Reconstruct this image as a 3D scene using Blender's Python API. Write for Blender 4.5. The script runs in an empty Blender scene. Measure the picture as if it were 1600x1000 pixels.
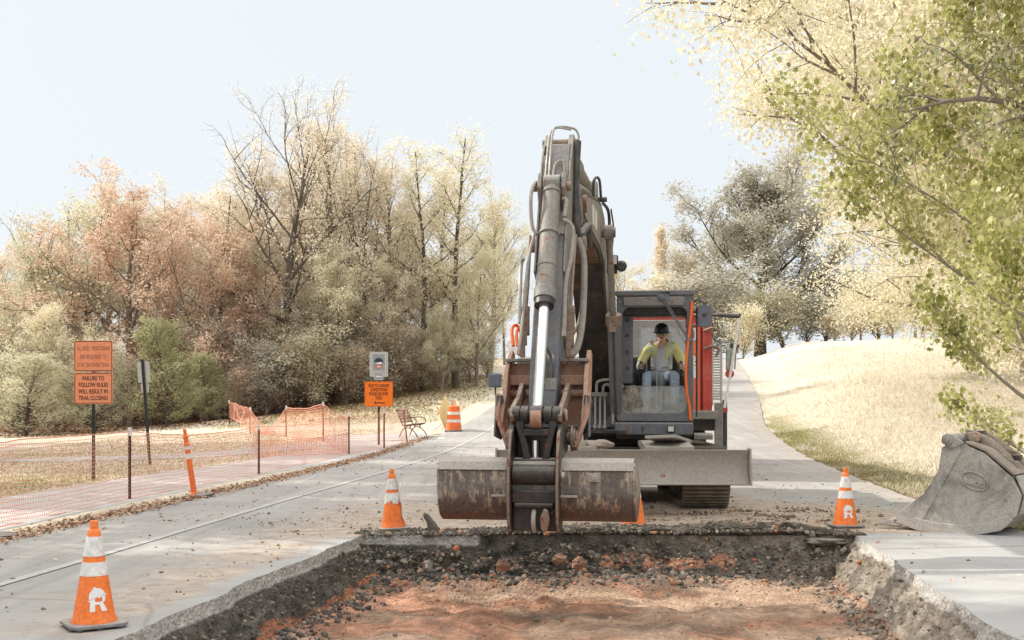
import bpy, bmesh, math, random
import numpy as np
from math import sin, cos, pi, radians as RD, sqrt
from mathutils import Vector, Matrix, noise as NZ

random.seed(7)
C = bpy.context.scene.collection
SC = bpy.context.scene

# ------------------------------------------------------------------ helpers
def tag(o, label=None, cat=None, group=None, kind=None):
    if label: o['label'] = label
    if cat: o['category'] = cat
    if group: o['group'] = group
    if kind: o['kind'] = kind
    return o

def empty(name, loc=(0, 0, 0), rz=0.0, label=None, cat=None, group=None, parent=None):
    o = bpy.data.objects.new(name, None); C.objects.link(o)
    o.empty_display_size = .2
    o.location = loc; o.rotation_euler = (0, 0, rz)
    if parent: o.parent = parent
    return tag(o, label, cat, group)

def link(name, me, mat, parent=None, sharp=35, bev=0.0, seg=2):
    o = bpy.data.objects.new(name, me); C.objects.link(o)
    if mat: 
        me.materials.clear()
        for m in (mat if isinstance(mat, (list, tuple)) else [mat]): me.materials.append(m)
    if sharp is not None and len(me.polygons):
        me.polygons.foreach_set('use_smooth', [True]*len(me.polygons))
        me.set_sharp_from_angle(angle=RD(sharp))
    if parent: o.parent = parent
    if bev:
        b = o.modifiers.new('bevel', 'BEVEL'); b.width = bev; b.segments = seg
        b.limit_method = 'ANGLE'; b.angle_limit = RD(40); b.harden_normals = False
    return o

class MB:
    """collects polygons into one mesh"""
    def __init__(s): s.v = []; s.f = []; s.mi = []; s.cur = 0
    def add(s, vs, fs):
        n = len(s.v); s.v += [tuple(p) for p in vs]
        for f in fs: s.f.append(tuple(n+i for i in f)); s.mi.append(s.cur)
        return s
    def box(s, c, d, R=None):
        x, y, z = d[0]/2, d[1]/2, d[2]/2
        vs = [Vector((a, b, e)) for a in (-x, x) for b in (-y, y) for e in (-z, z)]
        if R is not None: vs = [R @ p for p in vs]
        c = Vector(c)
        return s.add([p+c for p in vs], [(0,1,3,2),(4,6,7,5),(0,4,5,1),(2,3,7,6),(0,2,6,4),(1,5,7,3)])
    def bb(s, a, b):
        return s.box([(a[i]+b[i])/2 for i in range(3)], [abs(b[i]-a[i]) for i in range(3)])
    def prism(s, poly, fn, t0, t1):
        """poly: 2-D points, fn(p, t)->3-D"""
        n = len(poly)
        vs = [fn(p, t0) for p in poly]+[fn(p, t1) for p in poly]
        fs = [tuple(range(n-1, -1, -1)), tuple(range(n, 2*n))]
        fs += [(i, (i+1) % n, n+(i+1) % n, n+i) for i in range(n)]
        return s.add(vs, fs)
    def tube(s, pts, r, n=8, caps=True):
        pts = [Vector(p) for p in pts]
        rs = r if isinstance(r, (list, tuple)) else [r]*len(pts)
        up = None; vs = []
        for i, p in enumerate(pts):
            t = (pts[min(i+1, len(pts)-1)]-pts[max(i-1, 0)])
            if t.length < 1e-9: t = Vector((0, 0, 1))
            t.normalize()
            if up is None:
                up = Vector((0, 0, 1)) if abs(t.z) < .9 else Vector((1, 0, 0))
            a = t.cross(up)
            if a.length < 1e-6: a = t.cross(Vector((1, 0, 0)))
            a.normalize(); b = a.cross(t).normalized(); up = b
            for k in range(n):
                an = 2*pi*k/n
                vs.append(p+(a*cos(an)+b*sin(an))*rs[i])
        fs = []
        for i in range(len(pts)-1):
            for k in range(n):
                fs.append((i*n+k, i*n+(k+1) % n, (i+1)*n+(k+1) % n, (i+1)*n+k))
        if caps:
            fs.append(tuple(range(n))); fs.append(tuple(range(len(vs)-1, len(vs)-1-n, -1)))
        return s.add(vs, fs)
    def cyl(s, a, b, r, r2=None, n=20):
        return s.tube([a, b], [r, r if r2 is None else r2], n)
    def lathe(s, prof, M=None, n=24, cap=True):
        vs = []
        for r, z in prof:
            for k in range(n):
                an = 2*pi*k/n; p = Vector((r*cos(an), r*sin(an), z))
                vs.append(M @ p if M is not None else p)
        fs = [(i*n+k, i*n+(k+1) % n, (i+1)*n+(k+1) % n, (i+1)*n+k) for i in range(len(prof)-1) for k in range(n)]
        if cap:
            fs.append(tuple(range(n-1, -1, -1))); m = (len(prof)-1)*n
            fs.append(tuple(range(m, m+n)))
        return s.add(vs, fs)
    def islands(s, gap=.012):
        n = len(s.v); pa = list(range(n))
        def fd(x):
            while pa[x] != x: pa[x] = pa[pa[x]]; x = pa[x]
            return x
        for f in s.f:
            r = fd(f[0])
            for q in f[1:]: pa[fd(q)] = r
        gr = {}
        for i, f in enumerate(s.f): gr.setdefault(fd(f[0]), []).append(i)
        cl = []
        for k, fs in gr.items():
            P_ = np.array([s.v[q] for i in fs for q in s.f[i]]); cl.append([P_.min(0)-gap, P_.max(0)+gap, list(fs)])
        ch = True
        while ch:
            ch = False
            for i in range(len(cl)):
                for j in range(i+1, len(cl)):
                    if (cl[i][0] <= cl[j][1]).all() and (cl[j][0] <= cl[i][1]).all():
                        cl[i] = [np.minimum(cl[i][0], cl[j][0]), np.maximum(cl[i][1], cl[j][1]), cl[i][2]+cl[j][2]]; cl.pop(j); ch = True; break
                if ch: break
        return [c_[2] for c_ in cl]
    def each(s, name, mat, parent=None, bev=0.0, sharp=35, seg=2, fix=True):
        """build every separate piece as an object of its own"""
        out = []
        for fs in s.islands():
            m = MB(); mp = {}
            for i in fs:
                f = []
                for q in s.f[i]:
                    if q not in mp: mp[q] = len(m.v); m.v.append(s.v[q])
                    f.append(mp[q])
                m.f.append(tuple(f))
            out.append(m.build(name, mat, parent, bev, sharp, seg, fix))
        return out
    def build(s, name, mat, parent=None, bev=0.0, sharp=35, seg=2, fix=True):
        me = bpy.data.meshes.new(name)
        me.from_pydata([tuple(p) for p in s.v], [], s.f)
        if any(s.mi): me.polygons.foreach_set('material_index', s.mi)
        if fix:
            bm = bmesh.new(); bm.from_mesh(me)
            bmesh.ops.recalc_face_normals(bm, faces=bm.faces); bm.to_mesh(me); bm.free()
        me.update()
        return link(name, me, mat, parent, sharp, bev, seg)

def spline(pts, n=8):
    """Catmull-Rom through points"""
    P = [Vector(p) for p in pts]; P = [P[0]*2-P[1]]+P+[P[-1]*2-P[-2]]; out = []
    for i in range(1, len(P)-2):
        for k in range(n):
            t = k/n; a, b, c, d = P[i-1], P[i], P[i+1], P[i+2]
            out.append(.5*((2*b)+(c-a)*t+(2*a-5*b+4*c-d)*t*t+(3*b-a-3*c+d)*t**3))
    out.append(P[-2]); return out

def fastmesh(name, verts, k, attr=None, attrname='tint'):
    """verts: (nfaces*k,3) array, every face its own k verts; attr: per-face floats or colours"""
    verts = np.asarray(verts, dtype=np.float32); nf = len(verts)//k
    me = bpy.data.meshes.new(name)
    me.vertices.add(nf*k); me.vertices.foreach_set('co', verts.ravel())
    me.loops.add(nf*k); me.loops.foreach_set('vertex_index', np.arange(nf*k, dtype=np.int32))
    me.polygons.add(nf)
    me.polygons.foreach_set('loop_start', np.arange(0, nf*k, k, dtype=np.int32))
    if attr is not None:
        a = me.attributes.new(attrname, 'FLOAT', 'FACE'); a.data.foreach_set('value', np.asarray(attr, dtype=np.float32))
    me.update(calc_edges=True); me.validate()
    return me

def gridmesh(name, V, nx, ny, skip=None):
    """V: list of ny*nx verts row-major"""
    fs = []
    for j in range(ny-1):
        for i in range(nx-1):
            if skip and skip(i, j): continue
            fs.append((j*nx+i, j*nx+i+1, (j+1)*nx+i+1, (j+1)*nx+i))
    me = bpy.data.meshes.new(name); me.from_pydata(V, [], fs); me.update()
    return me

def vfloat(me, name, vals):
    a = me.attributes.new(name, 'FLOAT', 'POINT'); a.data.foreach_set('value', np.asarray(vals, dtype=np.float32))
def vcol(me, name, vals):
    a = me.attributes.new(name, 'FLOAT_COLOR', 'POINT')
    v = np.ones((len(vals), 4), dtype=np.float32); v[:, :3] = vals; a.data.foreach_set('color', v.ravel())

def lerp(tab, x):
    if x <= tab[0][0]: return tab[0][1]
    for (a, b), (c, d) in zip(tab, tab[1:]):
        if x <= c: return b+(d-b)*(x-a)/(c-a)
    return tab[-1][1]
def sm(x, a=0.0, b=1.0):
    t = min(1, max(0, (x-a)/(b-a))); return t*t*(3-2*t)
def n3(x, y, z=0.0): return NZ.noise(Vector((x, y, z)))
def fbm(x, y, z=0.0, o=4):
    s, a = 0, 1
    for i in range(o): s += a*NZ.noise(Vector((x, y, z))); x *= 2.1; y *= 2.1; z *= 2.1; a *= .5
    return s

# ------------------------------------------------------------------ materials
class NT:
    def __init__(s, name):
        s.m = bpy.data.materials.new(name); s.m.use_nodes = True
        s.t = s.m.node_tree; s.t.nodes.clear()
        s.out = s.n('ShaderNodeOutputMaterial')
    def n(s, ty, **kw):
        x = s.t.nodes.new(ty)
        for k, v in kw.items(): setattr(x, k, v)
        return x
    def l(s, a, b): s.t.links.new(a, b)
    def coord(s, which='Object', scale=1.0, sv=None):
        tc = s.n('ShaderNodeTexCoord'); mp = s.n('ShaderNodeMapping')
        mp.inputs['Scale'].default_value = sv or (scale,)*3
        s.l(tc.outputs[which], mp.inputs['Vector']); return mp.outputs[0]
    def noise(s, vec, scale, detail=5, rough=.6, dist=0.0):
        x = s.n('ShaderNodeTexNoise'); x.inputs['Scale'].default_value = scale
        x.inputs['Detail'].default_value = detail; x.inputs['Roughness'].default_value = rough
        x.inputs['Distortion'].default_value = dist
        if vec is not None: s.l(vec, x.inputs['Vector'])
        return x.outputs['Fac']
    def ramp(s, fac, stops, const=False):
        r = s.n('ShaderNodeValToRGB'); e = r.color_ramp.elements
        if const: r.color_ramp.interpolation = 'CONSTANT'
        while len(e) < len(stops): e.new(.5)
        for i, (p, c) in enumerate(stops):
            e[i].position = p; e[i].color = (tuple(c) if not isinstance(c, (int, float)) else (c,)*3)+(1,)
        s.l(fac, r.inputs[0]); return r.outputs[0]
    def mix(s, fac, a, b, mode='MIX'):
        x = s.n('ShaderNodeMix', data_type='RGBA', blend_type=mode)
        for sock, v in ((x.inputs['Factor'], fac), (x.inputs['A'], a), (x.inputs['B'], b)):
            if isinstance(v, (int, float)): sock.default_value = v if sock.type == 'VALUE' else (v, v, v, 1)
            elif isinstance(v, tuple): sock.default_value = v+(1,)
            else: s.l(v, sock)
        return x.outputs['Result']
    def math(s, op, a, b=0.0, clamp=False):
        x = s.n('ShaderNodeMath', operation=op, use_clamp=clamp)
        for i, v in enumerate((a, b)):
            if isinstance(v, (int, float)): x.inputs[i].default_value = v
            else: s.l(v, x.inputs[i])
        return x.outputs[0]
    def attr(s, name, out='Fac'):
        x = s.n('ShaderNodeAttribute'); x.attribute_name = name; return x.outputs[out]
    def bump(s, h, strength=.3, dist=.02):
        b = s.n('ShaderNodeBump'); b.inputs['Strength'].default_value = strength
        b.inputs['Distance'].default_value = dist; s.l(h, b.inputs['Height']); return b.outputs[0]
    def bsdf(s, col, rough=.7, metal=0.0, nrm=None, spec=.4, coat=0.0, emit=None):
        p = s.n('ShaderNodeBsdfPrincipled')
        for k, v in (('Base Color', col), ('Roughness', rough), ('Metallic', metal), ('Specular IOR Level', spec), ('Coat Weight', coat)):
            i = p.inputs[k]
            if isinstance(v, tuple): i.default_value = v+(1,)
            elif isinstance(v, (int, float)): i.default_value = v
            else: s.l(v, i)
        if nrm is not None: s.l(nrm, p.inputs['Normal'])
        s.l(p.outputs[0], s.out.inputs[0]); return p

def paint(name, base, dirt=(.34, .29, .23), amt=.5, scale=3.0, rough=.55, metal=0.0, dust=.5, rust=0.0, bump=.25, fine=30, spec=.4,
          rustcol=(.22, .07, .025)):
    """worn, dusty paint: blotchy dirt, dust lying on upward faces, optional rust"""
    t = NT(name); c = t.coord('Object')
    n1 = t.noise(c, scale, 8, .65, .3); n2 = t.noise(c, fine, 4, .6)
    cc = t.coord('Object', sv=(1, 1, .18)); st = t.noise(cc, scale*3.5, 5, .6)
    f = t.ramp(t.math('ADD', t.math('MULTIPLY', n1, .65), t.math('MULTIPLY', st, .35)), [(.5-.28*amt, 0), (.72-.1*amt, 1)])
    col = t.mix(t.math('MULTIPLY', f, amt), base, dirt)
    g = t.n('ShaderNodeNewGeometry'); sx = t.n('ShaderNodeSeparateXYZ'); t.l(g.outputs['Normal'], sx.inputs[0])
    up = t.math('MULTIPLY', t.ramp(sx.outputs['Z'], [(.25, 0), (.9, 1)]), t.ramp(n1, [(.25, .45), (.6, 1)]))
    col = t.mix(t.math('MULTIPLY', up, dust), col, (.42, .37, .31))
    if rust:
        n4 = t.noise(c, scale*1.7+1.1, 9, .72, .5)
        col = t.mix(t.ramp(n4, [(.62-.25*rust, 0), (.68-.22*rust, 1)]), col, rustcol)
    col = t.mix(.55, col, t.mix(1.0, col, t.ramp(n2, [(.3, .62), (.7, 1.3)]), 'MULTIPLY'))
    r = t.ramp(n1, [(.2, max(.05, rough-.15)), (.8, min(1, rough+.25))])
    t.bsdf(col, r, metal, t.bump(t.math('ADD', n1, t.math('MULTIPLY', n2, .4)), bump, .01), spec)
    return t.m

def plain(name, col, rough=.6, metal=0.0, var=.25, scale=12, bump=.15, spec=.4, coat=0.0):
    t = NT(name); c = t.coord('Object'); n = t.noise(c, scale, 5, .6)
    k = t.mix(1.0, col, t.ramp(n, [(.25, 1-var), (.75, 1+var)]), 'MULTIPLY')
    t.bsdf(k, rough, metal, t.bump(n, bump, .01), spec, coat)
    return t.m

def leafmat(name, cols, trans=.45, nscale=.35, rough=.55):
    """cols: list of colours picked by per-leaf tint and by soft clumps"""
    t = NT(name); a = t.attr('tint')
    g = t.n('ShaderNodeNewGeometry'); n = t.noise(g.outputs['Position'], nscale, 3, .6)
    f = t.math('ADD', t.math('MULTIPLY', a, .55), t.math('MULTIPLY', t.ramp(n, [(.3, 0), (.7, 1)]), .45))
    st = [(i/(len(cols)-1)*.9+.05, c) for i, c in enumerate(cols)]
    col = t.ramp(f, st)
    p = t.bsdf(col, rough, 0, None, .3)
    tr = t.n('ShaderNodeBsdfTranslucent'); t.l(col, tr.inputs[0])
    mx = t.n('ShaderNodeMixShader'); mx.inputs[0].default_value = trans
    t.l(p.outputs[0], mx.inputs[1]); t.l(tr.outputs[0], mx.inputs[2]); t.l(mx.outputs[0], t.out.inputs[0])
    return t.m

# ------------------------------------------------------------------ camera
F = 1800.0; HZ = 625.0; EYE = 1.55
cam_d = bpy.data.cameras.new('camera'); cam = bpy.data.objects.new('camera', cam_d); C.objects.link(cam)
cam.location = (0, 0, EYE); cam.rotation_euler = (RD(90), 0, 0)
cam_d.sensor_width = 36; cam_d.lens = 36*F/1600; cam_d.shift_y = (HZ-500)/1600
cam_d.clip_end = 2000; cam_d.clip_start = .05
SC.camera = cam

# ------------------------------------------------------------------ terrain functions
PROF = [(-60, 0), (25, 0), (31, .05), (36, .2), (42, .5), (50, 1.25), (60, 2.35), (70, 3.4), (80, 4.35), (90, 4.8), (105, 4.7), (140, 3), (220, 0), (600, -4)]
XLT = [(-30, -9.8), (12.4, -5.5), (17.5, -4.9), (35, -3.1), (42, -2.0), (52, -.5), (60, 1.0), (70, 3.4), (80, 6.0), (100, 11), (160, 27)]
XRT = [(-30, 4.6), (13, 5.9), (17, 6.05), (22.3, 6.7), (28.8, 7.5), (43, 9.4), (52, 11.2), (65, 13.3), (80, 15.6), (100, 20.5), (160, 36)]
def smooth_tab(tab):
    xs = [x*.5 for x in range(int(tab[0][0]*2), 340)]
    ys = np.array([lerp(tab, x) for x in xs]); k = np.ones(9)/9
    yp = np.convolve(np.pad(ys, 4, 'edge'), k, 'valid')
    return np.array(xs), yp
_P, _L, _R = smooth_tab(PROF), smooth_tab(XLT), smooth_tab(XRT)
def prof(Y): return float(np.interp(Y, *_P)) if Y < 165 else lerp(PROF, Y)
def XL(Y): return float(np.interp(Y, *_L))
def XR(Y): return float(np.interp(Y, *_R))
def hgt(X, Y):
    p = prof(Y); l, r = XL(Y), XR(Y)
    if X < l:
        p = p*(1-.92*sm(l-X, 0, 20)) + .12*fbm(X*.12, Y*.12)*sm(l-X, 4, 12)
        p += 1.2*sm(l-X, 26, 60)*sm(Y, 40, 80) + (2.6-.35*p)*sm(Y, 58, 74)*sm(l-X, 1, 9)
    elif X > r:
        d = X-r
        p += (1.15*sm(d, 0, 5)+.45*sm(d, 3, 16))*sm(Y, 18, 62) + .10*fbm(X*.2, Y*.2)*sm(d, .5, 4) + .25*sm(d, 0, 5)*(1-sm(Y, 18, 55))
    return p
def G(px, Y, dz=0.0):
    X = (px-800)/F*Y
    return Vector((X, Y, hgt(X, Y)+dz))
def IM(px, py, Y):
    return Vector(((px-800)/F*Y, Y, EYE+(HZ-py)/F*Y))

# pit outline
PY0, PY1 = 2.5, 13.0
def PXL(Y): return -1.73-(13-Y)*.143 + .09*n3(Y*1.1, 3.3) + .04*n3(Y*4, 8.1)
def PXR(Y): return 3.87-(12.9-Y)*.118 + .07*n3(Y*1.1, 13.3) + .03*n3(Y*5, 18.1)
def PYB(a): 
    x = a*5.6
    return PY1 + .13*n3(x*1.1, 5.5) + .06*n3(x*5, 1.5) - .10*sm(a, .0, .06)*0

# ------------------------------------------------------------------ ground materials
def ground_mat():
    t = NT('dry_grass_ground'); c = t.coord('Object')
    n1 = t.noise(c, .22, 6, .6, .4); n2 = t.noise(c, 3.5, 6, .7); n3_ = t.noise(c, 22, 4, .7)
    dry = t.ramp(n2, [(.25, (.44, .37, .27)), (.5, (.62, .54, .42)), (.75, (.76, .69, .57))])
    grn = t.ramp(n2, [(.25, (.14, .14, .05)), (.6, (.30, .28, .11)), (.8, (.42, .36, .18))])
    lit = t.ramp(n2, [(.25, (.10, .055, .03)), (.5, (.24, .14, .085)), (.8, (.40, .26, .16))])
    cmb = t.mix(t.ramp(t.math('ADD', t.attr('green'), t.math('MULTIPLY', t.math('SUBTRACT', n1, .5), .7)), [(.35, 0), (.65, 1)]), dry, grn)
    cmb = t.mix(t.ramp(t.math('ADD', t.attr('litter'), t.math('MULTIPLY', t.math('SUBTRACT', n2, .5), .8)), [(.3, 0), (.7, 1)]), cmb, lit)
    cmb = t.mix(.7, cmb, t.mix(1.0, cmb, t.ramp(n3_, [(.3, .6), (.7, 1.35)]), 'MULTIPLY'))
    t.bsdf(cmb, .95, 0, t.bump(t.math('ADD', n2, t.math('MULTIPLY', n3_, .5)), .8, .08), .1)
    return t.m

def road_mat():
    t = NT('worn_asphalt'); c = t.coord('Object')
    n1 = t.noise(c, .5, 6, .6, .5); n2 = t.noise(c, 6, 6, .7); n3_ = t.noise(c, 90, 3, .8)
    cs = t.coord('Object', sv=(.25, 3.2, 1)); n4 = t.noise(cs, 1.3, 5, .6, .6)
    cl = t.coord('Object', sv=(2.2, .16, 1)); n5 = t.noise(cl, 1.0, 5, .6, .2)
    asp = t.ramp(n1, [(.3, (.285, .27, .25)), (.7, (.395, .375, .35))])
    tr = t.coord('Object', sv=(3.0, .10, 1)); nt_ = t.noise(tr, 2.0, 6, .7, .1); asp = t.mix(t.math('MULTIPLY', t.ramp(nt_, [(.35, 1), (.5, 0)]), .30), asp, (.20, .185, .165))
    stn = t.noise(c, 1.6, 7, .7, 1.2); asp = t.mix(t.math('MULTIPLY', t.ramp(stn, [(.56, 0), (.66, 1)]), .35), asp, (.24, .215, .185))
    asp = t.mix(t.math('MULTIPLY', t.ramp(n5, [(.5, 0), (.7, 1)]), .35), asp, (.50, .47, .43))
    dustc = t.ramp(n2, [(.3, (.27, .19, .13)), (.5, (.42, .33, .25)), (.75, (.56, .47, .38))])
    d = t.math('ADD', t.attr('dust'), t.math('ADD', t.math('MULTIPLY', t.math('SUBTRACT', n4, .5), .9), t.math('MULTIPLY', t.math('SUBTRACT', n2, .5), .5)))
    col = t.mix(t.ramp(d, [(.32, 0), (.62, .9)]), asp, dustc)
    con = t.ramp(n1, [(.3, (.31, .30, .285)), (.7, (.43, .42, .40))])
    col = t.mix(t.ramp(t.math('ADD', t.attr('conc'), t.math('MULTIPLY', t.math('SUBTRACT', n2, .5), .25)), [(.42, 0), (.58, 1)]), col, con)
    v = t.n('ShaderNodeTexVoronoi', feature='DISTANCE_TO_EDGE'); v.inputs['Scale'].default_value = .32
    nw = t.n('ShaderNodeTexNoise'); nw.inputs['Scale'].default_value = 1.3; t.l(c, nw.inputs['Vector'])
    wv = t.mix(.12, c, nw.outputs['Color']); t.l(wv, v.inputs['Vector'])
    crack = t.ramp(v.outputs['Distance'], [(.0, .6), (.006, 1)])
    col = t.mix(t.math('MULTIPLY', t.attr('crk'), 1), col, t.mix(1.0, col, crack, 'MULTIPLY'))
    col = t.mix(1.0, col, t.ramp(n3_, [(.25, .8), (.5, 1.0), (.75, 1.16)]), 'MULTIPLY')
    spk = t.noise(c, 26, 2, .5); col = t.mix(t.ramp(spk, [(.69, 0), (.72, .7)]), col, (.17, .13, .10))
    t.bsdf(col, .85, 0, t.bump(t.math('ADD', n2, n3_), .35, .012), .25)
    return t.m

def path_mat():
    t = NT('concrete_trail'); c = t.coord('Object')
    n1 = t.noise(c, .6, 6, .6); n2 = t.noise(c, 30, 4, .7)
    col = t.ramp(n1, [(.3, (.40, .385, .36)), (.7, (.54, .52, .49))])
    col = t.mix(1.0, col, t.ramp(n2, [(.25, .82), (.75, 1.15)]), 'MULTIPLY')
    t.bsdf(col, .9, 0, t.bump(n2, .3, .01), .2); return t.m

MG, MR, MP = ground_mat(), road_mat(), path_mat()

# ------------------------------------------------------------------ terrain
def axis(pts):
    out = []
    for a, b, st in pts:
        n = max(1, round((b-a)/st)); out += [a+(b-a)*i/n for i in range(n)]
    out.append(pts[-1][1]); return out
xs = axis([(-500, -80, 42), (-80, -30, 2.5), (-30, -14, .8), (-14, 14, .5), (14, 40, 1), (40, 90, 2.5), (90, 500, 41)])
ys = axis([(-60, 8, 4), (8, 60, .6), (60, 110, 1.2), (110, 200, 5), (200, 900, 70)])
V, lit, grn = [], [], []
for y in ys:
    l, r = XL(y), XR(y)
    for x in xs:
        z = hgt(x, y)
        if -5.2 < x < 5.6 and 0 < y < 15.5 and l+.8 < x < r-.6: z = -1.6
        elif l+.6 < x < r-.6: z -= .05
        V.append((x, y, z))
        dl = l-x; q = 0; gq = 0
        if dl > 0:
            q = max(sm(y, 47+.3*max(0, 12-dl), 56)*sm(dl, 3, 9), .75*math.exp(-((dl-.25)/.35)**2)*(y < 40))
            gq = .55*math.exp(-((dl-5)/3.5)**2)*sm(y, 34, 22)+.35*sm(y, 36, 46)*(1-sm(y, 52, 58))
        elif x > r:
            d = x-r; gq = .75*math.exp(-(d/2.0)**2)*(1-sm(y, 40, 55)); q = .25*math.exp(-(d/1.0)**2)*(y < 26)
        lit.append(q); grn.append(gq)
me = gridmesh('ground', V, len(xs), len(ys)); vfloat(me, 'litter', lit); vfloat(me, 'green', grn)
g = link('ground', me, MG, None, None); me.polygons.foreach_set('use_smooth', [True]*len(me.polygons)); tag(g, 'dry grass ground with leaf litter beside the road', 'ground', kind='structure')

# road sheet with the pit left open
NA, NP, NB = 16, 40, 10
ry = axis([(-30, 0, 3), (0, 2.5, .5), (2.5, 13.0, .15), (13.0, 17, .2), (17, 40, .6), (40, 110, 1.2), (110, 160, 5)])
jb = min(range(len(ry)), key=lambda i: abs(ry[i]-13.0)); jf = min(range(len(ry)), key=lambda i: abs(ry[i]-2.5))
V, du, co, ck = [], [], [], []
nx = NA+NP+NB+1
for j, y0 in enumerate(ry):
    for i in range(nx):
        y = y0
        yc = min(max(y0, PY0), 16)
        wl, wr = PXL(min(yc, 13.0)), PXR(min(yc, 13.0))
        wl += (y0-13.0)*.11 if y0 > 13 else (y0-2.5)*.14 if y0 < 2.5 else 0
        wr += (y0-13.0)*.11 if y0 > 13 else (y0-2.5)*.12 if y0 < 2.5 else 0
        wr = min(wr, XR(y0)-.8)
        if y0 > 20: 
            k = sm(y0, 20, 40); wl = wl*(1-k)+(XL(y0)*.65+XR(y0)*.35)*k; wr = wr*(1-k)+(XL(y0)*.25+XR(y0)*.75)*k
        if y0 < 0: wl = max(wl, XL(y0)+2)
        if i <= NA: x = XL(y0)+(wl-XL(y0))*i/NA
        elif i <= NA+NP:
            a = (i-NA)/NP; x = wl+(wr-wl)*a
            if y0 >= 13: y = y0+(PYB(a)-13)*max(0, 1-(y0-13)/1.5)*(sm(a, 0, .03)*sm(1-a, 0, .03) if True else 1)
        else: x = wr+(XR(y0)-wr)*(i-NA-NP)/NB
        if i == nx-1: x += .1*n3(y0*1.2, 44.)
        if i == 0: x += .08*n3(y0*1.2, 77.)
        z = prof(y)+.022
        if i > NA+NP: z += (x-wr)*.01
        if NA < i < NA+NP and x > -.3: z -= .06*max(0, 1-abs(y0-13)/.18)
        V.append((x, y, z))
        dd = 0
        dd = max(dd, 1.0*math.exp(-((y-14.8)/2.9)**2)*sm(x, -3.4, -.8)*(1-.6*sm(x, 4.2, 5.5)))
        dd = max(dd, .55*math.exp(-((x+2.6-(y-10)*.1)/1.2)**2)*sm(y, 5, 9)*(1-sm(y, 15, 24)))
        dd = max(dd, .42*math.exp(-((x-XR(y)+.2)/.5)**2))
        dd = max(dd, .5*math.exp(-((x-PXR(min(max(y, 2), 13)))/.35)**2)*(y < 13.2)*(x > 0), .8*math.exp(-((x-2.9)/1.3)**2-((y-17)/3.5)**2))
        du.append(dd)
        co.append(.95*sm(x-PXR(min(max(y, 2), 13)), -.05, .02)*(1-sm(y, 12.9, 13.5)) + .6*sm(.55+PXL(min(max(y, 2), 13))*0-(PXL(min(max(y, 2), 13))-x), 0, .45)*(1-sm(y, 12.6, 13.2))*(x < 0))
        ck.append(.6 if x < 1 else .3)
def skp(i, j): return jf <= j < jb and NA <= i < NA+NP
me = gridmesh('road', V, nx, len(ry), skp); vfloat(me, 'dust', du); vfloat(me, 'conc', co); vfloat(me, 'crk', ck)
rd = link('road', me, MR, None, None); me.polygons.foreach_set('use_smooth', [True]*len(me.polygons)); tag(rd, 'grey dusty asphalt road climbing a low hill', 'road', kind='structure')

# white edge line on the road
def strip(name, pts, w, mat, dz, step=1.0, kind='structure', jit=.0, label=None, cat=None):
    P = []
    for (a, b) in zip(pts, pts[1:]):
        a, b = Vector(a), Vector(b); n = max(1, int((b-a).length/step))
        P += [a.lerp(b, i/n) for i in range(n)]
    P.append(Vector(pts[-1])); V = []; q0 = len(pts)*3.7
    for i, p in enumerate(P):
        t = (P[min(i+1, len(P)-1)]-P[max(0, i-1)]).normalized(); nrm = Vector((-t.y, t.x))
        cols = (-.5, -.17, .17, .5) if w < .5 else (-.53, -.5, -.17, .17, .5, .53)
        for s in cols:
            q = p+nrm*w*(s+.02*n3(q0+i*.9, s*3)*(w > .5)); V.append((q.x, q.y, hgt(q.x, q.y)+(dz if abs(s) < .52 else -.06)))
    me = gridmesh(name, V, len(cols), len(P)); o = link(name, me, mat, None, None)
    return tag(o, label, cat, kind=kind)
def line_mat():
    t = NT('worn_white_line'); c = t.coord('Object'); n = t.noise(c, 14, 6, .75)
    col = t.mix(t.ramp(n, [(.38, 0), (.66, 1)]), (.38, .36, .335), (.50, .485, .46)); t.bsdf(col, .8, 0, None, .2); return t.m
ML = line_mat()
strip('road_line', [(-4.7, 5), (-4.05, 11.2), (-3.5, 17.1), (-2.1, 30), (-.6, 43), (1.0, 52), (2.6, 60)], .11, ML, .030, .7, label='worn white edge line painted along the left of the road', cat='road marking')
strip('trail', [(-11, -8), (-9.2, 4), (-7.35, 12), (-6.9, 18), (-6.3, 24), (-5.2, 30), (-3.9, 36.5)], 2.3, MP, .018, .8, label='pale concrete trail running beside the road behind the orange net', cat='path')
strip('trail', [(-60, 22), (-40, 24), (-22, 26.3), (-12, 28.6), (-8.5, 30.8), (-6.2, 34.5), (-4.3, 38.5)], 1.7, MP, .024, .8, label='thin pale trail crossing the dry grass on the left', cat='path')
strip('pavement', [(-6.0, 37.2), (-2.6, 38.6)], 2.6, MP, .032, .5, label='small concrete pad under the park bench', cat='pavement')

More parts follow.
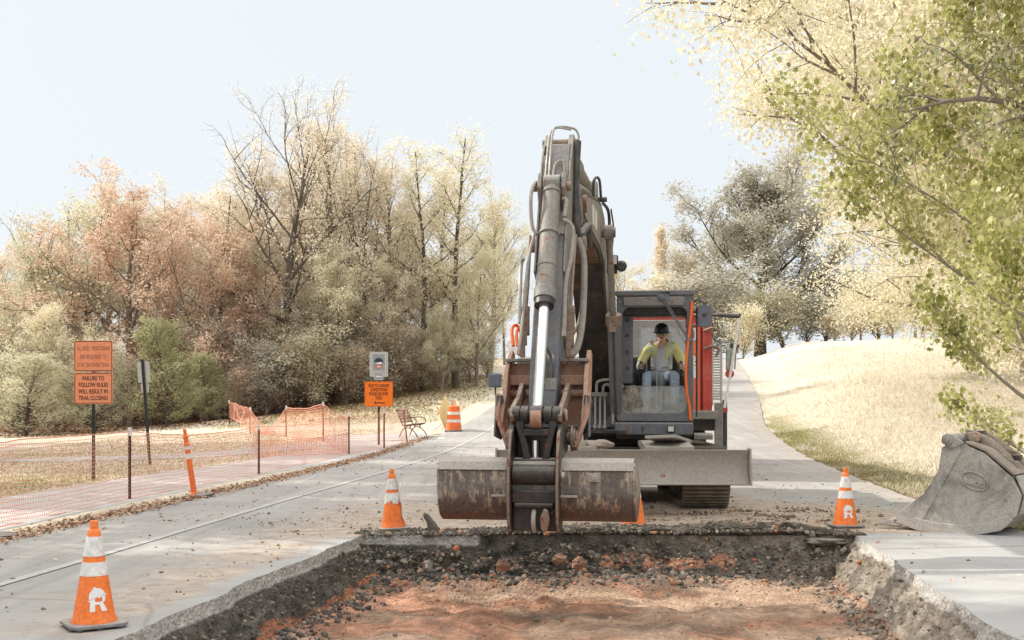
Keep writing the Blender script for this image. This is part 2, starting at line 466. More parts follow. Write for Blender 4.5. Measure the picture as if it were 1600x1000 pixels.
# ------------------------------------------------------------------ pit
D0 = .46
def wall_F(d):
    # vertical slab face, then a rough sloping cut
    if d <= .02: return d/.02*.17
    if d <= .30: return .17+(d-.02)/.28*.80
    return .97+.03*min(1, (d-.30)/.2)
wd = [0, .008, .016, .02, .035, .05, .065, .08, .1, .12, .14, .165, .19, .215, .24, .27, .30, .34]
Npx, Npy = 100, 190
ca = [('L', d) for d in wd]+[('M', i/Npx) for i in range(1, Npx)]+[('R', d) for d in reversed(wd)]
cb = [('F', d) for d in wd[::3]]+[('M', i/Npy) for i in range(1, Npy)]+[('B', d) for d in reversed(wd)]
V, CL = [], []
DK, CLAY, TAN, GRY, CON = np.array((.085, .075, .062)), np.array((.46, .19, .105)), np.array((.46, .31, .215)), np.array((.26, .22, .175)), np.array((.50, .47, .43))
for bk, bv in cb:
    for ak, av in ca:
        y = PY0+bv if bk == 'F' else (13.0-bv if bk == 'B' else PY0+.34+(PY1-PY0-.68)*bv)
        yl = min(max(y, PY0), 13.0)
        l, r = PXL(yl), PXR(yl)
        x = l+av if ak == 'L' else (r-av if ak == 'R' else l+.34+(r-l-.68)*av)
        a = (x-l)/(r-l)
        off = (PYB(a)-13)*sm(y, 11.5, 13)*sm(a, 0, .03)*sm(1-a, 0, .03)
        dL, dR, dB, dF = x-l, (r-x)*.85, (13.0-y)*.95, y-PY0
        # rubble ramp against the back wall
        FB = wall_F(max(0, dB)) if x < -.35 else max(0, dB/.30)**.75*.97 if dB < .30 else wall_F(dB)
        Fz = min(wall_F(max(0, dL)), wall_F(max(0, dR)), FB, wall_F(max(0, dF)))
        z = -D0*Fz
        yy = y+off
        w = min(1, max(0, (Fz-(.17 if x < -.35 else .0))/.2)); inwall = w*(1-sm(Fz, .93, 1.0))
        nz = fbm(x*2.2, yy*2.2, z*3, 4)
        nf = fbm(x*9, yy*9, z*9+5, 3)
        z += .045*nz*w + .03*nf*inwall + .012*nf*w
        if Fz > .9:
            z += .10*max(0, 1-abs(dB-.5)/.6)*sm(dL, 0, .5)*(.6+.8*n3(x*1.6, 9.))*sm(x, 3.6, 2.2)
            z += .07*max(0, 1-dL/.7)*(.5+n3(yy*1.7, 3.))
            z += .018*sin((x*.55+y*.85)*9+2*nz)*sm(x, 2.5, -1)*.5
            z += .016*sin((x*.9+y*.18)*16+3*nz)*sm(n3(x*1.2+y*.15, y*.3, 8.), -.1, .3)
            if x < 1.5: z -= .02*max(0, n3((x-.14*y)*6, y*.35, 3.))
        px_ = x+.05*nf*inwall*(1 if dL < dR else -1)+.03*nz*inwall; py_ = yy-.05*nf*inwall*(dB < min(dL, dR))
        V.append((px_, py_, z+.022*(1-min(1, Fz/.17))))
        # colour
        n1 = fbm(x*1.3+4, yy*1.3, 0, 4); n2 = fbm(x*6, yy*6, z*6, 3)
        floor = TAN*(1-.55*sm(n1+.75*sm(x, 3.0, -1.5)-.05+.3*n2, .0, .6))+CLAY*(.55*sm(n1+.75*sm(x, 3.0, -1.5)-.25+.3*n2, .0, .6))
        floor = floor*(1+.35*n2)*(1-.25*sm(x, 2, 3.6))
        damp = sm(fbm(x*.9+9, yy*2.2, 4., 4), .05, .45); floor = floor*(1-.38*damp)
        sc_ = n3(x*1.2+yy*.15, yy*.3, 8.); floor = floor*(1-.22*sm(sin((x*.9+yy*.18)*16+3*n1), .55, .95)*sm(sc_, -.1, .3))
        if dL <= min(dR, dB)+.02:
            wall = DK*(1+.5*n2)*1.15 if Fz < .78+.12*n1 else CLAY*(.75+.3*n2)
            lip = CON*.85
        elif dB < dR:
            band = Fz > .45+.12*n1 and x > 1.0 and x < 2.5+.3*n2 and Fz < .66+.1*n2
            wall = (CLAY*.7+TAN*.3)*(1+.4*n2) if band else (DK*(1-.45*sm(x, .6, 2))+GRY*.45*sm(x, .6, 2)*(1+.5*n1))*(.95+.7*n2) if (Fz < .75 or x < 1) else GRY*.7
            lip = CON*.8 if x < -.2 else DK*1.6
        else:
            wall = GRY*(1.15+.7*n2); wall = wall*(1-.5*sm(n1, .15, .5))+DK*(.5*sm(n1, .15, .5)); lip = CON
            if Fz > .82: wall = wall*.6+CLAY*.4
        if Fz <= .175 and not (dB < min(dL, dR) and x > -.35): col = lip*(1+.15*n2)
        else:
            k = sm(Fz, .9, 1.0)
            rub = max(0, 1-dB/.95)*sm(x, 3.4, 1.5)+.9*max(0, 1-dL/.45)
            fl = floor*(1-min(.85, rub*(1+n2)))+DK*1.6*min(.85, rub*(1+n2)) if rub > 0 else floor
            col = wall*(1-k)+fl*k
        CL.append(np.clip(col, .02, .8))
me = gridmesh('excavated_pit', V, len(ca), len(cb)); vcol(me, 'Col', CL)
t = NT('pit_soil'); c = t.coord('Object')
n1 = t.noise(c, 14, 6, .7); n2 = t.noise(c, 70, 4, .7)
vv = t.n('ShaderNodeTexVoronoi'); vv.inputs['Scale'].default_value = 28; t.l(c, vv.inputs['Vector'])
col = t.mix(1.0, t.attr('Col', 'Color'), t.ramp(n1, [(.25, .55), (.5, 1), (.75, 1.4)]), 'MULTIPLY')
col = t.mix(t.ramp(vv.outputs['Distance'], [(.05, .35), (.2, 0)]), col, (.5, .45, .38))
col = t.mix(1.0, col, t.ramp(n2, [(.3, .72), (.7, 1.25)]), 'MULTIPLY')
t.bsdf(col, .95, 0, t.bump(t.math('ADD', n1, t.math('MULTIPLY', vv.outputs['Distance'], .8)), .9, .03), .15)
pit = link('excavated_pit', me, t.m, None, 60); tag(pit, 'square pit cut through the road down to red clay', 'pit', kind='structure')
# ------------------------------------------------------------------ rubble
def rock_tris(seed, sub=1, flat=.7):
    bm = bmesh.new(); bmesh.ops.create_icosphere(bm, subdivisions=sub, radius=1)
    rr = random.Random(seed); off = Vector((rr.random()*50, rr.random()*50, 0))
    for v in bm.verts:
        k = 1+.45*NZ.noise(v.co*1.3+off)+.2*NZ.noise(v.co*3+off)
        v.co = Vector((v.co.x*k*1.1, v.co.y*k*.9, v.co.z*k*flat))
    bmesh.ops.triangulate(bm, faces=bm.faces)
    T = np.array([[list(v.co) for v in f.verts] for f in bm.faces]); bm.free(); return T
ROCKS = [rock_tris(i) for i in range(8)]
def rotm(rng, n):
    q = rng.normal(size=(n, 4)); q /= np.linalg.norm(q, axis=1)[:, None]
    w, x, y, z = q.T
    return np.stack([1-2*(y*y+z*z), 2*(x*y-z*w), 2*(x*z+y*w), 2*(x*y+z*w), 1-2*(x*x+z*z), 2*(y*z-x*w), 2*(x*z-y*w), 2*(y*z+x*w), 1-2*(x*x+y*y)], 1).reshape(n, 3, 3)
def scatter_rocks(name, P, S, tint, mat, label, cat, seed=0):
    rng = np.random.default_rng(seed); P = np.asarray(P); S = np.asarray(S); n = len(P)
    R = rotm(rng, n); parts = []; at = []
    pick = rng.integers(0, len(ROCKS), n)
    for k, T in enumerate(ROCKS):
        idx = np.where(pick == k)[0]
        if not len(idx): continue
        v = np.einsum('nij,fkj->nfki', R[idx], T)*S[idx][:, None, None, None]+P[idx][:, None, None, :]
        parts.append(v.reshape(-1, 3)); at.append(np.repeat(np.asarray(tint)[idx], len(T)))
    me = fastmesh(name, np.concatenate(parts), 3, np.concatenate(at))
    o = link(name, me, mat, None, None); return tag(o, label, cat, kind='stuff')
def tintmat(name, cols, rough=.9, nscale=30):
    t = NT(name); a = t.attr('tint'); c = t.coord('Object'); n = t.noise(c, nscale, 4, .7)
    col = t.ramp(a, [(i/(len(cols)-1), k) for i, k in enumerate(cols)])
    col = t.mix(1.0, col, t.ramp(n, [(.25, .6), (.75, 1.35)]), 'MULTIPLY')
    t.bsdf(col, rough, 0, t.bump(n, .5, .01), .15); return t.m
M_RUB = tintmat('broken_asphalt_and_clay', [(.07, .062, .052), (.13, .115, .095), (.24, .20, .16), (.36, .31, .25), (.42, .24, .14), (.45, .17, .085)])
M_DIRT = tintmat('dirt_crumbs', [(.12, .09, .065), (.30, .22, .15), (.42, .32, .23), (.36, .17, .09)])
rng = np.random.default_rng(3)
import bisect
pit_pts = np.array([v for v in V]); 
from mathutils.kdtree import KDTree
kd = KDTree(len(V))
for i, v in enumerate(V): kd.insert((v[0], v[1], 0), i)
kd.balance()
def pitz(x, y): return V[kd.find((x, y, 0))[1]][2]
P, S, T = [], [], []
for k in range(3800):      # foot of the back wall
    x = rng.uniform(-1.7, 3.7); y = 12.95-abs(rng.normal())*.34
    if rng.random() < .45*sm(x, 1.0, 3.0): continue
    s = min(.055, .006+rng.exponential(.0085)); P.append((x, y, pitz(x, y)+s*.2)); S.append(s)
    T.append(np.clip(rng.normal(.24, .18)+(.55 if rng.random() < .14+.2*(y < 12.5) else 0), 0, 1))
for k in range(1700):      # foot of the left wall
    y = rng.uniform(6, 13); x = PXL(y)+.28+abs(rng.normal())*.16
    s = min(.04, .006+rng.exponential(.008)); P.append((x, y, pitz(x, y)+s*.3)); S.append(s)
    T.append(np.clip(rng.normal(.16, .14)+(.6 if rng.random() < .08 else 0), 0, 1))
for k in range(900):
    y = rng.uniform(6, 13); x = PXR(y)-.3-abs(rng.normal())*.14
    s = min(.045, .008+rng.exponential(.009)); P.append((x, y, pitz(x, y)+s*.3)); S.append(s); T.append(np.clip(rng.normal(.4, .15), 0, 1))
for k in range(2600):      # stones showing in the cut faces
    if rng.random() < .5: x = rng.uniform(-1.7, 3.8); y = PYB((x-PXL(13))/(PXR(13)-PXL(13)))-rng.uniform(.04, .3); t_ = rng.normal(.2, .15)
    elif rng.random() < .7: y = rng.uniform(6, 13); x = PXL(y)+rng.uniform(.03, .28); t_ = rng.normal(.2, .14)
    else: y = rng.uniform(6, 13); x = PXR(y)-rng.uniform(.03, .28); t_ = rng.normal(.45, .15)
    s = .007+rng.exponential(.007); P.append((x, y, pitz(x, y))); S.append(min(s, .03)); T.append(np.clip(t_, 0, .7))
for k in range(1500):      # crumbs on the pit floor
    y = rng.uniform(7, 12.8); x = rng.uniform(PXL(y)+.3, PXR(y)-.3)
    s = .003+rng.exponential(.005); P.append((x, y, pitz(x, y)+s*.1)); S.append(min(s, .03))
    T.append(np.clip(rng.choice([.3, .6, .8, .9, 1.0])+rng.normal(0, .06), 0, 1))
scatter_rocks('gravel', P, S, T, M_RUB, 'broken grey gravel and clay lumps lying in the pit', 'gravel', 4)

# crumbled ridge of spoil along the back lip
P, S, T = [], [], []
def ridge(x): return (.035+.045*sm(x, -.3, .6)+.035*n3(x*1.4, 2.)+.03*sm(x, 1.6, 2.4))*(1-.75*sm(x, 3.1, 3.8))*(sm(x, -1.7, -.2)*.9+.1)
VV = []; NXr, NYr = 150, 16
for j in range(NYr):
    for i in range(NXr):
        x = -1.9+5.9*i/(NXr-1); a = (x+1.73)/5.6; yb = PYB(min(1, max(0, a))); q = j/(NYr-1)
        y = yb+(.03 if j == 0 else -.03*(j == 1)+.03*n3(x*7, 3.))+q*(.75+.25*n3(x*2, 7.))
        hh = ridge(x)*sin(pi*min(1, q*1.0+.25)) if q < .72 else ridge(x)*max(0, (1-q)/.28)*.42
        VV.append((x, y, .015+max(-.02, hh*(1+.5*fbm(x*5, y*5))+.015*fbm(x*16, y*16)*(q < .9)) if 0 < q < 1 else (-.07+.05*n3(x*9, 4.)+.03*n3(x*25, 1.) if j == 0 else -.02)))
me = gridmesh('spoil_ridge', VV, NXr, NYr)
CLr = []
for v in VV:
    n = fbm(v[0]*3, v[1]*3, 1.); k = sm(n, -.2, .3); base = np.array((.10, .088, .07))*(1-k)+np.array((.30, .23, .165))*k
    base = base*(1-.8*sm(v[1], 13.08, 13.4)) + np.array((.38, .29, .21))*.8*sm(v[1], 13.08, 13.4)
    if v[0] > 1.5 and n > .15: base = base*.6+np.array((.42, .22, .12))*.4
    if len(CLr) < 3*NXr: base = np.array((.085, .075, .062))*(1+.5*n)
    CLr.append(base)
vcol(me, 'Col', CLr); o = link('spoil_ridge', me, bpy.data.materials['pit_soil'], None, 60); tag(o, 'low ridge of crumbled dark dirt along the back lip of the pit', 'dirt', kind='structure')
for k in range(7000):
    x = rng.uniform(-1.8, 3.9); a = (x+1.73)/5.6; q = abs(rng.normal())*.33
    y = PYB(min(1, max(0, a)))-.04+q; z = .02+ridge(x)*max(0, sin(pi*min(1, q/.75*.85+.15)))*.9*(q < .8)
    if rng.random() > .40+ridge(x)*5: continue
    s = min(.04, .005+rng.exponential(.0075)); P.append((x, y, z)); S.append(s); T.append(np.clip(rng.normal(.16, .14)+(.6 if rng.random() < .09 else 0), 0, 1))
scatter_rocks('gravel', P, S, T, M_RUB, 'dark crumbled asphalt gravel heaped on the back lip of the pit', 'gravel', 5)
P, S, T = [], [], []
for k in range(4200):      # crumbs on the road
    x = rng.uniform(-4.5, 6.0); y = 13.3+abs(rng.normal())*3.0
    if rng.random() < .14: x = PXL(13)-.2-abs(rng.normal())*1.1; y = rng.uniform(7, 17)
    if rng.random() < .16: y = rng.uniform(16, 30); x = XR(y)-.3-abs(rng.normal())*.8
    if not (XL(y) < x < XR(y)) or n3(x*.9, y*1.8, 3.)+.15 < rng.random()*.5: continue
    if y < 13.1 and x > PXL(y)-.05 and x < PXR(y)+.05: continue
    s = .003+rng.exponential(.0042)*(1 if y < 15.5 else .8); P.append((x, y, prof(y)+.025+(s*.2))); S.append(min(s, .035)); T.append(rng.random()**1.3)
for k in range(4200):      # broken clods churned up by the tracks
    x = rng.normal(2.9, 1.0); y = rng.normal(15.2, .8)
    if not 13.3 < y < 18 or x > XR(y) or n3(x*1.6, y*2.5, 6.)+.1 < rng.random()*.45: continue
    s = min(.045, .004+rng.exponential(.007)); P.append((x, y, prof(y)+.025+s*.2)); S.append(s); T.append(rng.random()**1.5*.8)
scatter_rocks('dirt_crumbs', P, S, T, M_DIRT, 'scattered crumbs of dirt and clay lying on the dusty road', 'dirt', 6)

def single_rock(name, loc, s, mat, label, seed, flat=.8, cat='rock', sc=(1, 1, 1)):
    bm = bmesh.new(); bmesh.ops.create_icosphere(bm, subdivisions=3, radius=1)
    off = Vector((seed*7.3, seed*3.1, 0))
    for v in bm.verts:
        k = 1+.40*NZ.noise(v.co*1.2+off)+.22*NZ.noise(v.co*2.6+off)+.08*NZ.noise(v.co*7+off)
        k = round(k*9)/9*.5+k*.5
        v.co = Vector((v.co.x*k*sc[0], v.co.y*k*sc[1], v.co.z*k*flat*sc[2]))*s
    me = bpy.data.meshes.new(name); bm.to_mesh(me); bm.free()
    o = link(name, me, mat, None, 30); o.location = loc; return tag(o, label, cat)
M_RK = paint('grey_stone', (.30, .28, .25), (.20, .16, .12), .8, 9, .9, 0, .3, 0, .8)
M_CLOD = paint('clay_clod', (.36, .17, .10), (.22, .14, .10), .8, 12, .95, 0, .1, 0, .9)
M_ASPH = paint('asphalt_lump', (.09, .08, .07), (.28, .22, .17), .5, 12, .95, 0, .3, 0, .9)
for i, (px, py, s, m, lab, fl) in enumerate([
    (875, 877, .085, M_CLOD, 'round brown clay clod balanced on the rubble under the bucket', .9),
    (905, 880, .075, M_CLOD, 'angular brown clod right of the round clod at the foot of the back wall', .8),
    (932, 906, .07, M_RK, 'upright pale stone block on the rubble right of the clods', 1.2),
    (786, 885, .07, M_CLOD, 'small tan clod on the rubble left of the round clod', .8),
    (783, 899, .065, M_RK, 'pointed brown stone below the small tan clod', 1.0),
    (818, 900, .06, M_RK, 'pale flat stone on the rubble below the excavator bucket', .8),
    (666, 889, .085, M_RK, 'pale grey slab of stone leaning on the dark rubble at the left', 1.1),
    (914, 915, .075, M_RK, 'blue grey stone lowest of the rubble in the middle of the pit', .7),
    (880, 900, .13, M_CLOD, 'wide dark clay lump under the two brown clods', .55),
    (592, 880, .045, M_RK, 'small light stone in the left corner of the pit', .8)]):
    Y = 12.5 if py < 895 else 12.25
    p = IM(px, py, Y)
    zz = pitz(p.x, p.y); 
    # slide along the view ray until it rests on the rubble
    for k in range(60):
        Yk = 12.85-.02*k; q = IM(px, py, Yk)
        if q.z <= pitz(q.x, q.y)+s*.55: break
    single_rock('clay_clod' if m is M_CLOD else 'stone', q, s, m, lab, i+1, fl)
for k in range(60):
    q = IM(700, 905, 12.85-.02*k)
    if q.z <= pitz(q.x, q.y)+0.06*.55: break
single_rock('clay_clod' if 'M_CLOD' == 'M_CLOD' else 'asphalt_lump', q, 0.06, M_CLOD, 'brown clod on the dark rubble in the left part of the back wall foot', 41, .75)
for k in range(60):
    q = IM(742, 893, 12.85-.02*k)
    if q.z <= pitz(q.x, q.y)+0.05*.55: break
single_rock('clay_clod' if 'M_ASPH' == 'M_CLOD' else 'asphalt_lump', q, 0.05, M_ASPH, 'small dark lump left of the small tan clod', 42, .75)
for k in range(60):
    q = IM(960, 905, 12.85-.02*k)
    if q.z <= pitz(q.x, q.y)+0.055*.55: break
single_rock('clay_clod' if 'M_ASPH' == 'M_CLOD' else 'asphalt_lump', q, 0.055, M_ASPH, 'dark lump right of the upright pale stone', 43, .75)
for k in range(60):
    q = IM(1010, 912, 12.85-.02*k)
    if q.z <= pitz(q.x, q.y)+0.05*.55: break
single_rock('clay_clod' if 'M_CLOD' == 'M_CLOD' else 'asphalt_lump', q, 0.05, M_CLOD, 'rusty clod at the foot of the back wall under the dozer blade', 44, .75)
for k in range(60):
    q = IM(628, 905, 12.85-.02*k)
    if q.z <= pitz(q.x, q.y)+0.07*.55: break
single_rock('clay_clod' if 'M_ASPH' == 'M_CLOD' else 'asphalt_lump', q, 0.07, M_ASPH, 'dark broken lump in the left back corner of the pit', 45, .75)
for k in range(60):
    q = IM(565, 925, 12.85-.02*k)
    if q.z <= pitz(q.x, q.y)+0.06*.55: break
single_rock('clay_clod' if 'M_ASPH' == 'M_CLOD' else 'asphalt_lump', q, 0.06, M_ASPH, 'dark lump at the foot of the left wall near the corner', 46, .75)
single_rock('asphalt_lump', IM(1310, 832, 13.25)+Vector((0, 0, 0)), .07, M_ASPH, 'black asphalt lump on the lip left of the right cone', 21, .6, 'rock', (1.5, 1, 1))
single_rock('asphalt_lump', IM(1237, 832, 13.3), .06, M_ASPH, 'small black asphalt lump on the lip in line with the blade end', 22, .6, 'rock', (1.3, 1, 1))
single_rock('asphalt_lump', IM(1290, 846, 12.95), .12, M_ASPH, 'black broken slab of asphalt overhanging the right corner of the pit', 23, .35, 'rock', (2, 1, 1))
single_rock('clay_clod', IM(1308, 830, 13.6), .03, M_CLOD, 'little brown clod in front of the right cone base', 25, .8)
# the upright dark lump on the lip right of the ragged cone
o = MB(); b0 = Vector((-.985, 13.35, .0))
o.tube([b0+Vector(p) for p in ((.09, 0, -.02), (.075, 0, .05), (.055, 0, .10), (.03, 0, .15), (.0, 0, .20), (-.03, 0, .235))], [.05, .062, .055, .04, .036, .02], 9)
sp = o.build('asphalt_lump', M_ASPH, None, 0, 60)
for v in sp.data.vertices: v.co += Vector((NZ.noise(v.co*22), NZ.noise(v.co*22+Vector((9, 0, 0))), 0))*.015
tag(sp, 'upright dark lump of asphalt standing on the lip right of the ragged cone', 'rock')

M_JNT = plain('dark_joint', (.13, .115, .10), .9)
for nm_, p0_, p1_, w_ in (('slab_joint', (PXR(11.8)+.02, 11.8), (5.6, 11.95), .014), ('slab_joint', (-6.4, 23.0), (-4.3, 23.0), .02), ('slab_joint', (-7.3, 16.2), (-5.1, 16.2), .014), ('road_joint', (-2.9, 35.2), (8.2, 35.2), .035), ('road_joint', (-3.9, 25.6), (6.9, 25.6), .02)):
    V_j = []
    for k in range(31):
        x = p0_[0]+(p1_[0]-p0_[0])*k/30; y = p0_[1]+(p1_[1]-p0_[1])*k/30+.012*n3(k*.8, p0_[1])
        zr = (prof(y)+.022+(max(0, x-PXR(11.8))*.01 if p0_[1] < 13 else 0)) if nm_ != 'slab_joint' or p0_[0] > 0 else hgt(x, y)+.018
        for s in (-1, 1): V_j.append((x, y+s*w_*.5, zr+.005))
    me = gridmesh(nm_, V_j, 2, 31); tag(link(nm_, me, M_JNT, None, None), 'thin dark joint across the paving', 'joint', kind='structure')

# ------------------------------------------------------------------ fallen leaves
def leaf_quads(P, size, rng, flat=False, asp=.6):
    """rhombus leaves, 4 verts each"""
    P = np.asarray(P, dtype=np.float32); n = len(P)
    d = rng.normal(size=(n, 3)); 
    if flat: d[:, 2] *= .25
    d /= np.linalg.norm(d, axis=1)[:, None]
    e = rng.normal(size=(n, 3)); 
    if flat: e[:, 2] *= .25
    e -= d*(e*d).sum(1)[:, None]; e /= np.linalg.norm(e, axis=1)[:, None]
    s = (np.asarray(size)*np.ones(n)*rng.uniform(.6, 1.25, n))[:, None]
    a = d*s*.5; b = e*s*.5*asp
    return np.stack([P-a, P+b-a*.1, P+a, P-b-a*.1], 1).reshape(-1, 3)
M_LIT = tintmat('fallen_leaves', [(.15, .08, .05), (.34, .18, .11), (.50, .31, .20), (.62, .48, .35), (.30, .23, .17)])
P = []
for k in range(9500):
    y = 8+rng.random()**1.2*30; x = XL(y)-.12+rng.normal()*.13+.1*n3(y*.8, 2.)
    P.append((x, y, hgt(x, y)+.03+rng.random()*.03))
for k in range(2600):
    y = rng.uniform(12, 32); x = XR(y)+.15+rng.normal()*.35; P.append((x, y, hgt(x, y)+.03))
for k in range(1300):
    y = rng.uniform(9, 34); x = rng.uniform(XL(y), XR(y)); 
    if y < 13.2 and PXL(y)-.1 < x < PXR(y)+.1: continue
    P.append((x, y, hgt(x, y)+.03))
me = fastmesh('fallen_leaves', leaf_quads(P, .055, rng, True), 4, rng.random(len(P)))
tag(link('fallen_leaves', me, M_LIT, None, None), 'brown and orange fallen leaves along the road edges', 'leaves', kind='stuff')
P = []
for k in range(26000):
    y = rng.uniform(46, 66); l = XL(y); x = l-3-rng.random()*40+rng.normal()
    if y < 49 and rng.random() < .6: continue
    P.append((x, y, hgt(x, y)+.03))
me = fastmesh('fallen_leaves', leaf_quads(P, .16, rng, True), 4, rng.random(len(P)))
tag(link('fallen_leaves', me, M_LIT, None, None), 'leaf litter covering the bank under the wood', 'leaves', kind='stuff')

# grass tufts: thin blades
def blades(P, h, w, rng, lean=.5):
    P = np.asarray(P, dtype=np.float32); n = len(P); an = rng.uniform(0, 2*pi, n)
    hh = np.asarray(h)*rng.uniform(.5, 1.3, n); L = rng.normal(size=(n, 2))*lean
    side = np.stack([np.cos(an), np.sin(an), np.zeros(n)], 1)*(w*.5*np.ones(n))[:, None]
    tip = P+np.stack([L[:, 0]*hh, L[:, 1]*hh, hh], 1)
    return np.stack([P-side, P+side, tip], 1).reshape(-1, 3)
M_GR = leafmat('dry_grass_blades', [(.44, .38, .28), (.60, .53, .41), (.72, .65, .53), (.80, .73, .62)], .3, .5, .8)
M_GG = leafmat('green_grass_blades', [(.12, .13, .04), (.24, .23, .08), (.40, .34, .15), (.52, .43, .24)], .3, .5, .8)
P, H = [], []
for k in range(60000):
    y = 13+rng.random()**1.6*60; x = XR(y)+.1+rng.random()**1.4*(3+y*.35)
    P.append((x, y, hgt(x, y))); H.append((.05+.14*sm(x-XR(y), .5, 4))*(1+.9*n3(x*.35, y*.35, 2.))+.30*max(0, n3(x*.9, y*.9)-.15))
me = fastmesh('dry_grass', blades(P, H, .022, rng), 3, rng.random(len(P)))
tag(link('dry_grass', me, M_GR, None, None), 'pale dry grass covering the rising field on the right', 'grass', kind='stuff')
P, H = [], []
for k in range(22000):
    y = 12+rng.random()**1.3*28; x = XR(y)+.02+abs(rng.normal())*.9
    P.append((x, y, hgt(x, y))); H.append(.06)
for k in range(26000):
    y = 18+rng.random()*24; x = XL(y)-2.3-rng.random()*9
    P.append((x, y, hgt(x, y))); H.append(.05)
for k in range(16000):
    y = rng.uniform(44, 66); x = XL(y)-1-rng.random()*9; P.append((x, y, hgt(x, y))); H.append(.12+.25*max(0, n3(x*.4, y*.4, 5.)))
P = [p for p in P if not (-8.6 < p[0] < -3.2 and p[1] < 38 and abs(p[0]-lerp([(12,-7.35),(18,-6.9),(24,-6.3),(30,-5.2),(36.5,-3.9)], p[1])) < 1.2)] 
H = H[:len(P)]
me = fastmesh('green_grass', blades(P, H, .016, rng), 3, rng.random(len(P)))
tag(link('green_grass', me, M_GG, None, None), 'short greenish grass on the verges beside road and trail', 'grass', kind='stuff')

# ------------------------------------------------------------------ text
def text_mesh(body, size, xs=1.0, align='CENTER', bold=0.0, space=1.0):
    cu = bpy.data.curves.new('t', 'FONT'); cu.body = body; cu.size = size; cu.align_x = align; cu.align_y = 'CENTER'
    cu.offset = bold; cu.space_character = space; cu.fill_mode = 'FRONT'; cu.resolution_u = 3
    ob = bpy.data.objects.new('t', cu); C.objects.link(ob)
    dg = bpy.context.evaluated_depsgraph_get(); dg.update()
    me = bpy.data.meshes.new_from_object(ob.evaluated_get(dg))
    bpy.data.objects.remove(ob); bpy.data.curves.remove(cu)
    for v in me.vertices: v.co.x *= xs
    return me
def add_text(mb, body, size, fn, xs=1.0, dy=0.0, bold=0.0, space=1.0, thick=0):
    me = text_mesh(body, size, xs, 'CENTER', bold, space)
    mb.add([fn(v.co.x, v.co.y+dy) for v in me.vertices], [tuple(p.vertices) for p in me.polygons])
    bpy.data.meshes.remove(me)

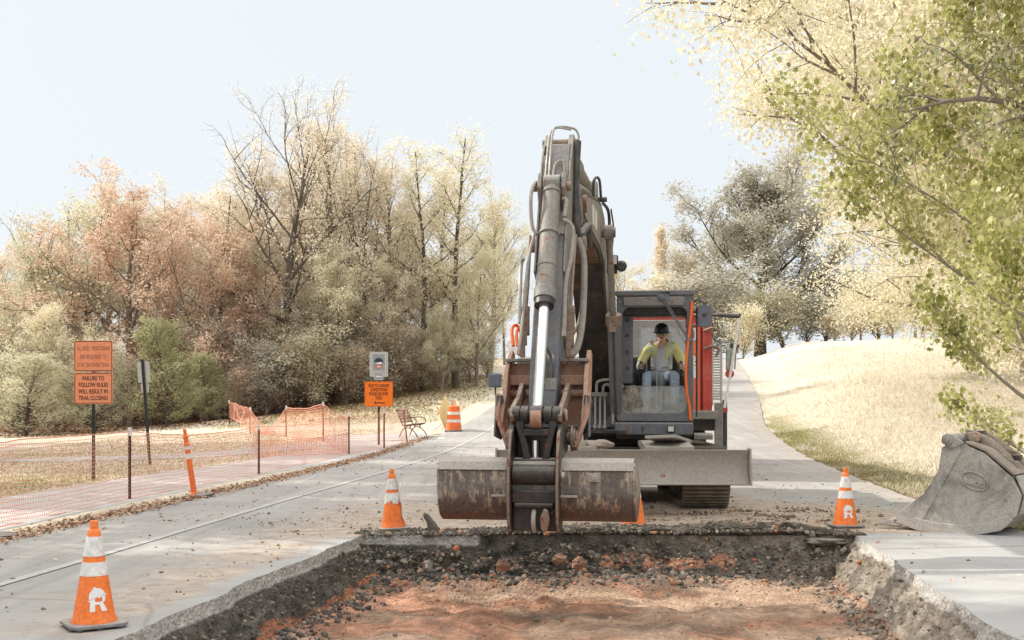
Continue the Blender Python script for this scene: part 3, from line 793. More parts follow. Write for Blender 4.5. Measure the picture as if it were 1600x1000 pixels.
# ------------------------------------------------------------------ traffic cones
M_CONE = paint('orange_cone_plastic', (.90, .19, .02), (.72, .27, .12), .35, 5, .45, 0, .12, 0, .05, 40, .5)
M_REFL = paint('white_reflective_band', (.78, .77, .74), (.60, .56, .50), .4, 6, .45, 0, .1, 0, .05)
M_RUBB = paint('grey_rubber_base', (.16, .16, .17), (.36, .34, .31), .7, 8, .8, 0, .6, 0, .3)
M_WHT = plain('white_print', (.80, .78, .75), .6, 0, .1)
CH = .71
def cone_r(z):
    return .142+(.032-.142)*(z-.035)/(CH-.035-.02) if z < CH-.02 else .030
def make_cone(logo=True, ragged=False, seed=1):
    e = empty('traffic_cone')
    mb = MB(); rr = random.Random(seed)
    # base: octagonal pad with feet
    w = .19; c = .05
    pl = [(-w+c, -w), (w-c, -w), (w, -w+c), (w, w-c), (w-c, w), (-w+c, w), (-w, w-c), (-w, -w+c)]
    mb.prism(pl, lambda p, t: Vector((p[0], p[1], t)), .012, .034)
    for x in (-.13, 0, .13):
        for y in (-.15, .15): mb.box((x, y, .008), (.04, .04, .016))
    mb.build('base', M_RUBB, e, .004)
    def band(name, z0, z1, off, mat, n=36):
        b = MB(); zs = [z0+(z1-z0)*i/6 for i in range(7)]
        prof_ = [(cone_r(z)+off, z) for z in zs]
        b.lathe([(cone_r(z0)-.004, z0)]+prof_+[(cone_r(z1)-.004, z1)], None, n)
        return b.build(name, mat, e, 0, 50)
    b = MB(); zs = [.035+(CH-.06-.035)*i/20 for i in range(21)]
    b.lathe([(.150, .034), (.150, .042)]+[(cone_r(z), z) for z in zs if z > .045]+[(.036, CH-.058), (.026, CH-.055), (.028, CH-.01), (.024, CH), (.012, CH)], None, 40)
    body = b.build('body', M_CONE, e, 0, 50)
    if not ragged:
        band('reflective_band', .345, .435, .003, M_REFL); band('reflective_band', .475, .605, .003, M_REFL)
    else:
        for z0, z1 in ((.33, .435), (.475, .60)):
            b = MB(); n = 40; vs = []
            for k in range(n+1):
                an = 2*pi*k/n*.97
                lo = z0+.03*rr.uniform(-1, .6)*(1 if z0 < .4 else .3); hi = z1+.006*rr.uniform(-1, 1)
                for z in (lo, (lo+hi)/2, hi):
                    r = cone_r(z)+.005+.014*max(0, n3(an*1.6, z*9, seed)); vs.append((r*cos(an), r*sin(an), z))
            b.add(vs, [(k*3+j, (k+1)*3+j, (k+1)*3+j+1, k*3+j+1) for k in range(n) for j in (0, 1)])
            b.build('reflective_band', M_REFL, e, 0, 40, fix=False)
        b = MB(); vs = []      # strip of band hanging loose down the right side
        for k in range(9):
            z = .60-.062*k; an = -.55+.05*sin(k*1.3)
            for s in (-.5, .5):
                a2 = an+s*(.28+.1*sin(k*2.)); r = cone_r(z)+.016+.012*sin(k*1.7); vs.append((r*cos(a2), r*sin(a2), z))
        b.add(vs, [(k*2, k*2+1, k*2+3, k*2+2) for k in range(8)]); b.build('torn_band', M_REFL, e, 0, 40, fix=False)
    if logo:
        b = MB()
        def wrap(x, y, dz=0.0, off=.0025):
            z = .19+y+dz; r = cone_r(z)+off; an = -pi/2+x/cone_r(.20)
            return Vector((r*cos(an), r*sin(an), z))
        def poly(pts, off=.0025):
            # fan strips so that the shape follows the cone
            b.add([wrap(x, y, 0, off) for x, y in pts], [tuple(range(len(pts)))])
        # letter R built from blocks
        def quad(x0, y0, x1, y1, x2, y2, x3, y3): poly([(x0, y0), (x1, y1), (x2, y2), (x3, y3)])
        for i in range(4):
            q0, q1 = i/4, (i+1)/4
            quad(-.052+.028*0, -.075+.075*q0, -.022, -.075+.075*q0, -.022, -.075+.075*q1, -.052, -.075+.075*q1)
            quad(-.002+.020*(1-q0), -.075+.06*q0, .026+.026*(1-q0), -.075+.06*q0, .026+.026*(1-q1), -.075+.06*q1, -.002+.020*(1-q1), -.075+.06*q1)
        quad(-.024, -.030, .0, -.030, .0, -.012, -.024, -.012); quad(.0, -.030, .028, -.018, .028, -.008, .0, -.012)
        quad(.022, -.020, .044, -.008, .047, .030, .024, .030)
        quad(.0, .012, .030, .022, .030, .035, .0, .030)
        # hard hat: tilted dome, brim and ridge
        T_ = RD(20); ca_, sa_ = cos(T_), sin(T_)
        def hat(pts):
            poly([(-.005+x*ca_-y*sa_, .020+x*sa_+y*ca_) for x, y in pts], .0035)
        N_ = 12
        arc = [(.056*cos(pi*k/N_), .060*sin(pi*k/N_)) for k in range(N_+1)]
        for k in range(N_): 
            a_, c_ = arc[k], arc[k+1]; hat([(a_[0], 0), a_, c_, (c_[0], 0)])
        hat([(-.062, -.012), (-.062, -.003), (-.02, -.003), (-.02, -.012)]); hat([(.0, -.010), (.0, -.002), (.068, -.004), (.068, -.012)])
        hat([(-.012, .056), (-.010, .068), (.010, .068), (.012, .056)])
        b.build('printed_logo', M_WHT, e, 0, None, fix=False)
    return e
def cone_at(e, px, py_base, Y, rz, label, tilt=(0, 0), s=1.0):
    e.location = ((px-800)/F*Y, Y, hgt((px-800)/F*Y, Y)+.026); e.rotation_euler = (tilt[0], tilt[1], rz); e.scale = (s, s, s)
    tag(e, label, 'traffic cone', 'orange traffic cones around the pit')
cone_at(make_cone(True), 147, 980, 7.78, RD(34), 'nearest orange traffic cone at the left corner of the pit with two white bands')
cone_at(make_cone(False, True, 5), 615, 832, 13.6, RD(10), 'dirty orange cone with torn white bands behind the left corner of the pit', (RD(1), RD(-2)))
cone_at(make_cone(False), 990, 828, 13.95, RD(30), 'orange cone almost hidden behind the right end of the hanging bucket')
cone_at(make_cone(True), 1321, 824, 13.85, RD(4), 'orange cone on the right in front of the grass verge beside the lying bucket')

# ------------------------------------------------------------------ channelizer tube
M_OR = paint('orange_plastic', (.88, .17, .03), (.6, .24, .14), .35, 5, .5, 0, .15, 0, .05)
M_BLK = paint('black_rubber', (.03, .03, .03), (.25, .22, .19), .5, 8, .8, 0, .5, 0, .3)
p0 = G(304, 18.2)
e = empty('channelizer_post', p0+Vector((0, 0, .03)), 0, 'leaning orange tube post with two white bands at the road edge', 'delineator post')
e.rotation_euler = (RD(2), RD(-8), 0)
b = MB(); b.lathe([(.055, 0), (.055, .05), (.045, .06), (.043, .80), (.052, .805), (.052, .83), (.036, .845), (.034, .93), (.046, .935), (.046, .96), (.030, .975), (.026, 1.03), (.03, 1.06), (.012, 1.08)], None, 20); b.build('tube', M_OR, e, 0, 40)
for z in (.60, .75): b = MB(); b.lathe([(.044, z), (.0465, z), (.0465, z+.08), (.044, z+.08)], None, 20); b.build('reflective_band', M_REFL, e)
b = MB(); b.lathe([(.20, 0), (.20, .02), (.16, .045), (.05, .06)], Matrix.Translation((.13, 0, -.015)) @ Matrix.Scale(.85, 4, (1, 0, 0)), 20); b.build('base', M_BLK, e)
# small black base at the far left of the verge
b = MB(); b.lathe([(.16, 0), (.16, .03), (.11, .055), (.04, .06)], None, 18); o = b.build('rubber_base', M_BLK, None); o.location = G(4, 12.75, .03); tag(o, 'black rubber base left on the verge at the left edge of the picture', 'rubber base')

# ------------------------------------------------------------------ signs
M_POST = paint('dark_green_post', (.035, .04, .04), (.2, .18, .15), .35, 6, .6, .3, .1, 0, .1)
M_SIGN_O = paint('faded_orange_sheeting', (.78, .25, .11), (.85, .33, .2), .6, 3, .5, 0, .1, 0, .05)
M_SIGN_B = paint('bright_orange_sheeting', (.93, .20, .01), (.90, .24, .05), .3, 3, .45, 0, .05, 0, .03)
M_INK = plain('black_sign_ink', (.045, .03, .025), .6)
M_INKF = plain('faded_sign_ink', (.26, .12, .08), .6)
M_ALU = plain('bare_aluminium_sign_back', (.50, .48, .45), .45, .3, .12)
M_GREY = plain('grey_sign_face', (.30, .31, .31), .5, 0, .1)
M_WH2 = plain('white_sign_line', (.75, .75, .74), .5, 0, .05)
M_RED2 = plain('red_print', (.62, .14, .07), .5)
M_NAVY = plain('dark_blue_print', (.03, .05, .07), .5)
def rrect(w, h, r, n=4):
    out = []
    for cx, cy, a0 in ((w/2-r, h/2-r, 0), (-w/2+r, h/2-r, 90), (-w/2+r, -h/2+r, 180), (w/2-r, -h/2+r, 270)):
        for k in range(n+1):
            a = RD(a0+90*k/n); out.append((cx+r*cos(a), cy+r*sin(a)))
    return out
def ring(mb, w, h, r, t, y, cz, off=(0, 0)):
    A, B = rrect(w, h, r), rrect(w-2*t, h-2*t, max(.005, r-t)); n = len(A)
    mb.add([(p[0]+off[0], y, p[1]+cz) for p in A]+[(p[0]+off[0], y, p[1]+cz) for p in B], [(i, (i+1) % n, n+(i+1) % n, n+i) for i in range(n)])
def panel(name, w, h, cz, mat, parent, y=-.035, lab=None, th=.004):
    b = MB(); b.prism(rrect(w, h, .035), lambda p, t: Vector((p[0], t, p[1]+cz)), y-th/2, y+th/2)
    o = b.build(name, mat, parent)
    if lab: tag(o, lab)
    return o
def upost(h, parent, mat=M_POST, name='post'):
    b = MB()   # U-channel section
    pl = [(-.035, 0), (-.020, 0), (-.014, .022), (.014, .022), (.020, 0), (.035, 0), (.035, .005), (.024, .005), (.017, .028), (-.017, .028), (-.024, .005), (-.035, .005)]
    b.prism(pl, lambda p, t: Vector((p[0], p[1]-.028, t)), -.25, h)
    return b.build(name, mat, parent)
s = empty('warning_sign', G(147, 22.3), RD(-3), 'pair of faded orange trail rule signs on one dark post behind the net', 'sign')
upost(2.68, s)
p1 = panel('sign_panel', .765, .60, 2.40, M_SIGN_O, s, lab='upper orange panel asking bikes and pedestrians to stay on the trail')
p2 = panel('sign_panel', .765, .605, 1.775, M_SIGN_O, s, lab='lower orange panel warning of trail closing')
b = MB(); ring(b, .74, .575, .03, .012, -.0395, 2.40); b.build('border_line', M_INK, p1, fix=False)
b = MB(); ring(b, .74, .58, .03, .012, -.0395, 1.775); b.build('border_line', M_INK, p2, fix=False)
b = MB()
for tx, dz in (('ALL BIKES · PEDESTRIANS', .145), ('ARE REQUIRED TO', -.02), ('STAY ON RIVER TRAIL', -.175)):
    b = MB(); add_text(b, tx, .115, lambda x, y, dz=dz: Vector((x, -.0405, 2.40+dz+y)), .50 if len(tx) > 20 else .55, 0, .0)
    b.build('lettering', M_INKF, p1, 0, None, fix=False)
b = MB()
for tx, dz in (('FAILURE TO', .19), ('FOLLOW RULES', .065), ('WILL RESULT IN', -.065), ('TRAIL CLOSING', -.19)):
    b = MB(); add_text(b, tx, .115, lambda x, y, dz=dz: Vector((x, -.0405, 1.775+dz+y)), .70, 0, .002)
    b.build('lettering', M_INK, p2, 0, None, fix=False)
b = MB()
for z in (2.60, 2.14, 2.03, 1.53): b.lathe([(.013, 0), (.013, .008), (.004, .01)], Matrix.Translation((0, -.038, z)) @ Matrix.Rotation(RD(90), 4, 'X'), 10)
b.each('bolt', M_ALU, s)
s = empty('trail_sign', G(235, 27.2), 0, 'grey back of a small sign on a leaning dark post in front of the cedar', 'sign')
s.rotation_euler = (0, RD(-4.2), 0)
upost(2.50, s); panel('sign_panel', .29, .50, 2.20, M_ALU, s, .01); panel('sign_panel', .19, .22, 1.82, M_ALU, s, .01)
s = empty('trail_sign', G(592, 35.0), RD(2), 'orange detour sign under a grey trail emblem sign with white arrow', 'sign')
upost(2.62, s)
bk = panel('sign_panel', .56, .76, 2.46, M_ALU, s, -.0345, 'plain grey backing panel')
p1 = panel('sign_panel', .42, .55, 2.52, M_GREY, s, -.045, 'grey panel with trail emblem')
b = MB(); ring(b, .41, .54, .03, .014, -.049, 2.52); b.build('border_line', M_WH2, p1, fix=False)
b = MB(); th = [RD(a) for a in range(0, 181, 15)]
b.add([(.14*cos(a), -.050, 2.53+.13*sin(a)) for a in th]+[(.10, -.050, 2.53), (.06, -.050, 2.565), (-.02, -.050, 2.575), (-.10, -.050, 2.54)], [tuple(range(len(th)+4))]); b.each('emblem_shape', M_NAVY, p1, fix=False)
b = MB(); b.add([(-.10, -.050, 2.42), (-.085, -.050, 2.38), (0, -.050, 2.32), (.085, -.050, 2.38), (.10, -.050, 2.42)], [(0, 1, 2, 3, 4)]); b.add([(-.115, -.050, 2.455), (-.115, -.050, 2.435), (.115, -.050, 2.435), (.115, -.050, 2.455)], [(0, 1, 2, 3)]); b.each('emblem_shape', M_RED2, p1, fix=False)
b = MB(); b.add([(-.05, -.0508, 2.405), (-.05, -.0508, 2.375), (.05, -.0508, 2.375), (.05, -.0508, 2.405)], [(0, 1, 2, 3)]); b.add([(-.05, -.0508, 2.50), (-.10, -.0508, 2.47), (.10, -.0508, 2.47), (.085, -.0508, 2.53), (.05, -.0508, 2.54)], [(0, 1, 2, 3, 4)]); b.each('emblem_shape', M_WH2, p1, fix=False)
p2 = panel('sign_panel', .28, .22, 2.09, M_GREY, s, -.045, 'small grey panel with white arrow')
b = MB(); ring(b, .27, .21, .03, .010, -.049, 2.09)
def arrow(mb, L_, hw, t, cz, y, cx=0): mb.add([(cx-L_/2, y, cz), (cx-L_/2+hw*1.3, y, cz+hw), (cx-L_/2+hw*1.1, y, cz+t), (cx+L_/2, y, cz+t), (cx+L_/2, y, cz-t), (cx-L_/2+hw*1.1, y, cz-t), (cx-L_/2+hw*1.3, y, cz-hw)], [(0, 1, 2, 5, 6), (2, 3, 4, 5)])
b.build('border_line', M_WH2, p2, fix=False); b = MB(); arrow(b, .19, .05, .018, 2.09, -.050); b.build('arrow', M_WH2, p2, fix=False)
p3 = panel('sign_panel', .86, .76, 1.56, M_SIGN_B, s, -.045, 'bright orange panel with detour text')
b = MB(); ring(b, .84, .74, .03, .012, -.049, 1.56)
b.build('border_line', plain('dark_orange_line', (.60, .10, .02), .5), p3, fix=False)
M_INKB = plain('brown_sign_ink', (.16, .03, .01), .6)
for tx, dz, sc in (('DUE TO UNSAFE', .25, .62), ('CONDITIONS', .125, .62), ('PLEASE USE RIVER', .0, .54), ('TRAIL', -.125, .62)):
    b = MB(); add_text(b, tx, .135, lambda x, y, dz=dz: Vector((x, -.051, 1.56+dz+y)), sc, 0, .004)
    b.build('lettering', M_INKB, p3, 0, None, fix=False)
b = MB(); arrow(b, .34, .05, .016, 1.29, -.051, .02); b.build('arrow', M_INK, p3, 0, None, fix=False)

# diamond sign turned almost edge-on
s = empty('diamond_sign', G(696, 41.0), RD(72), 'pale yellow diamond warning sign turned nearly edge on beside the orange drum', 'sign')
R45 = [(0, -.62), (.62, 0), (0, .62), (-.62, 0)]
b = MB(); b.prism(R45, lambda p, t: Vector((p[0], t, p[1]+.66)), -.004, .004); b.build('sign_panel', plain('pale_yellow_sheeting', (.80, .70, .34), .5, 0, .05), s)
b = MB(); b.prism([(p[0]*1.03, p[1]*1.03) for p in R45], lambda p, t: Vector((p[0], t, p[1]+.66)), .006, .010); b.build('sign_back', M_SIGN_B, s)
b = MB(); b.tube([(0, .03, 1.1), (0, .03, .12)], .02, 8)
for a in (40, 140, 220, 320): b.tube([(0, .03, .30), (.55*cos(RD(a)), .03+.45*sin(RD(a)), .0)], .014, 6)
b.build('stand', M_ALU, s)
# construction drum
s = empty('construction_drum', G(709, 40.6), 0, 'orange construction drum with white bands and a warning lamp at the road edge', 'traffic drum')
b = MB(); b.lathe([(.29, .0), (.29, .06), (.27, .07), (.265, .28), (.25, .29), (.245, .50), (.235, .51), (.23, .70), (.22, .71), (.215, .88), (.20, .90), (.08, .93)], None, 28); b.build('body', M_OR, s)
for z0, z1, r0, r1 in ((.33, .43, .252, .249), (.60, .70, .240, .235)): b = MB(); b.lathe([(r0-.01, z0), (r0+.002, z0), (r1+.002, z1), (r1-.01, z1)], None, 28); b.build('reflective_band', M_REFL, s)
b = MB(); b.lathe([(.32, 0), (.32, .05), (.27, .07)], None, 24); b.build('base', M_BLK, s)
b = MB(); b.box((0, 0, .96), (.10, .07, .06)); b.lathe([(.01, -.03), (.07, -.03), (.07, .03), (.01, .03)], Matrix.Translation((0, 0, 1.04)) @ Matrix.Rotation(RD(90), 4, 'X'), 16); b.each('warning_lamp', plain('amber_lens', (.75, .45, .25), .3), s)

# park bench
M_IRON = paint('dark_brown_iron', (.13, .045, .03), (.2, .1, .07), .4, 6, .6, .2, .1)
M_SLAT = paint('bench_slats', (.20, .12, .09), (.36, .26, .21), .5, 6, .7, 0, .4)
s = empty('park_bench', G(645, 38.0, .05), RD(82), 'slatted park bench with curved iron ends seen from its end', 'bench')
for x in (-.72, .72):
    b = MB()
    b.tube(spline([(x, -.32, 0), (x, -.24, .14), (x, -.10, .27), (x, .05, .30), (x, .18, .22), (x, .28, .0)], 5), .018, 6)
    b.tube(spline([(x, -.25, .42), (x, -.1, .38), (x, .12, .36), (x, .22, .50), (x, .30, .72), (x, .38, .88)], 5), .02, 6)
    b.tube(spline([(x, -.24, .42), (x, -.28, .52), (x, -.20, .62), (x, .0, .63), (x, .22, .60)], 5), .016, 6)
    b.tube([(x, -.08, .28), (x, -.08, .38)], .02, 6); b.tube([(x, .1, .29), (x, .1, .36)], .02, 6)
    b.build('end_frame', M_IRON, s)
b = MB()
for k in range(5): b.box((0, -.23+k*.085, .43-.012*k), (1.5, .065, .025))
b.build('seat', M_SLAT, s)
b = MB()
for k in range(5): b.box((0, .185+.038*k, .50+.085*k), (1.5, .025, .065), Matrix.Rotation(RD(-22), 3, 'X'))
b.build('backrest', M_SLAT, s)
# thin pole with clear flag by the road behind the machine
s = empty('marker_pole', G(799, 33.0), 0, 'thin dark pole with a small pale diamond flag left of the excavator arm', 'marker pole')
b = MB(); b.tube([(0, 0, -.1), (.0, 0, 3.2)], .012, 6); b.build('pole', M_POST, s)
b = MB(); b.prism([(0, -.3), (.28, 0), (0, .3), (-.28, 0)], lambda p, t: Vector((p[0]+.1, t-.02, p[1]+3.0)), 0, .01); b.build('flag', plain('pale_flag', (.72, .70, .66), .6), s)

# ------------------------------------------------------------------ orange safety net
M_NET = plain('orange_plastic_net', (.86, .38, .26), .6, 0, .15, 4)
M_STAKE = paint('rusty_t_post', (.055, .03, .025), (.22, .10, .06), .6, 6, .8, .2, .1, .2)
M_STKW = plain('white_post_tip', (.72, .70, .66), .6)
def net_fence(posts, label, cell=.05, rows=21, seed=1, w=.0072, stakes=None, sag=.10):
    """posts: (x, y, top, bottom, lean) along the run"""
    e = empty('safety_fence', posts[0][0:2]+(hgt(*posts[0][0:2]),), 0, label, 'safety fence')
    o0 = Vector(e.location); quads = []
    for si, (a, b_) in enumerate(zip(posts, posts[1:])):
        A, B = Vector(a[:2]), Vector(b_[:2]); L_ = (B-A).length; n = max(4, int(L_/cell)); nr = Vector((-(B-A).y, (B-A).x)).normalized()
        gridp = []
        for i in range(n+1):
            t = i/n; p = A.lerp(B, t); zt = a[2]+(b_[2]-a[2])*t-sag*sin(pi*t)*(1+.5*n3(si*7.7, seed))*(.35 if si == 0 else 1); zb = a[3]+(b_[3]-a[3])*t+.04*sin(pi*t)*n3(si*3.1, 2.+seed)
            col = []
            for j in range(rows+1):
                q = j/rows; off = .10*n3(p.x*1.1+seed, p.y*1.1, q*1.6)*sin(pi*t)**.5 if 0 < t < 1 else 0
                xx, yy = p.x+nr.x*off, p.y+nr.y*off
                zz = zb+(zt-zb)*q+.03*n3(p.x*1.7, p.y*1.7, q*4+seed)*sin(pi*t)
                col.append(Vector((xx, yy, hgt(xx, yy)+zz)))
            gridp.append(col)
        hw = w/2; up = Vector((0, 0, hw)); dr = Vector(((B-A).x, (B-A).y, 0)).normalized()*hw*1.5
        for j in range(rows+1):
            u2 = up*(2.0 if j in (0, rows) else 1.0)
            for i in range(n):
                p, q = gridp[i][j]-o0, gridp[i+1][j]-o0; quads += [p-u2, q-u2, q+u2, p+u2]
        for i in range(0, n+1):
            for j in range(rows):
                p, q = gridp[i][j]-o0, gridp[i][j+1]-o0; quads += [p-dr, p+dr, q+dr, q-dr]
    me = fastmesh('net', np.array([tuple(v) for v in quads]), 4); link('net', me, M_NET, e, None)
    for k, p in enumerate(posts):
        if stakes and not stakes[k]: continue
        z0 = hgt(p[0], p[1])-o0.z; b = MB(); x, y = p[0]-o0.x, p[1]-o0.y; H_ = max(p[2], .9)+.06; ln = p[4] if len(p) > 4 else 0
        R_ = Matrix.Rotation(ln, 3, 'Y')
        for d in ((.05, .008), (.008, .04)): b.box(R_ @ Vector((0, 0, H_*.5-.1))+Vector((x, y+.02, z0)), (d[0]*.9, d[1]*.9, H_+.1), R_)
        ps = b.build('post', M_STAKE, e)
        b = MB(); b.box(R_ @ Vector((0, 0, H_-.06))+Vector((x, y+.02, z0)), (.05, .044, .13), R_); b.build('post_tip', M_STKW, ps)
    return e
def gp(px, Y, top=1.03, bot=.02, ln=0.0): v = G(px, Y); return (v.x, v.y, top, bot, ln)
net_fence([(-6.35, 10.6, 1.12, .02), gp(202, 17.8, 1.06), gp(404, 23.8, 1.0), gp(545, 31.2, 1.10), gp(600, 33.6, 1.10), gp(636, 36.2, 1.10, .02, RD(-6))],
          'long orange mesh safety net on stakes running along the left road edge', .055, 18, 1)
net_fence([gp(358, 47, .95, .35), gp(391, 41, .9, .1), gp(418, 40, .25, .02), gp(447, 39, 1.0), gp(505, 36.3, 1.22), gp(545, 31.4, 1.0)],
          'second sagging orange net behind the first one in the grass', .075, 14, 4, .010, [1, 1, 0, 1, 1, 0], .08)
net_fence([gp(391, 40.8, .9, .1), (-6.6, 30.0, .45, .0), gp(545, 31.6, .55, .02)], 'loose fold of orange net drooping between the two runs', .08, 11, 8, .010, [0, 0, 0], .05)
SKYTOP = 2.2
# ------------------------------------------------------------------ excavator
M_STK = paint('slate_blue_steel', (.085, .09, .115), (.24, .22, .20), .5, 3, .5, 0, .6, .12, .25, 30)
M_DST = paint('dusty_grey_paint', (.17, .165, .155), (.30, .265, .22), .6, 3, .6, 0, .7, .15, .2, 34)
M_CAB = paint('grey_cab_paint', (.115, .12, .135), (.24, .22, .20), .45, 4, .5, 0, .7, .05, .15, 30)
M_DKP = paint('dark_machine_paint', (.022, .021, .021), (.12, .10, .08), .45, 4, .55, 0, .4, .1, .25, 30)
M_BUK = paint('rusty_muddy_steel', (.33, .27, .20), (.13, .085, .06), .95, 2.4, .75, 0, .5, .30, .5, 26, rustcol=(.15, .075, .045))
def bucket_mat():
    t = NT('mud_and_rust_bucket_steel'); c = t.coord('Object'); s_ = t.n('ShaderNodeSeparateXYZ'); t.l(c, s_.inputs[0])
    n1 = t.noise(c, 3.2, 8, .68, .5); n2 = t.noise(c, 38, 5, .7); st = t.noise(t.coord('Object', sv=(5, 5, .5)), 3, 6, .7, .4); n4 = t.noise(c, 1.5, 6, .65, .3)
    mud = t.ramp(n1, [(.36, (.20, .165, .135)), (.46, (.36, .30, .225)), (.62, (.47, .40, .31)), (.72, (.30, .26, .22))])
    blot = t.ramp(t.math('ADD', t.math('MULTIPLY', n1, .5), t.math('MULTIPLY', st, .5)), [(.49, 1), (.535, 0)])
    h = t.n('ShaderNodeMapRange'); h.inputs['From Min'].default_value = .42; h.inputs['From Max'].default_value = .98; t.l(s_.outputs['Z'], h.inputs['Value'])
    hz = t.math('ADD', h.outputs[0], t.math('MULTIPLY', t.math('SUBTRACT', st, .5), 1.1))
    rust = t.ramp(n2, [(.3, (.10, .045, .025)), (.6, (.21, .10, .06)), (.8, (.30, .16, .10))])
    col = t.mix(t.ramp(hz, [(.18, 1), (.52, 0)]), mud, rust)
    col = t.mix(t.math('MULTIPLY', blot, .85), col, (.105, .085, .075))
    band = t.ramp(t.math('ADD', h.outputs[0], t.math('MULTIPLY', t.math('SUBTRACT', n4, .5), .5)), [(.44, 0), (.50, 1), (.60, 1), (.66, 0)])
    col = t.mix(t.math('MULTIPLY', band, .55), col, (.17, .155, .15))
    col = t.mix(1.0, col, t.ramp(n2, [(.25, .65), (.75, 1.35)]), 'MULTIPLY')
    t.bsdf(col, t.ramp(n1, [(.3, .45), (.7, .9)]), 0, t.bump(t.math('ADD', n1, t.math('MULTIPLY', n2, .4)), .5, .015), .4); return t.m
M_BUK = bucket_mat()
M_BKK = paint('greasy_black_casting', (.022, .02, .019), (.12, .10, .09), .5, 7, .35, .2, .25, .1, .3, 30)
M_RST = paint('orange_rust_steel', (.36, .17, .10), (.42, .31, .24), .7, 3.5, .8, 0, .35, .2, .35, 30, rustcol=(.30, .07, .03))
M_PIN = paint('brown_pin_steel', (.20, .13, .09), (.34, .27, .21), .7, 8, .55, .3, .4, .3, .3)
M_BLD = paint('dusty_blade_steel', (.40, .36, .31), (.30, .27, .24), .7, 2.5, .85, 0, .5, .0, .5, 40)
M_TRK = paint('muddy_track_steel', (.075, .065, .05), (.24, .19, .13), .7, 6, .8, .1, .8, .2, .5, 30)
M_CHR = plain('polished_rod', (.78, .80, .82), .16, .85, .05, 8, .02)
M_HOSE = paint('black_hose', (.03, .03, .032), (.2, .18, .16), .5, 8, .6, 0, .6, 0, .1)
M_HOSG = paint('dusty_hose', (.20, .18, .16), (.40, .35, .30), .7, 8, .7, 0, .5, 0, .1)
M_HOSO = plain('orange_hose', (.85, .15, .02), .45, 0, .1)
M_FIT = paint('grey_hydraulic_pipe', (.26, .25, .23), (.42, .38, .33), .6, 8, .5, .2, .5, .1, .1)
M_LAMP = plain('lamp_glass', (.62, .60, .55), .15, 0, .1)
M_MIR = plain('mirror_back', (.13, .14, .17), .5)

EX = empty('excavator', (1.375, 18.0, 0), RD(-9), 'grey wheel-less crawler excavator with raised arm facing the camera behind the pit', 'excavator')
EX['label'] = 'grey crawler excavator with raised arm and hanging grading bucket behind the pit'
def P(u, v, w_): return Vector((v, -u, w_))
def pr(mb, poly, v0, v1): return mb.prism(poly, lambda p, t: P(p[0], t, p[1]), v0, v1)
def cyl(mb, a, b, r, r2=None, n=20): return mb.cyl(P(*a), P(*b), r, r2, n)
def tb(mb, pts, r, n=8, k=6): return mb.tube(spline([P(*p) for p in pts], k) if k else [P(*p) for p in pts], r, n)
def bx(mb, a, b): return mb.bb(P(*a), P(*b))
def arc(cx, cy, r, a0, a1, n=8): return [(cx+r*cos(RD(a0+(a1-a0)*i/n)), cy+r*sin(RD(a0+(a1-a0)*i/n))) for i in range(n+1)]

# ---- boom
b = MB()
poly = arc(.32, 1.62, .24, 150, 300, 6)+[(.78, 1.72), (1.35, 2.42), (1.95, 3.05), (2.35, 3.36), (2.8, 3.50), (4.2, 3.56), (5.05, 3.58)]+arc(5.10, 3.75, .19, -80, 95, 6)+[(4.2, 4.02), (3.1, 4.15), (2.5, 4.20), (2.05, 4.12), (1.55, 3.80), (.85, 2.75), (.15, 1.86)]
pr(b, poly, -.22, .22); boom = b.build('boom', M_DKP, EX, .015)  # near-black box: the shadow on the boom's underside is put into its colour
b = MB()       # lighter side plates, proud of the box
side = [(.9, 2.1), (1.35, 2.60), (1.95, 3.20), (2.35, 3.49), (2.85, 3.58), (4.2, 3.62), (4.95, 3.64), (5.0, 3.86), (4.2, 3.97), (3.1, 4.10), (2.5, 4.14), (2.08, 4.06), (1.6, 3.75), (1.0, 2.85)]
for s in (-1, 1): pr(b, side, s*.222, s*.232)
b.each('side_plate', M_DST, boom, .004)
b = MB()       # stripes of worn lettering on the right face of the boom
for k, (u0, u1) in enumerate(((3.35, 3.55), (3.62, 3.72), (3.80, 4.0))): pr(b, [(u0, 3.70), (u1, 3.70), (u1, 3.94), (u0, 3.94)], .2325, .2345)
b.build('worn_lettering', plain('pale_paint_letters', (.62, .60, .56), .6), boom)
b = MB()
cyl(b, (2.65, -.42, 3.78), (2.65, .42, 3.78), .07); cyl(b, (.32, -.30, 1.62), (.32, .30, 1.62), .11); cyl(b, (5.10, -.27, 3.75), (5.10, .27, 3.75), .10)
b.each('hinge_pin', M_PIN, boom)
b = MB()       # upper surface pipes
for v in (-.12, -.05, .04, .11): tb(b, [(.7, v, 2.75), (1.5, v, 3.86), (2.1, v, 4.22), (3.0, v, 4.24), (4.3, v, 4.10), (4.9, v, 4.02)], .018, 6)
b.each('hydraulic_line', M_FIT, boom)
b = MB()       # rust orange panel low on the underside of the bend
pr(b, [(2.5, 3.41), (2.8, 3.49), (3.2, 3.515), (3.2, 3.495), (2.82, 3.47), (2.52, 3.39)], -.16, .19); b.build('underside_plate', paint('rust_stain', (.22, .11, .07), (.05, .04, .03), .9, 5, .8, 0, .1, .2), boom)
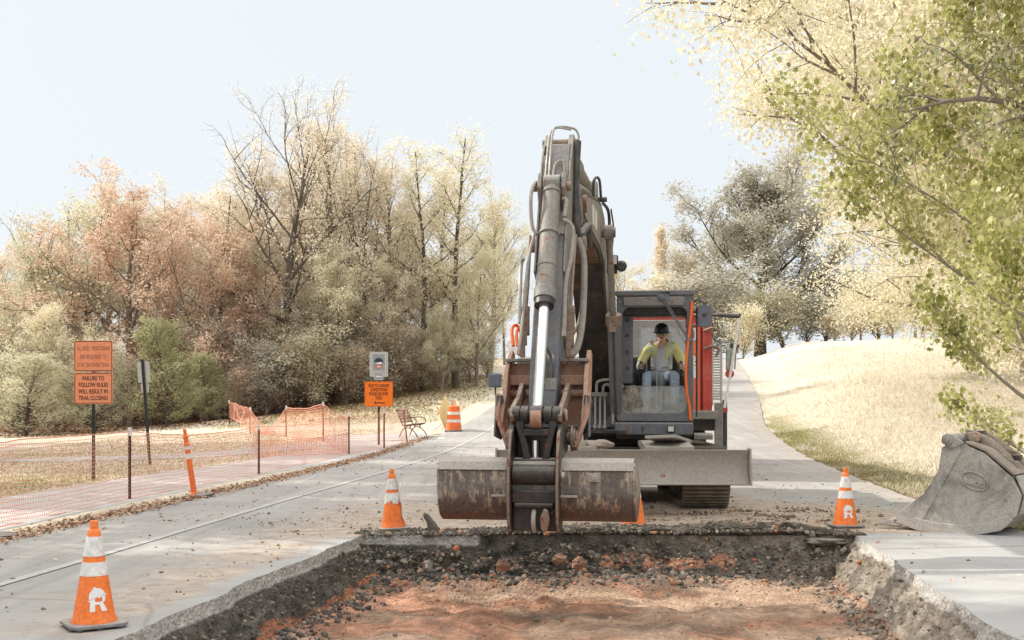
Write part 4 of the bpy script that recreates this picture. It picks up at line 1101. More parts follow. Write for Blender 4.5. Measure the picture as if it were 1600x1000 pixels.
# lamp on the boom right side
b = MB(); bx(b, (1.95, .26, 3.30), (2.05, .40, 3.52)); b.build('lamp_bracket', M_DKP, boom, .01)
wl = MB(); bx(wl, (2.06, .27, 3.40), (2.16, .42, 3.54)); wl = wl.build('work_lamp', M_DKP, boom, .012)
b = MB(); bx(b, (2.162, .285, 3.415), (2.168, .405, 3.525)); b.build('lamp_glass', M_LAMP, wl)
b = MB(); b.lathe([(.04, -.05), (.075, -.04), (.08, .03), (.05, .06)], Matrix.Translation(P(2.02, .46, 3.40)) @ Matrix.Rotation(RD(90), 4, 'X'), 10); b.build('horn', M_HOSE, boom)
b = MB(); tb(b, [(2.0, .27, 3.6), (2.1, .30, 3.9), (2.3, .30, 4.12), (2.5, .24, 4.2)], .022, 7); tb(b, [(2.02, .33, 3.62), (2.15, .36, 3.9), (2.35, .34, 4.14)], .012, 6)
tb(b, [(2.9, .15, 4.15), (2.95, .16, 4.42), (2.85, .22, 4.45), (2.8, .24, 4.2)], .02, 6); tb(b, [(2.3, -.1, 4.28), (2.3, .28, 4.28)], .035, 8, 0)
b.each('grab_rail', M_HOSE, boom)
# boom cylinders, one either side
for s in (-1, 1):
    v = s*.33
    b = MB(); a_, c_ = P(1.08, v, 1.25), P(1.72, v, 2.62); cyl(b, (1.02, v, 1.15), (1.74, v, 2.68), .088); cyl(b, (1.70, v, 2.60), (1.77, v, 2.74), .105)
    cyl(b, (1.02, v-.07, 1.15), (1.02, v+.07, 1.15), .10)
    for dv_ in (-.035, .035): tb(b, [(1.12, v+dv_, 1.25), (1.30, v+dv_, 1.45), (1.78, v+dv_, 2.45), (1.80, v+dv_, 2.60)], .02, 6)
    cy = b.build('boom_cylinder', M_CAB, EX, .006)
    b = MB(); cyl(b, (1.76, v, 2.72), (2.62, v, 3.74), .045); cyl(b, (2.65, v-.055, 3.78), (2.65, v+.055, 3.78), .10); b.build('rod', M_DST, cy)
    b = MB(); cyl(b, (1.72, v, 2.62), (1.775, v, 2.75), .112); bx(b, (1.84, v-.05, 2.50), (1.90, v+.05, 2.62)); b.build('end_collar', M_PIN, cy)
# arm cylinder along the top of the boom
b = MB(); cyl(b, (2.3, 0, 4.42), (3.9, 0, 4.40), .10); cyl(b, (3.85, 0, 4.40), (4.0, 0, 4.40), .118); pr(b, [(2.0, 4.15), (2.6, 4.15), (2.4, 4.52), (2.2, 4.52)], -.15, .15)
ac = b.build('arm_cylinder', M_DST, EX, .006)
b = MB(); cyl(b, (3.98, 0, 4.40), (5.42, 0, 4.30), .05); b.build('rod', M_CHR, ac)

# ---- stick
B0 = Vector((6.92, 1.18)); T0 = Vector((5.53, 4.12)); AX = (T0-B0).normalized(); AL = (T0-B0).length; NF = Vector((AX.y, -AX.x))   # points to the camera side
def sp(a, n): q = B0+AX*a+NF*n; return (q.x, q.y)
poly = [sp(-.10, .0), sp(-.05, .11), sp(.2, .15), sp(1.2, .20), sp(2.3, .21), sp(3.0, .20), sp(3.42, .13), sp(3.50, -.02), sp(3.40, -.17), sp(3.0, -.30), sp(2.55, -.50), sp(2.30, -.52), sp(1.9, -.34), sp(1.0, -.20), sp(.2, -.14), sp(-.05, -.09)]
b = MB(); pr(b, poly, -.138, .138); stick = b.build('stick', M_STK, EX, .015)
b = MB()
for s in (-1, 1): pr(b, [sp(1.75, .215), sp(2.3, .235), sp(3.1, .225), sp(3.40, .15), sp(3.45, 0), sp(3.3, -.15), sp(2.95, -.27), sp(2.55, -.44), sp(2.3, -.46), sp(2.0, -.33), sp(1.75, -.24)], s*.140, s*.162)
pr(b, [sp(2.2, .212), sp(3.2, .21), sp(3.2, .218), sp(2.2, .225)], -.135, .135)
b.each('side_plate', M_DST, stick, .006)
b = MB()
for v in (-.13, .13): pr(b, [sp(3.36, .12), sp(3.60, .06), sp(3.62, -.04), sp(3.40, -.10)], v-.03, v+.03)
for v in (-.125, .125): pr(b, [sp(2.45, .20), sp(2.90, .20), sp(2.80, .46), sp(2.62, .46)], v-.022, v+.022)
b.each('lug', M_DST, stick, .008)
b = MB(); q = sp(2.68, .38); cyl(b, (q[0], -.20, q[1]), (q[0], .20, q[1]), .05); q = sp(3.52, .0); cyl(b, (q[0], -.19, q[1]), (q[0], .19, q[1]), .05)
q = sp(2.45, -.36); cyl(b, (q[0], -.30, q[1]), (q[0], .30, q[1]), .085); b.each('hinge_pin', M_PIN, stick)
# bucket cylinder
q0 = Vector(sp(2.70, .38)); K = Vector((7.30, 1.41)); dq = (K-q0); LQ = dq.length; dq.normalize()
def cp(t, v=0): q = q0+dq*t; return (q.x, v, q.y)
b = MB(); cyl(b, cp(-.06), cp(1.36), .092, None, 24); cyl(b, cp(.08), cp(.12), .105); cyl(b, cp(.98), cp(1.02), .100); cyl(b, cp(1.28), cp(1.40), .112, None, 24)
cyl(b, (q0.x, -.085, q0.y), (q0.x, .085, q0.y), .105); cyl(b, cp(.60), cp(.63), .108)
bc = b.build('bucket_cylinder', M_DST, EX, .006)
b = MB(); cyl(b, cp(1.40), cp(1.47), .100, None, 24); b.build('gland', M_BKK, bc, .004)
for k in range(10):
    pass
b = MB(); cyl(b, cp(1.45), cp(LQ-.05), .050, None, 24); b.build('rod', M_CHR, bc)
b = MB()
def off(t, n, v): q = q0+dq*t+Vector((-dq.y, dq.x))*n; return (q.x, v, q.y)
tb(b, [off(.05, 0, -.12), off(.0, .05, -.17), off(.2, .10, -.20), off(.5, .03, -.18), off(.62, .0, -.13)], .020, 8)
tb(b, [off(.18, 0, .12), off(.22, .02, .16), off(.42, .02, .15)], .022, 8)
tb(b, [off(.45, .02, .14), off(.55, .02, .24), off(.80, .0, .25), off(1.0, .0, .23), off(1.2, -.02, .20), off(1.75, -.10, .20)], .020, 8)
b.each('hydraulic_hose', M_HOSG, bc)
# hoses along the stick
b = MB(); tb(b, [off(.6, .0, -.15), off(.9, -.05, -.20), off(1.6, -.08, -.22), off(1.95, -.1, -.24)], .017, 7); tb(b, [off(.9, .0, -.24), off(.95, -.05, -.27), off(1.3, -.05, -.26), off(1.6, -.1, -.25)], .020, 7); b.each('hydraulic_line', M_FIT, stick)
b = MB(); tb(b, [sp(2.9, .25)[:1]+(-.06,)+sp(2.9, .25)[1:], sp(3.5, .20)[:1]+(-.06,)+sp(3.5, .20)[1:], sp(3.64, .14)[:1]+(.0,)+sp(3.64, .14)[1:], sp(3.64, .10)[:1]+(.16,)+sp(3.64, .10)[1:], sp(3.56, .08)[:1]+(.21,)+sp(3.56, .08)[1:], sp(3.50, .06)[:1]+(.20,)+sp(3.50, .06)[1:]], .013, 7)
tb(b, [sp(2.9, .25)[:1]+(-.10,)+sp(2.9, .25)[1:], sp(3.45, .21)[:1]+(-.09,)+sp(3.45, .21)[1:], sp(3.61, .16)[:1]+(-.03,)+sp(3.61, .16)[1:], sp(3.61, .12)[:1]+(.13,)+sp(3.61, .12)[1:]], .010, 7)
tb(b, [sp(2.85, .25)[:1]+(-.02,)+sp(2.85, .25)[1:], sp(3.05, .26)[:1]+(.0,)+sp(3.05, .26)[1:], sp(3.10, .25)[:1]+(.07,)+sp(3.10, .25)[1:], sp(2.95, .24)[:1]+(.10,)+sp(2.95, .24)[1:]], .012, 7)
b.each('steel_pipe', M_FIT, stick)
def S3(a, n, v): q = sp(a, n); return (q[0], v, q[1])
b = MB()
for a, n, v in ((.55, .19, .05), (.55, .19, .10)): tb(b, [S3(.50, .19, v), S3(.72, .24, v), S3(.80, .20, v-.02), S3(.9, .2, v-.08)], .012, 6)
b.each('hydraulic_hose', M_HOSE, stick)
b = MB(); bx(b, S3(.44, .17, .02), S3(.54, .22, .13)); b.build('hose_block', M_FIT, stick, .006)
b = MB(); tb(b, [S3(3.50, .06, .20), S3(3.2, -.02, .19), S3(2.9, -.1, .19), S3(2.5, -.25, .22), (5.1, .28, 3.5), (4.9, .27, 3.3)], .042, 10); b.each('hydraulic_hose', M_HOSE, stick)
b = MB(); tb(b, [S3(2.45, -.25, .22), S3(2.2, -.3, .29), S3(1.6, -.35, .30), S3(1.20, -.32, .27), S3(1.05, -.28, .20), S3(1.15, -.2, .17), S3(1.5, -.1, .17), S3(1.9, 0, .17)], .036, 10)
tb(b, [S3(2.4, -.3, .27), S3(2.0, -.42, .30), S3(1.5, -.40, .26), S3(1.3, -.3, .19)], .022, 8); b.each('hydraulic_hose', M_HOSG, stick)
b = MB(); tb(b, [S3(3.3, -.2, .17), S3(2.9, -.45, .22), S3(2.6, -.7, .2)], .02, 6); tb(b, [S3(3.1, -.2, .14), S3(2.7, -.55, .17)], .03, 6, 0); b.each('hydraulic_line', M_DST, stick)
for s, v in ((-1, -.24), (1, .22)):      # valve blocks beside the stick
    b = MB(); bx(b, S3(1.12, .02, v-.05), S3(1.38, .12, v+.05)); bx(b, S3(1.00, .03, v-.035), S3(1.12, .10, v+.035)); bx(b, S3(.86, .04, v-.025), S3(1.0, .09, v+.025)); cyl(b, S3(1.42, .07, v), S3(1.36, .07, v), .045)
    tb(b, [S3(1.4, .05, v), S3(1.8, .04, v), S3(2.3, .05, v*1.05)], .018, 7); b.each('valve_block', M_PIN, stick, .006)
b = MB(); tb(b, [S3(.95, .12, -.33), S3(1.15, .10, -.36), S3(1.22, .05, -.32), S3(1.1, .02, -.27), S3(.9, .0, -.28)], .017, 7)
tb(b, [S3(.95, .12, -.29), S3(1.12, .10, -.31), S3(1.2, .05, -.28)], .015, 7); b.each('hydraulic_hose', M_HOSO, stick)
# rocker links and H link
R_ = Vector(sp(.50, .0))
for s in (-1, 1):
    v = s*.225
    b = MB(); d = (K-R_).normalized(); n_ = Vector((-d.y, d.x)); L_ = (K-R_).length
    def rl(a, n): q = R_+d*a+n_*n; return (q.x, q.y)
    pr(b, [rl(-.09, -.05), rl(-.09, .05), rl(.0, .09), rl(L_*.5, .06), rl(L_, .085), rl(L_+.085, .03), rl(L_+.085, -.03), rl(L_, -.085), rl(L_*.5, -.06), rl(0, -.09)], v-.022, v+.022)
    b.build('rocker_link', M_PIN, EX, .008)
b = MB(); cyl(b, (K.x, -.27, K.y), (K.x, .27, K.y), .062, None, 20)
for v in (-.19, .11, .19, -.11): cyl(b, (K.x, v-.035, K.y), (K.x, v+.035, K.y), .085, None, 20)
cyl(b, (K.x, -.06, K.y), (K.x, .06, K.y), .092)
b.build('link_pin', M_BKK, EX, .005)
b = MB(); cyl(b, (K.x, .25, K.y), (K.x, .285, K.y), .055); cyl(b, (K.x+.02, -.05, K.y-.03), (K.x+.02, .05, K.y-.03), .096); b.each('pin_cap', M_RST, EX, .004)
Mp = Vector((7.30, .92))
b = MB()
for s in (-1, 1):
    pts = [(s*.16, K.y+.06), (s*.195, K.y), (s*.19, K.y-.12), (s*.15, 1.12), (s*.12, .98), (s*.17, .90), (s*.17, .84), (s*.05, .84), (s*.05, .98), (s*.075, 1.12), (s*.12, 1.26), (s*.10, K.y+.03)]
    b.prism(pts, lambda p, t: P(t, p[0], p[1]), K.x-.05, K.x+.06)
bx(b, (K.x-.04, -.13, K.y-.20), (K.x+.05, .13, K.y-.13))
b.build('bucket_link', M_BKK, EX, .012)
b = MB(); cyl(b, (7.26, -.02, 1.17), (7.26, -.02, .98), .035); b.build('link_bolt', M_CHR, EX)
# stick nose
b = MB(); cyl(b, (B0.x, -.34, B0.y), (B0.x, .34, B0.y), .06); 
for v in (-.20, .20): cyl(b, (B0.x, v-.045, B0.y), (B0.x, v+.045, B0.y), .115)
b.each('stick_pin', M_PIN, EX, .005)
b = MB()
for s in (-1, 1):
    for r, a, c_ in ((.125, .285, .31), (.10, .31, .33), (.075, .33, .35)): cyl(b, (B0.x+.02, s*a, B0.y), (B0.x+.02, s*c_, B0.y), r, None, 24)
b.each('pin_boss', M_PIN, EX, .005)
# ---- thumb behind the stick
b = MB()
for s in (-1, 1):
    v = s*.40
    p1 = [(6.18, 2.02), (6.30, 2.06), (6.62, 1.86), (6.74, 1.60), (6.92, 1.42), (6.98, 1.30), (6.70, 1.22), (6.45, 1.40), (6.25, 1.70)]
    pr(b, p1, v-.022, v+.022)
    vs = [P(6.86, s*.42, 1.62), P(6.98, s*.42, 1.40), P(7.02, s*.30, 1.10), P(6.92, s*.30, 1.06), P(6.80, s*.30, 1.20), P(6.70, s*.42, 1.55)]
    b.add(vs+[p+P(0, s*.045, 0) for p in vs], [(0, 1, 2, 3, 4, 5), (6, 11, 10, 9, 8, 7)]+[(i, (i+1) % 6, 6+(i+1) % 6, 6+i) for i in range(6)])
    # dark wing plates outside
_tp = b
b = MB()
b.add([P(6.45, v, w_) for v in (-.38, .38) for w_ in (1.92, 1.72, 1.55, 1.30)]+[P(6.42, v, w_) for v in (-.38, .38) for w_ in (1.92, 1.72, 1.55, 1.30)], [(0, 1, 5, 4), (1, 2, 6, 5), (2, 3, 7, 6), (8, 12, 13, 9), (9, 13, 14, 10), (10, 14, 15, 11)])
bx(b, (6.46, -.38, 1.70), (6.53, .38, 1.80)); cyl(b, (6.47, -.38, 1.62), (6.47, .38, 1.62), .04)
thumb = b.build('thumb', M_RST, EX, .006)
_tp.each('side_plate', M_RST, thumb, .008)
b = MB(); bx(b, (6.30, -.42, 1.935), (6.56, .42, 1.965)); b.build('top_edge', M_DST, thumb, .005)
for s in (-1, 1):
    b = MB(); vs = [P(6.92, s*.445, 1.60), P(6.98, s*.455, 1.20), P(6.90, s*.40, 1.16), P(6.78, s*.37, 1.30), P(6.80, s*.38, 1.45), P(6.82, s*.40, 1.60)]
    b.add(vs+[p+P(-.03, s*.02, 0) for p in vs], [(0, 1, 2, 3, 4, 5), (6, 11, 10, 9, 8, 7)]+[(i, (i+1) % 6, 6+(i+1) % 6, 6+i) for i in range(6)])
    b.build('wing_plate', M_STK, thumb, .006)

# ---- grading bucket
bw = .90
shell = [(7.26, .985), (7.33, .985), (7.40, .955), (7.45, .89), (7.455, .76), (7.44, .66), (7.40, .55), (7.32, .46), (7.20, .41), (7.02, .40), (6.80, .44), (6.55, .55), (6.42, .66)]
b = MB(); out_ = []; th_ = .022
sh2 = [Vector(p) for p in shell]; inn = []
for i, p in enumerate(sh2):
    t_ = (sh2[min(i+1, len(sh2)-1)]-sh2[max(0, i-1)]).normalized(); inn.append(p+Vector((t_.y, -t_.x))*th_*(1))
NW = 24; vs = []
for k in range(NW+1):
    v = -bw+2*bw*k/NW
    vs += [P(p.x, v, p.y) for p in sh2]+[P(p.x, v, p.y) for p in inn]
m = len(shell); fs = []
for k in range(NW):
    o1, o2 = k*2*m, (k+1)*2*m
    for i in range(m-1):
        fs += [(o1+i, o1+i+1, o2+i+1, o2+i), (o1+m+i, o2+m+i, o2+m+i+1, o1+m+i+1)]
    fs += [(o1, o2, o2+m, o1+m), (o1+m-1, o1+2*m-1, o2+2*m-1, o2+m-1)]
b.add(vs, fs); BK = b.build('grading_bucket', M_BUK, EX, 0, 30)
for s in (-1, 1):
    b = MB(); pr(b, shell[:]+[(6.50, .75), (6.9, .92)], s*bw, s*(bw+.025)); b.each('end_plate', M_BUK, BK, .006)
b = MB(); pr(b, [(7.26, .988), (7.33, .99), (7.405, .958), (7.447, .905), (7.465, .90), (7.42, .975), (7.335, 1.01), (7.26, 1.01)], -bw-.01, bw+.01); b.build('top_lip', M_BLD, BK, .005)
b = MB(); bx(b, (7.462, .50, .80), (7.475, .60, .88)); bx(b, (7.475, .525, .82), (7.485, .575, .86)); b.each('weld_plate', M_BLD, BK, .004)
for s in (-1, 1):
    b = MB(); bx(b, (7.45, s*.21, .655), (7.50, s*.40, .675)); b.each('weld_plate', M_BLD, BK, .004)
ear = [(6.80, 1.22), (6.92, 1.32), (7.12, 1.34), (7.34, 1.32), (7.46, 1.24), (7.54, 1.08), (7.59, .92), (7.61, .70), (7.56, .42), (7.46, .31), (7.34, .31), (7.30, .42), (7.40, .55), (7.44, .7), (7.44, .88), (7.34, .98), (7.1, 1.02), (6.86, 1.05)]
for s in (-1, 1):
    b = MB(); pr(b, ear, s*.205, s*.245); b.build('ear_plate', M_BKK, BK, .01)
    b = MB(); pr(b, [(7.40, 1.28), (7.475, 1.25), (7.555, 1.08), (7.60, .92), (7.625, .70), (7.585, .42), (7.50, .33), (7.51, .42), (7.59, .70), (7.565, .90), (7.50, 1.06)], s*.212, s*.238); b.build('ear_edge', M_PIN, BK, .004)
b = MB(); cyl(b, (7.46, -.205, .86), (7.46, .205, .86), .095, None, 24); bx(b, (7.40, -.205, .60), (7.52, .205, .72)); cyl(b, (7.50, -.185, .58), (7.50, .185, .58), .03); bx(b, (7.30, -.205, .34), (7.46, .205, .60)); bx(b, (7.16, -.205, .60), (7.20, .205, 1.30)); bx(b, (7.20, -.205, .95), (7.40, .205, 1.0)); cyl(b, (Mp.x, -.24, Mp.y), (Mp.x, .24, Mp.y), .05)
b.build('coupler_casting', M_BKK, BK, .012)
b = MB(); cyl(b, (7.50, .24, .86), (7.50, .275, .86), .03); b.build('pin_cap', M_LAMP, BK)
b = MB(); cyl(b, (7.46, .23, .86), (7.46, .262, .86), .07); b.build('pin_collar', M_PIN, BK, .004)
b = MB(); tb(b, [(7.47, .0, .54), (7.54, .0, .48), (7.54, .0, .40), (7.47, .0, .34)], .022, 8); b.build('lifting_eye', M_BLD, BK)
b = MB(); b.prism([(.0, .56), (.04, .54), (.055, .45), (.03, .36), (.0, .33), (-.03, .38), (-.035, .48)], lambda p, t: P(t, p[0]+.10, p[1]), 7.50, 7.56); b.build('hook', M_PIN, BK, .01)

# ---- upper structure
b = MB(); bx(b, (-2.1, -1.4, 1.02), (1.12, .30, 1.20)); bx(b, (-2.1, .30, 1.02), (.0, 1.4, 1.20)); bx(b, (.0, .32, .98), (1.15, 1.42, 1.06)); b.build('deck', M_DKP, EX, .02)
b = MB(); bx(b, (-.3, -1.38, 1.2), (.80, -.45, 1.92)); bx(b, (.80, -1.30, 1.2), (1.10, -.60, 1.55)); b.build('tank_housing', M_CAB, EX, .05)
b = MB(); bx(b, (-2.0, -1.38, 1.2), (-.34, 1.38, 2.25)); b.build('engine_hood', M_CAB, EX, .06)
b = MB(); pts = [(-1.42, 1.0)]; b.prism([(-1.42, -2.0), (1.42, -2.0), (1.36, -2.45), (.9, -2.72), (-.9, -2.72), (-1.36, -2.45)], lambda p, t: P(p[1], p[0], t), .95, 2.10); b.build('counterweight', M_CAB, EX, .05)
b = MB(); pr(b, [(-.25, 1.2), (1.15, 1.2), (1.1, 1.62), (.55, 2.0), (.1, 2.0)], -.30, -.25); pr(b, [(-.25, 1.2), (1.15, 1.2), (1.1, 1.62), (.55, 2.0), (.1, 2.0)], .25, .30); b.each('boom_bracket', M_DKP, EX, .01)
b = MB(); bx(b, (1.10, -.40, 1.15), (1.16, .40, 1.66)); fp = b.build('front_plate', M_CAB, EX, .01)
b = MB(); b.lathe([(.14, 0), (.14, .008), (.02, .01)], Matrix.Translation(P(1.162, .12, 1.40)) @ Matrix.Rotation(RD(90), 4, 'X'), 24); b.build('opening', M_HOSE, fp)
b = MB()
for v in (-.05, .03, .10, .17): tb(b, [(1.22, v, 1.64), (1.23, v, 1.30), (1.25, v, 1.20), (1.30, v, 1.16)], .017, 7); b.lathe([(.03, 0), (.03, .05)], Matrix.Translation(P(1.30, v, 1.14)), 10)
tb(b, [(1.22, .05, 1.66), (1.24, .06, 1.80), (1.26, .14, 1.84), (1.35, .26, 1.86), (1.45, .30, 2.0), (1.6, .30, 2.3)], .022, 7)
tb(b, [(1.22, .14, 1.66), (1.24, .16, 1.76), (1.24, .24, 1.76), (1.24, .28, 1.6), (1.24, .29, 1.2)], .022, 7)
b.each('hydraulic_line', M_FIT, EX)
b = MB(); bx(b, (1.18, -.02, 1.60), (1.26, .21, 1.66)); b.build('hose_block', M_DST, EX, .006)
b = MB(); bx(b, (1.0, -.5, 1.06), (1.32, .5, 1.12)); cyl(b, (1.0, -.4, 1.13), (1.0, .4, 1.13), .07); b.build('front_beam', M_DKP, EX, .01)
# mirror on the left side of the machine
b = MB(); tb(b, [(.85, -1.3, 1.55), (.9, -1.46, 1.45), (.95, -1.50, 1.75)], .012, 6); mr = b.build('mirror_arm', M_DKP, EX)
b = MB(); bx(b, (.95, -1.60, 1.74), (1.0, -1.40, 1.95)); b.build('mirror', M_MIR, mr, .03)
# beam of handrail between boom and cab
b = MB(); tb(b, [(.3, .36, 1.2), (.3, .34, 2.45), (.0, .34, 2.55), (-.4, .34, 2.55)], .02, 7); b.each('grab_rail', M_DKP, EX)

# ---- cab
U0, U1, V0, V1, W0, W1 = -.38, 1.24, .34, 1.44, 1.24, 3.06
def rr2(v0, v1, w0, w1, r, n=5):
    out = []
    for cx, cy, a0 in ((v1-r, w1-r, 0), (v0+r, w1-r, 90), (v0+r, w0+r, 180), (v1-r, w0+r, 270)):
        for k in range(n+1):
            a = RD(a0+90*k/n); out.append((cx+r*cos(a), cy+r*sin(a)))
    return out
def frame(outer, inner, fn, t0, t1, name, mat, parent, bev=.008):
    n = len(outer); b = MB()
    vs = [fn(p, t) for t in (t0, t1) for p in outer+inner]
    fs = []
    for i in range(n):
        j = (i+1) % n
        fs += [(i, j, n+j, n+i), (2*n+i, 3*n+i, 3*n+j, 2*n+j), (i, 2*n+i, 2*n+j, j), (n+i, n+j, 3*n+j, 3*n+i)]
    b.add(vs, fs); return b.build(name, mat, parent, bev)
cab = MB(); bx(cab, (U0, V0, W0-.02), (U1-.06, V1, W0+.04)); cab = cab.build('cab', M_CAB, EX, .02)
fo = [p for p in rr2(V0, V1, W0, W1, .05)]; fi = [p for p in rr2(V0+.085, V1-.09, W0+.13, W1-.17, .11)]
fi = [(v+.0, w_) for v, w_ in fi]
frame(fo, fi, lambda p, t: P(t, p[0], p[1]), U1-.07, U1, 'front_frame', M_CAB, cab, .012)
fo2 = [p for p in rr2(V0, V1, W0, W1, .05)]; fi2 = rr2(V0+.10, V1-.10, W0+.62, W1-.20, .08)
frame(fo2, fi2, lambda p, t: P(t, p[0], p[1]), U0, U0+.06, 'rear_frame', M_CAB, cab, .01)
for v in (V0, V1-.05):
    so_ = rr2(U0+.06, U1-.07, W0+.02, W1-.02, .04); si_ = rr2(U0+.16, U1-.15, W0+.5 if v == V0 else W0+.12, W1-.14, .08)
    frame(so_, si_, lambda p, t: P(p[0], t, p[1]), v, v+.05, 'side_frame', M_CAB, cab, .006)
b = MB(); ro = rr2(V0-.02, V1+.02, W1-.005, W1+.075, .03); b.prism(ro, lambda p, t: P(t, p[0], p[1]), U0-.03, U1+.03); b.build('roof', M_CAB, cab, .015)
b = MB(); bx(b, (U1-.02, V0+.10, W1-.15), (U1+.025, V1-.12, W1-.02)); b.build('roof_visor', M_DST, cab, .012)
b = MB(); bx(b, (U1+.005, V0-.02, 1.045), (U1+.07, V1, 1.225)); bp = b.build('front_bumper', M_CAB, cab, .02)
b = MB(); b.prism(rr2(.365+.33, .365+.375, 1.09, 1.17, .02), lambda p, t: P(t, p[0], p[1]), U1+.071, U1+.075); b.build('oval_hole', M_HOSE, bp)
lm_ = MB(); bx(lm_, (U1+.07, 1.07, 1.085), (U1+.11, 1.18, 1.185)); lm_ = lm_.build('work_lamp', M_DKP, bp, .01)
b = MB(); bx(b, (U1+.111, 1.085, 1.10), (U1+.116, 1.165, 1.17)); b.build('lamp_glass', M_LAMP, lm_)
b = MB(); tb(b, [(U1+.03, 1.02, 1.05), (U1+.03, 1.02, .98), (U1+.03, 1.10, .98), (U1+.03, 1.10, 1.05)], .008, 6, 0); b.build('hook_bracket', M_PIN, bp)
# glass
def glassmat(name, tintc, fac, grime=0.0):
    t = NT(name); tr = t.n('ShaderNodeBsdfTransparent'); tr.inputs[0].default_value = tintc+(1,)
    gl = t.n('ShaderNodeBsdfGlossy'); gl.inputs['Roughness'].default_value = .04
    mx = t.n('ShaderNodeMixShader'); mx.inputs[0].default_value = fac; t.l(tr.outputs[0], mx.inputs[1]); t.l(gl.outputs[0], mx.inputs[2])
    last = mx.outputs[0]
    if grime:
        c = t.coord('Object'); n = t.noise(c, 7, 8, .75); sx_ = t.n('ShaderNodeSeparateXYZ'); t.l(c, sx_.inputs[0])
        df = t.n('ShaderNodeBsdfDiffuse'); df.inputs[0].default_value = (.50, .46, .40, 1)
        m2 = t.n('ShaderNodeMixShader')
        lo = t.ramp(sx_.outputs['Z'], [(.0, 1), (1.0, 0)])
        mr_ = t.n('ShaderNodeMapRange'); mr_.inputs['From Min'].default_value = W0+.1; mr_.inputs['From Max'].default_value = W0+.55; mr_.inputs['To Min'].default_value = .35; mr_.inputs['To Max'].default_value = .0; t.l(sx_.outputs['Z'], mr_.inputs['Value'])
        g_ = t.math('MULTIPLY', t.ramp(n, [(.42, .12), (.62, 1)]), t.math('ADD', mr_.outputs[0], grime), True)
        t.l(g_, m2.inputs[0]); t.l(last, m2.inputs[1]); t.l(df.outputs[0], m2.inputs[2]); last = m2.outputs[0]
    t.l(last, t.out.inputs[0]); return t.m
M_GLS = glassmat('clear_cab_glass', (.93, .95, .95), .07, .06)
M_GRM = glassmat('grimy_cab_glass', (.90, .92, .90), .10, .28)
b = MB(); b.prism(rr2(V0+.075, V1-.08, W0+.12, W0+.50, .09), lambda p, t: P(t, p[0], p[1]), U1-.045, U1-.040); tag(b.build('windscreen', M_GRM, cab), 'dusty lower half of the front window')
b = MB(); bx(b, (U1-.05, V0+.09, W0+.50), (U1-.035, V1-.09, W0+.515)); b.build('glass_edge', M_DST, cab)
b = MB(); bx(b, (U0+.03, V0+.09, W0+.6), (U0+.034, V1-.09, W1-.18)); b.build('rear_window', M_GLS, cab)
b = MB(); bx(b, (U0+.15, V0+.02, W0+.48), (U1-.14, V0+.024, W1-.13)); b.each('side_window', M_GLS, cab)
b = MB(); bx(b, (U0+.15, V1-.024, W0+.12), (U1-.14, V1-.02, W1-.13)); b.each('side_window', M_GLS, cab)
# inside: right pillar with buttons, header, console
b = MB(); bx(b, (U1-.40, V0+.06, W0+.55), (U1-.22, V0+.22, W1-.2)); ip = b.build('inner_pillar', M_CAB, cab, .02)
b = MB()
for w_ in (2.02, 2.26, 2.5, 2.72): b.lathe([(.028, 0), (.028, .012), (.012, .016)], Matrix.Translation(P(U1-.218, V0+.15, w_)) @ Matrix.Rotation(RD(90), 4, 'X'), 12)
b.each('vent', M_HOSE, ip)
b = MB(); bx(b, (U1-.10, V0+.08, W1-.28), (U1-.30, V1-.08, W1-.10)); b.build('header_panel', M_DKP, cab, .02)
b = MB(); bx(b, (U0+.1, V0+.06, W0+.04), (.60, V0+.25, 1.98)); bx(b, (U0+.1, V1-.23, W0+.04), (.60, V1-.07, 1.93)); b.each('side_console', M_DKP, cab, .03)
b = MB(); bx(b, (.72, V0+.07, 1.95), (.76, V0+.20, 2.20)); cyl(b, (.74, V0+.13, 1.7), (.74, V0+.13, 1.97), .02); b.build('monitor', M_DKP, cab, .01)
b = MB(); b.lathe([(.035, 0), (.035, .12), (.02, .16), (.016, .19)], Matrix.Translation(P(.62, V0+.16, 1.98)), 14); b.build('water_bottle', plain('clear_bottle', (.55, .58, .60), .15), cab)
SV = .965
b = MB(); bx(b, (.05, SV-.26, 1.62), (.62, SV+.26, 1.76)); bx(b, (.10, SV-.2, W0), (.5, SV+.2, 1.62)); seat = b.build('seat', M_DKP, cab, .05)
b = MB(); b.prism(rr2(SV-.25, SV+.25, 1.72, 2.36, .10), lambda p, t: P(t-(p[1]-1.72)*.15, p[0], p[1]), .02, .16); b.build('backrest', M_DKP, seat, .03)
b = MB(); b.prism(rr2(SV-.10, SV+.10, 2.36, 2.50, .05), lambda p, t: P(t, p[0], p[1]), .0, .10); b.build('headrest', M_HOSE, seat, .02)
for s in (-1, 1):
    b = MB(); tb(b, [(.60, SV+s*.30, 1.9), (.66, SV+s*.30, 1.98), (.68, SV+s*.295, 2.02)], .018, 8); b.lathe([(.022, 0), (.026, .05), (.03, .10), (.026, .13), (.01, .145)], Matrix.Translation(P(.68, SV+s*.295, 1.99)), 12); b.build('joystick', M_HOSE, cab)
for s in (-1, 1):
    b = MB(); tb(b, [(1.0, SV-.02+s*.035, 1.30), (.98, SV-.02+s*.035, 1.75), (.92, SV-.02+s*.035, 2.03)], .011, 7); tb(b, [(.92, SV-.02+s*.035, 2.03), (.91, SV-.02+s*.12, 2.035)], .017, 7, 0); b.each('travel_lever', M_FIT, cab)
b = MB()
for s in (-1, 1): b.box(P(1.08, SV-.02+s*.10, 1.36), (.13, .20, .02), Matrix.Rotation(RD(-25), 3, 'X'))
b.each('pedal', M_DKP, cab, .005)
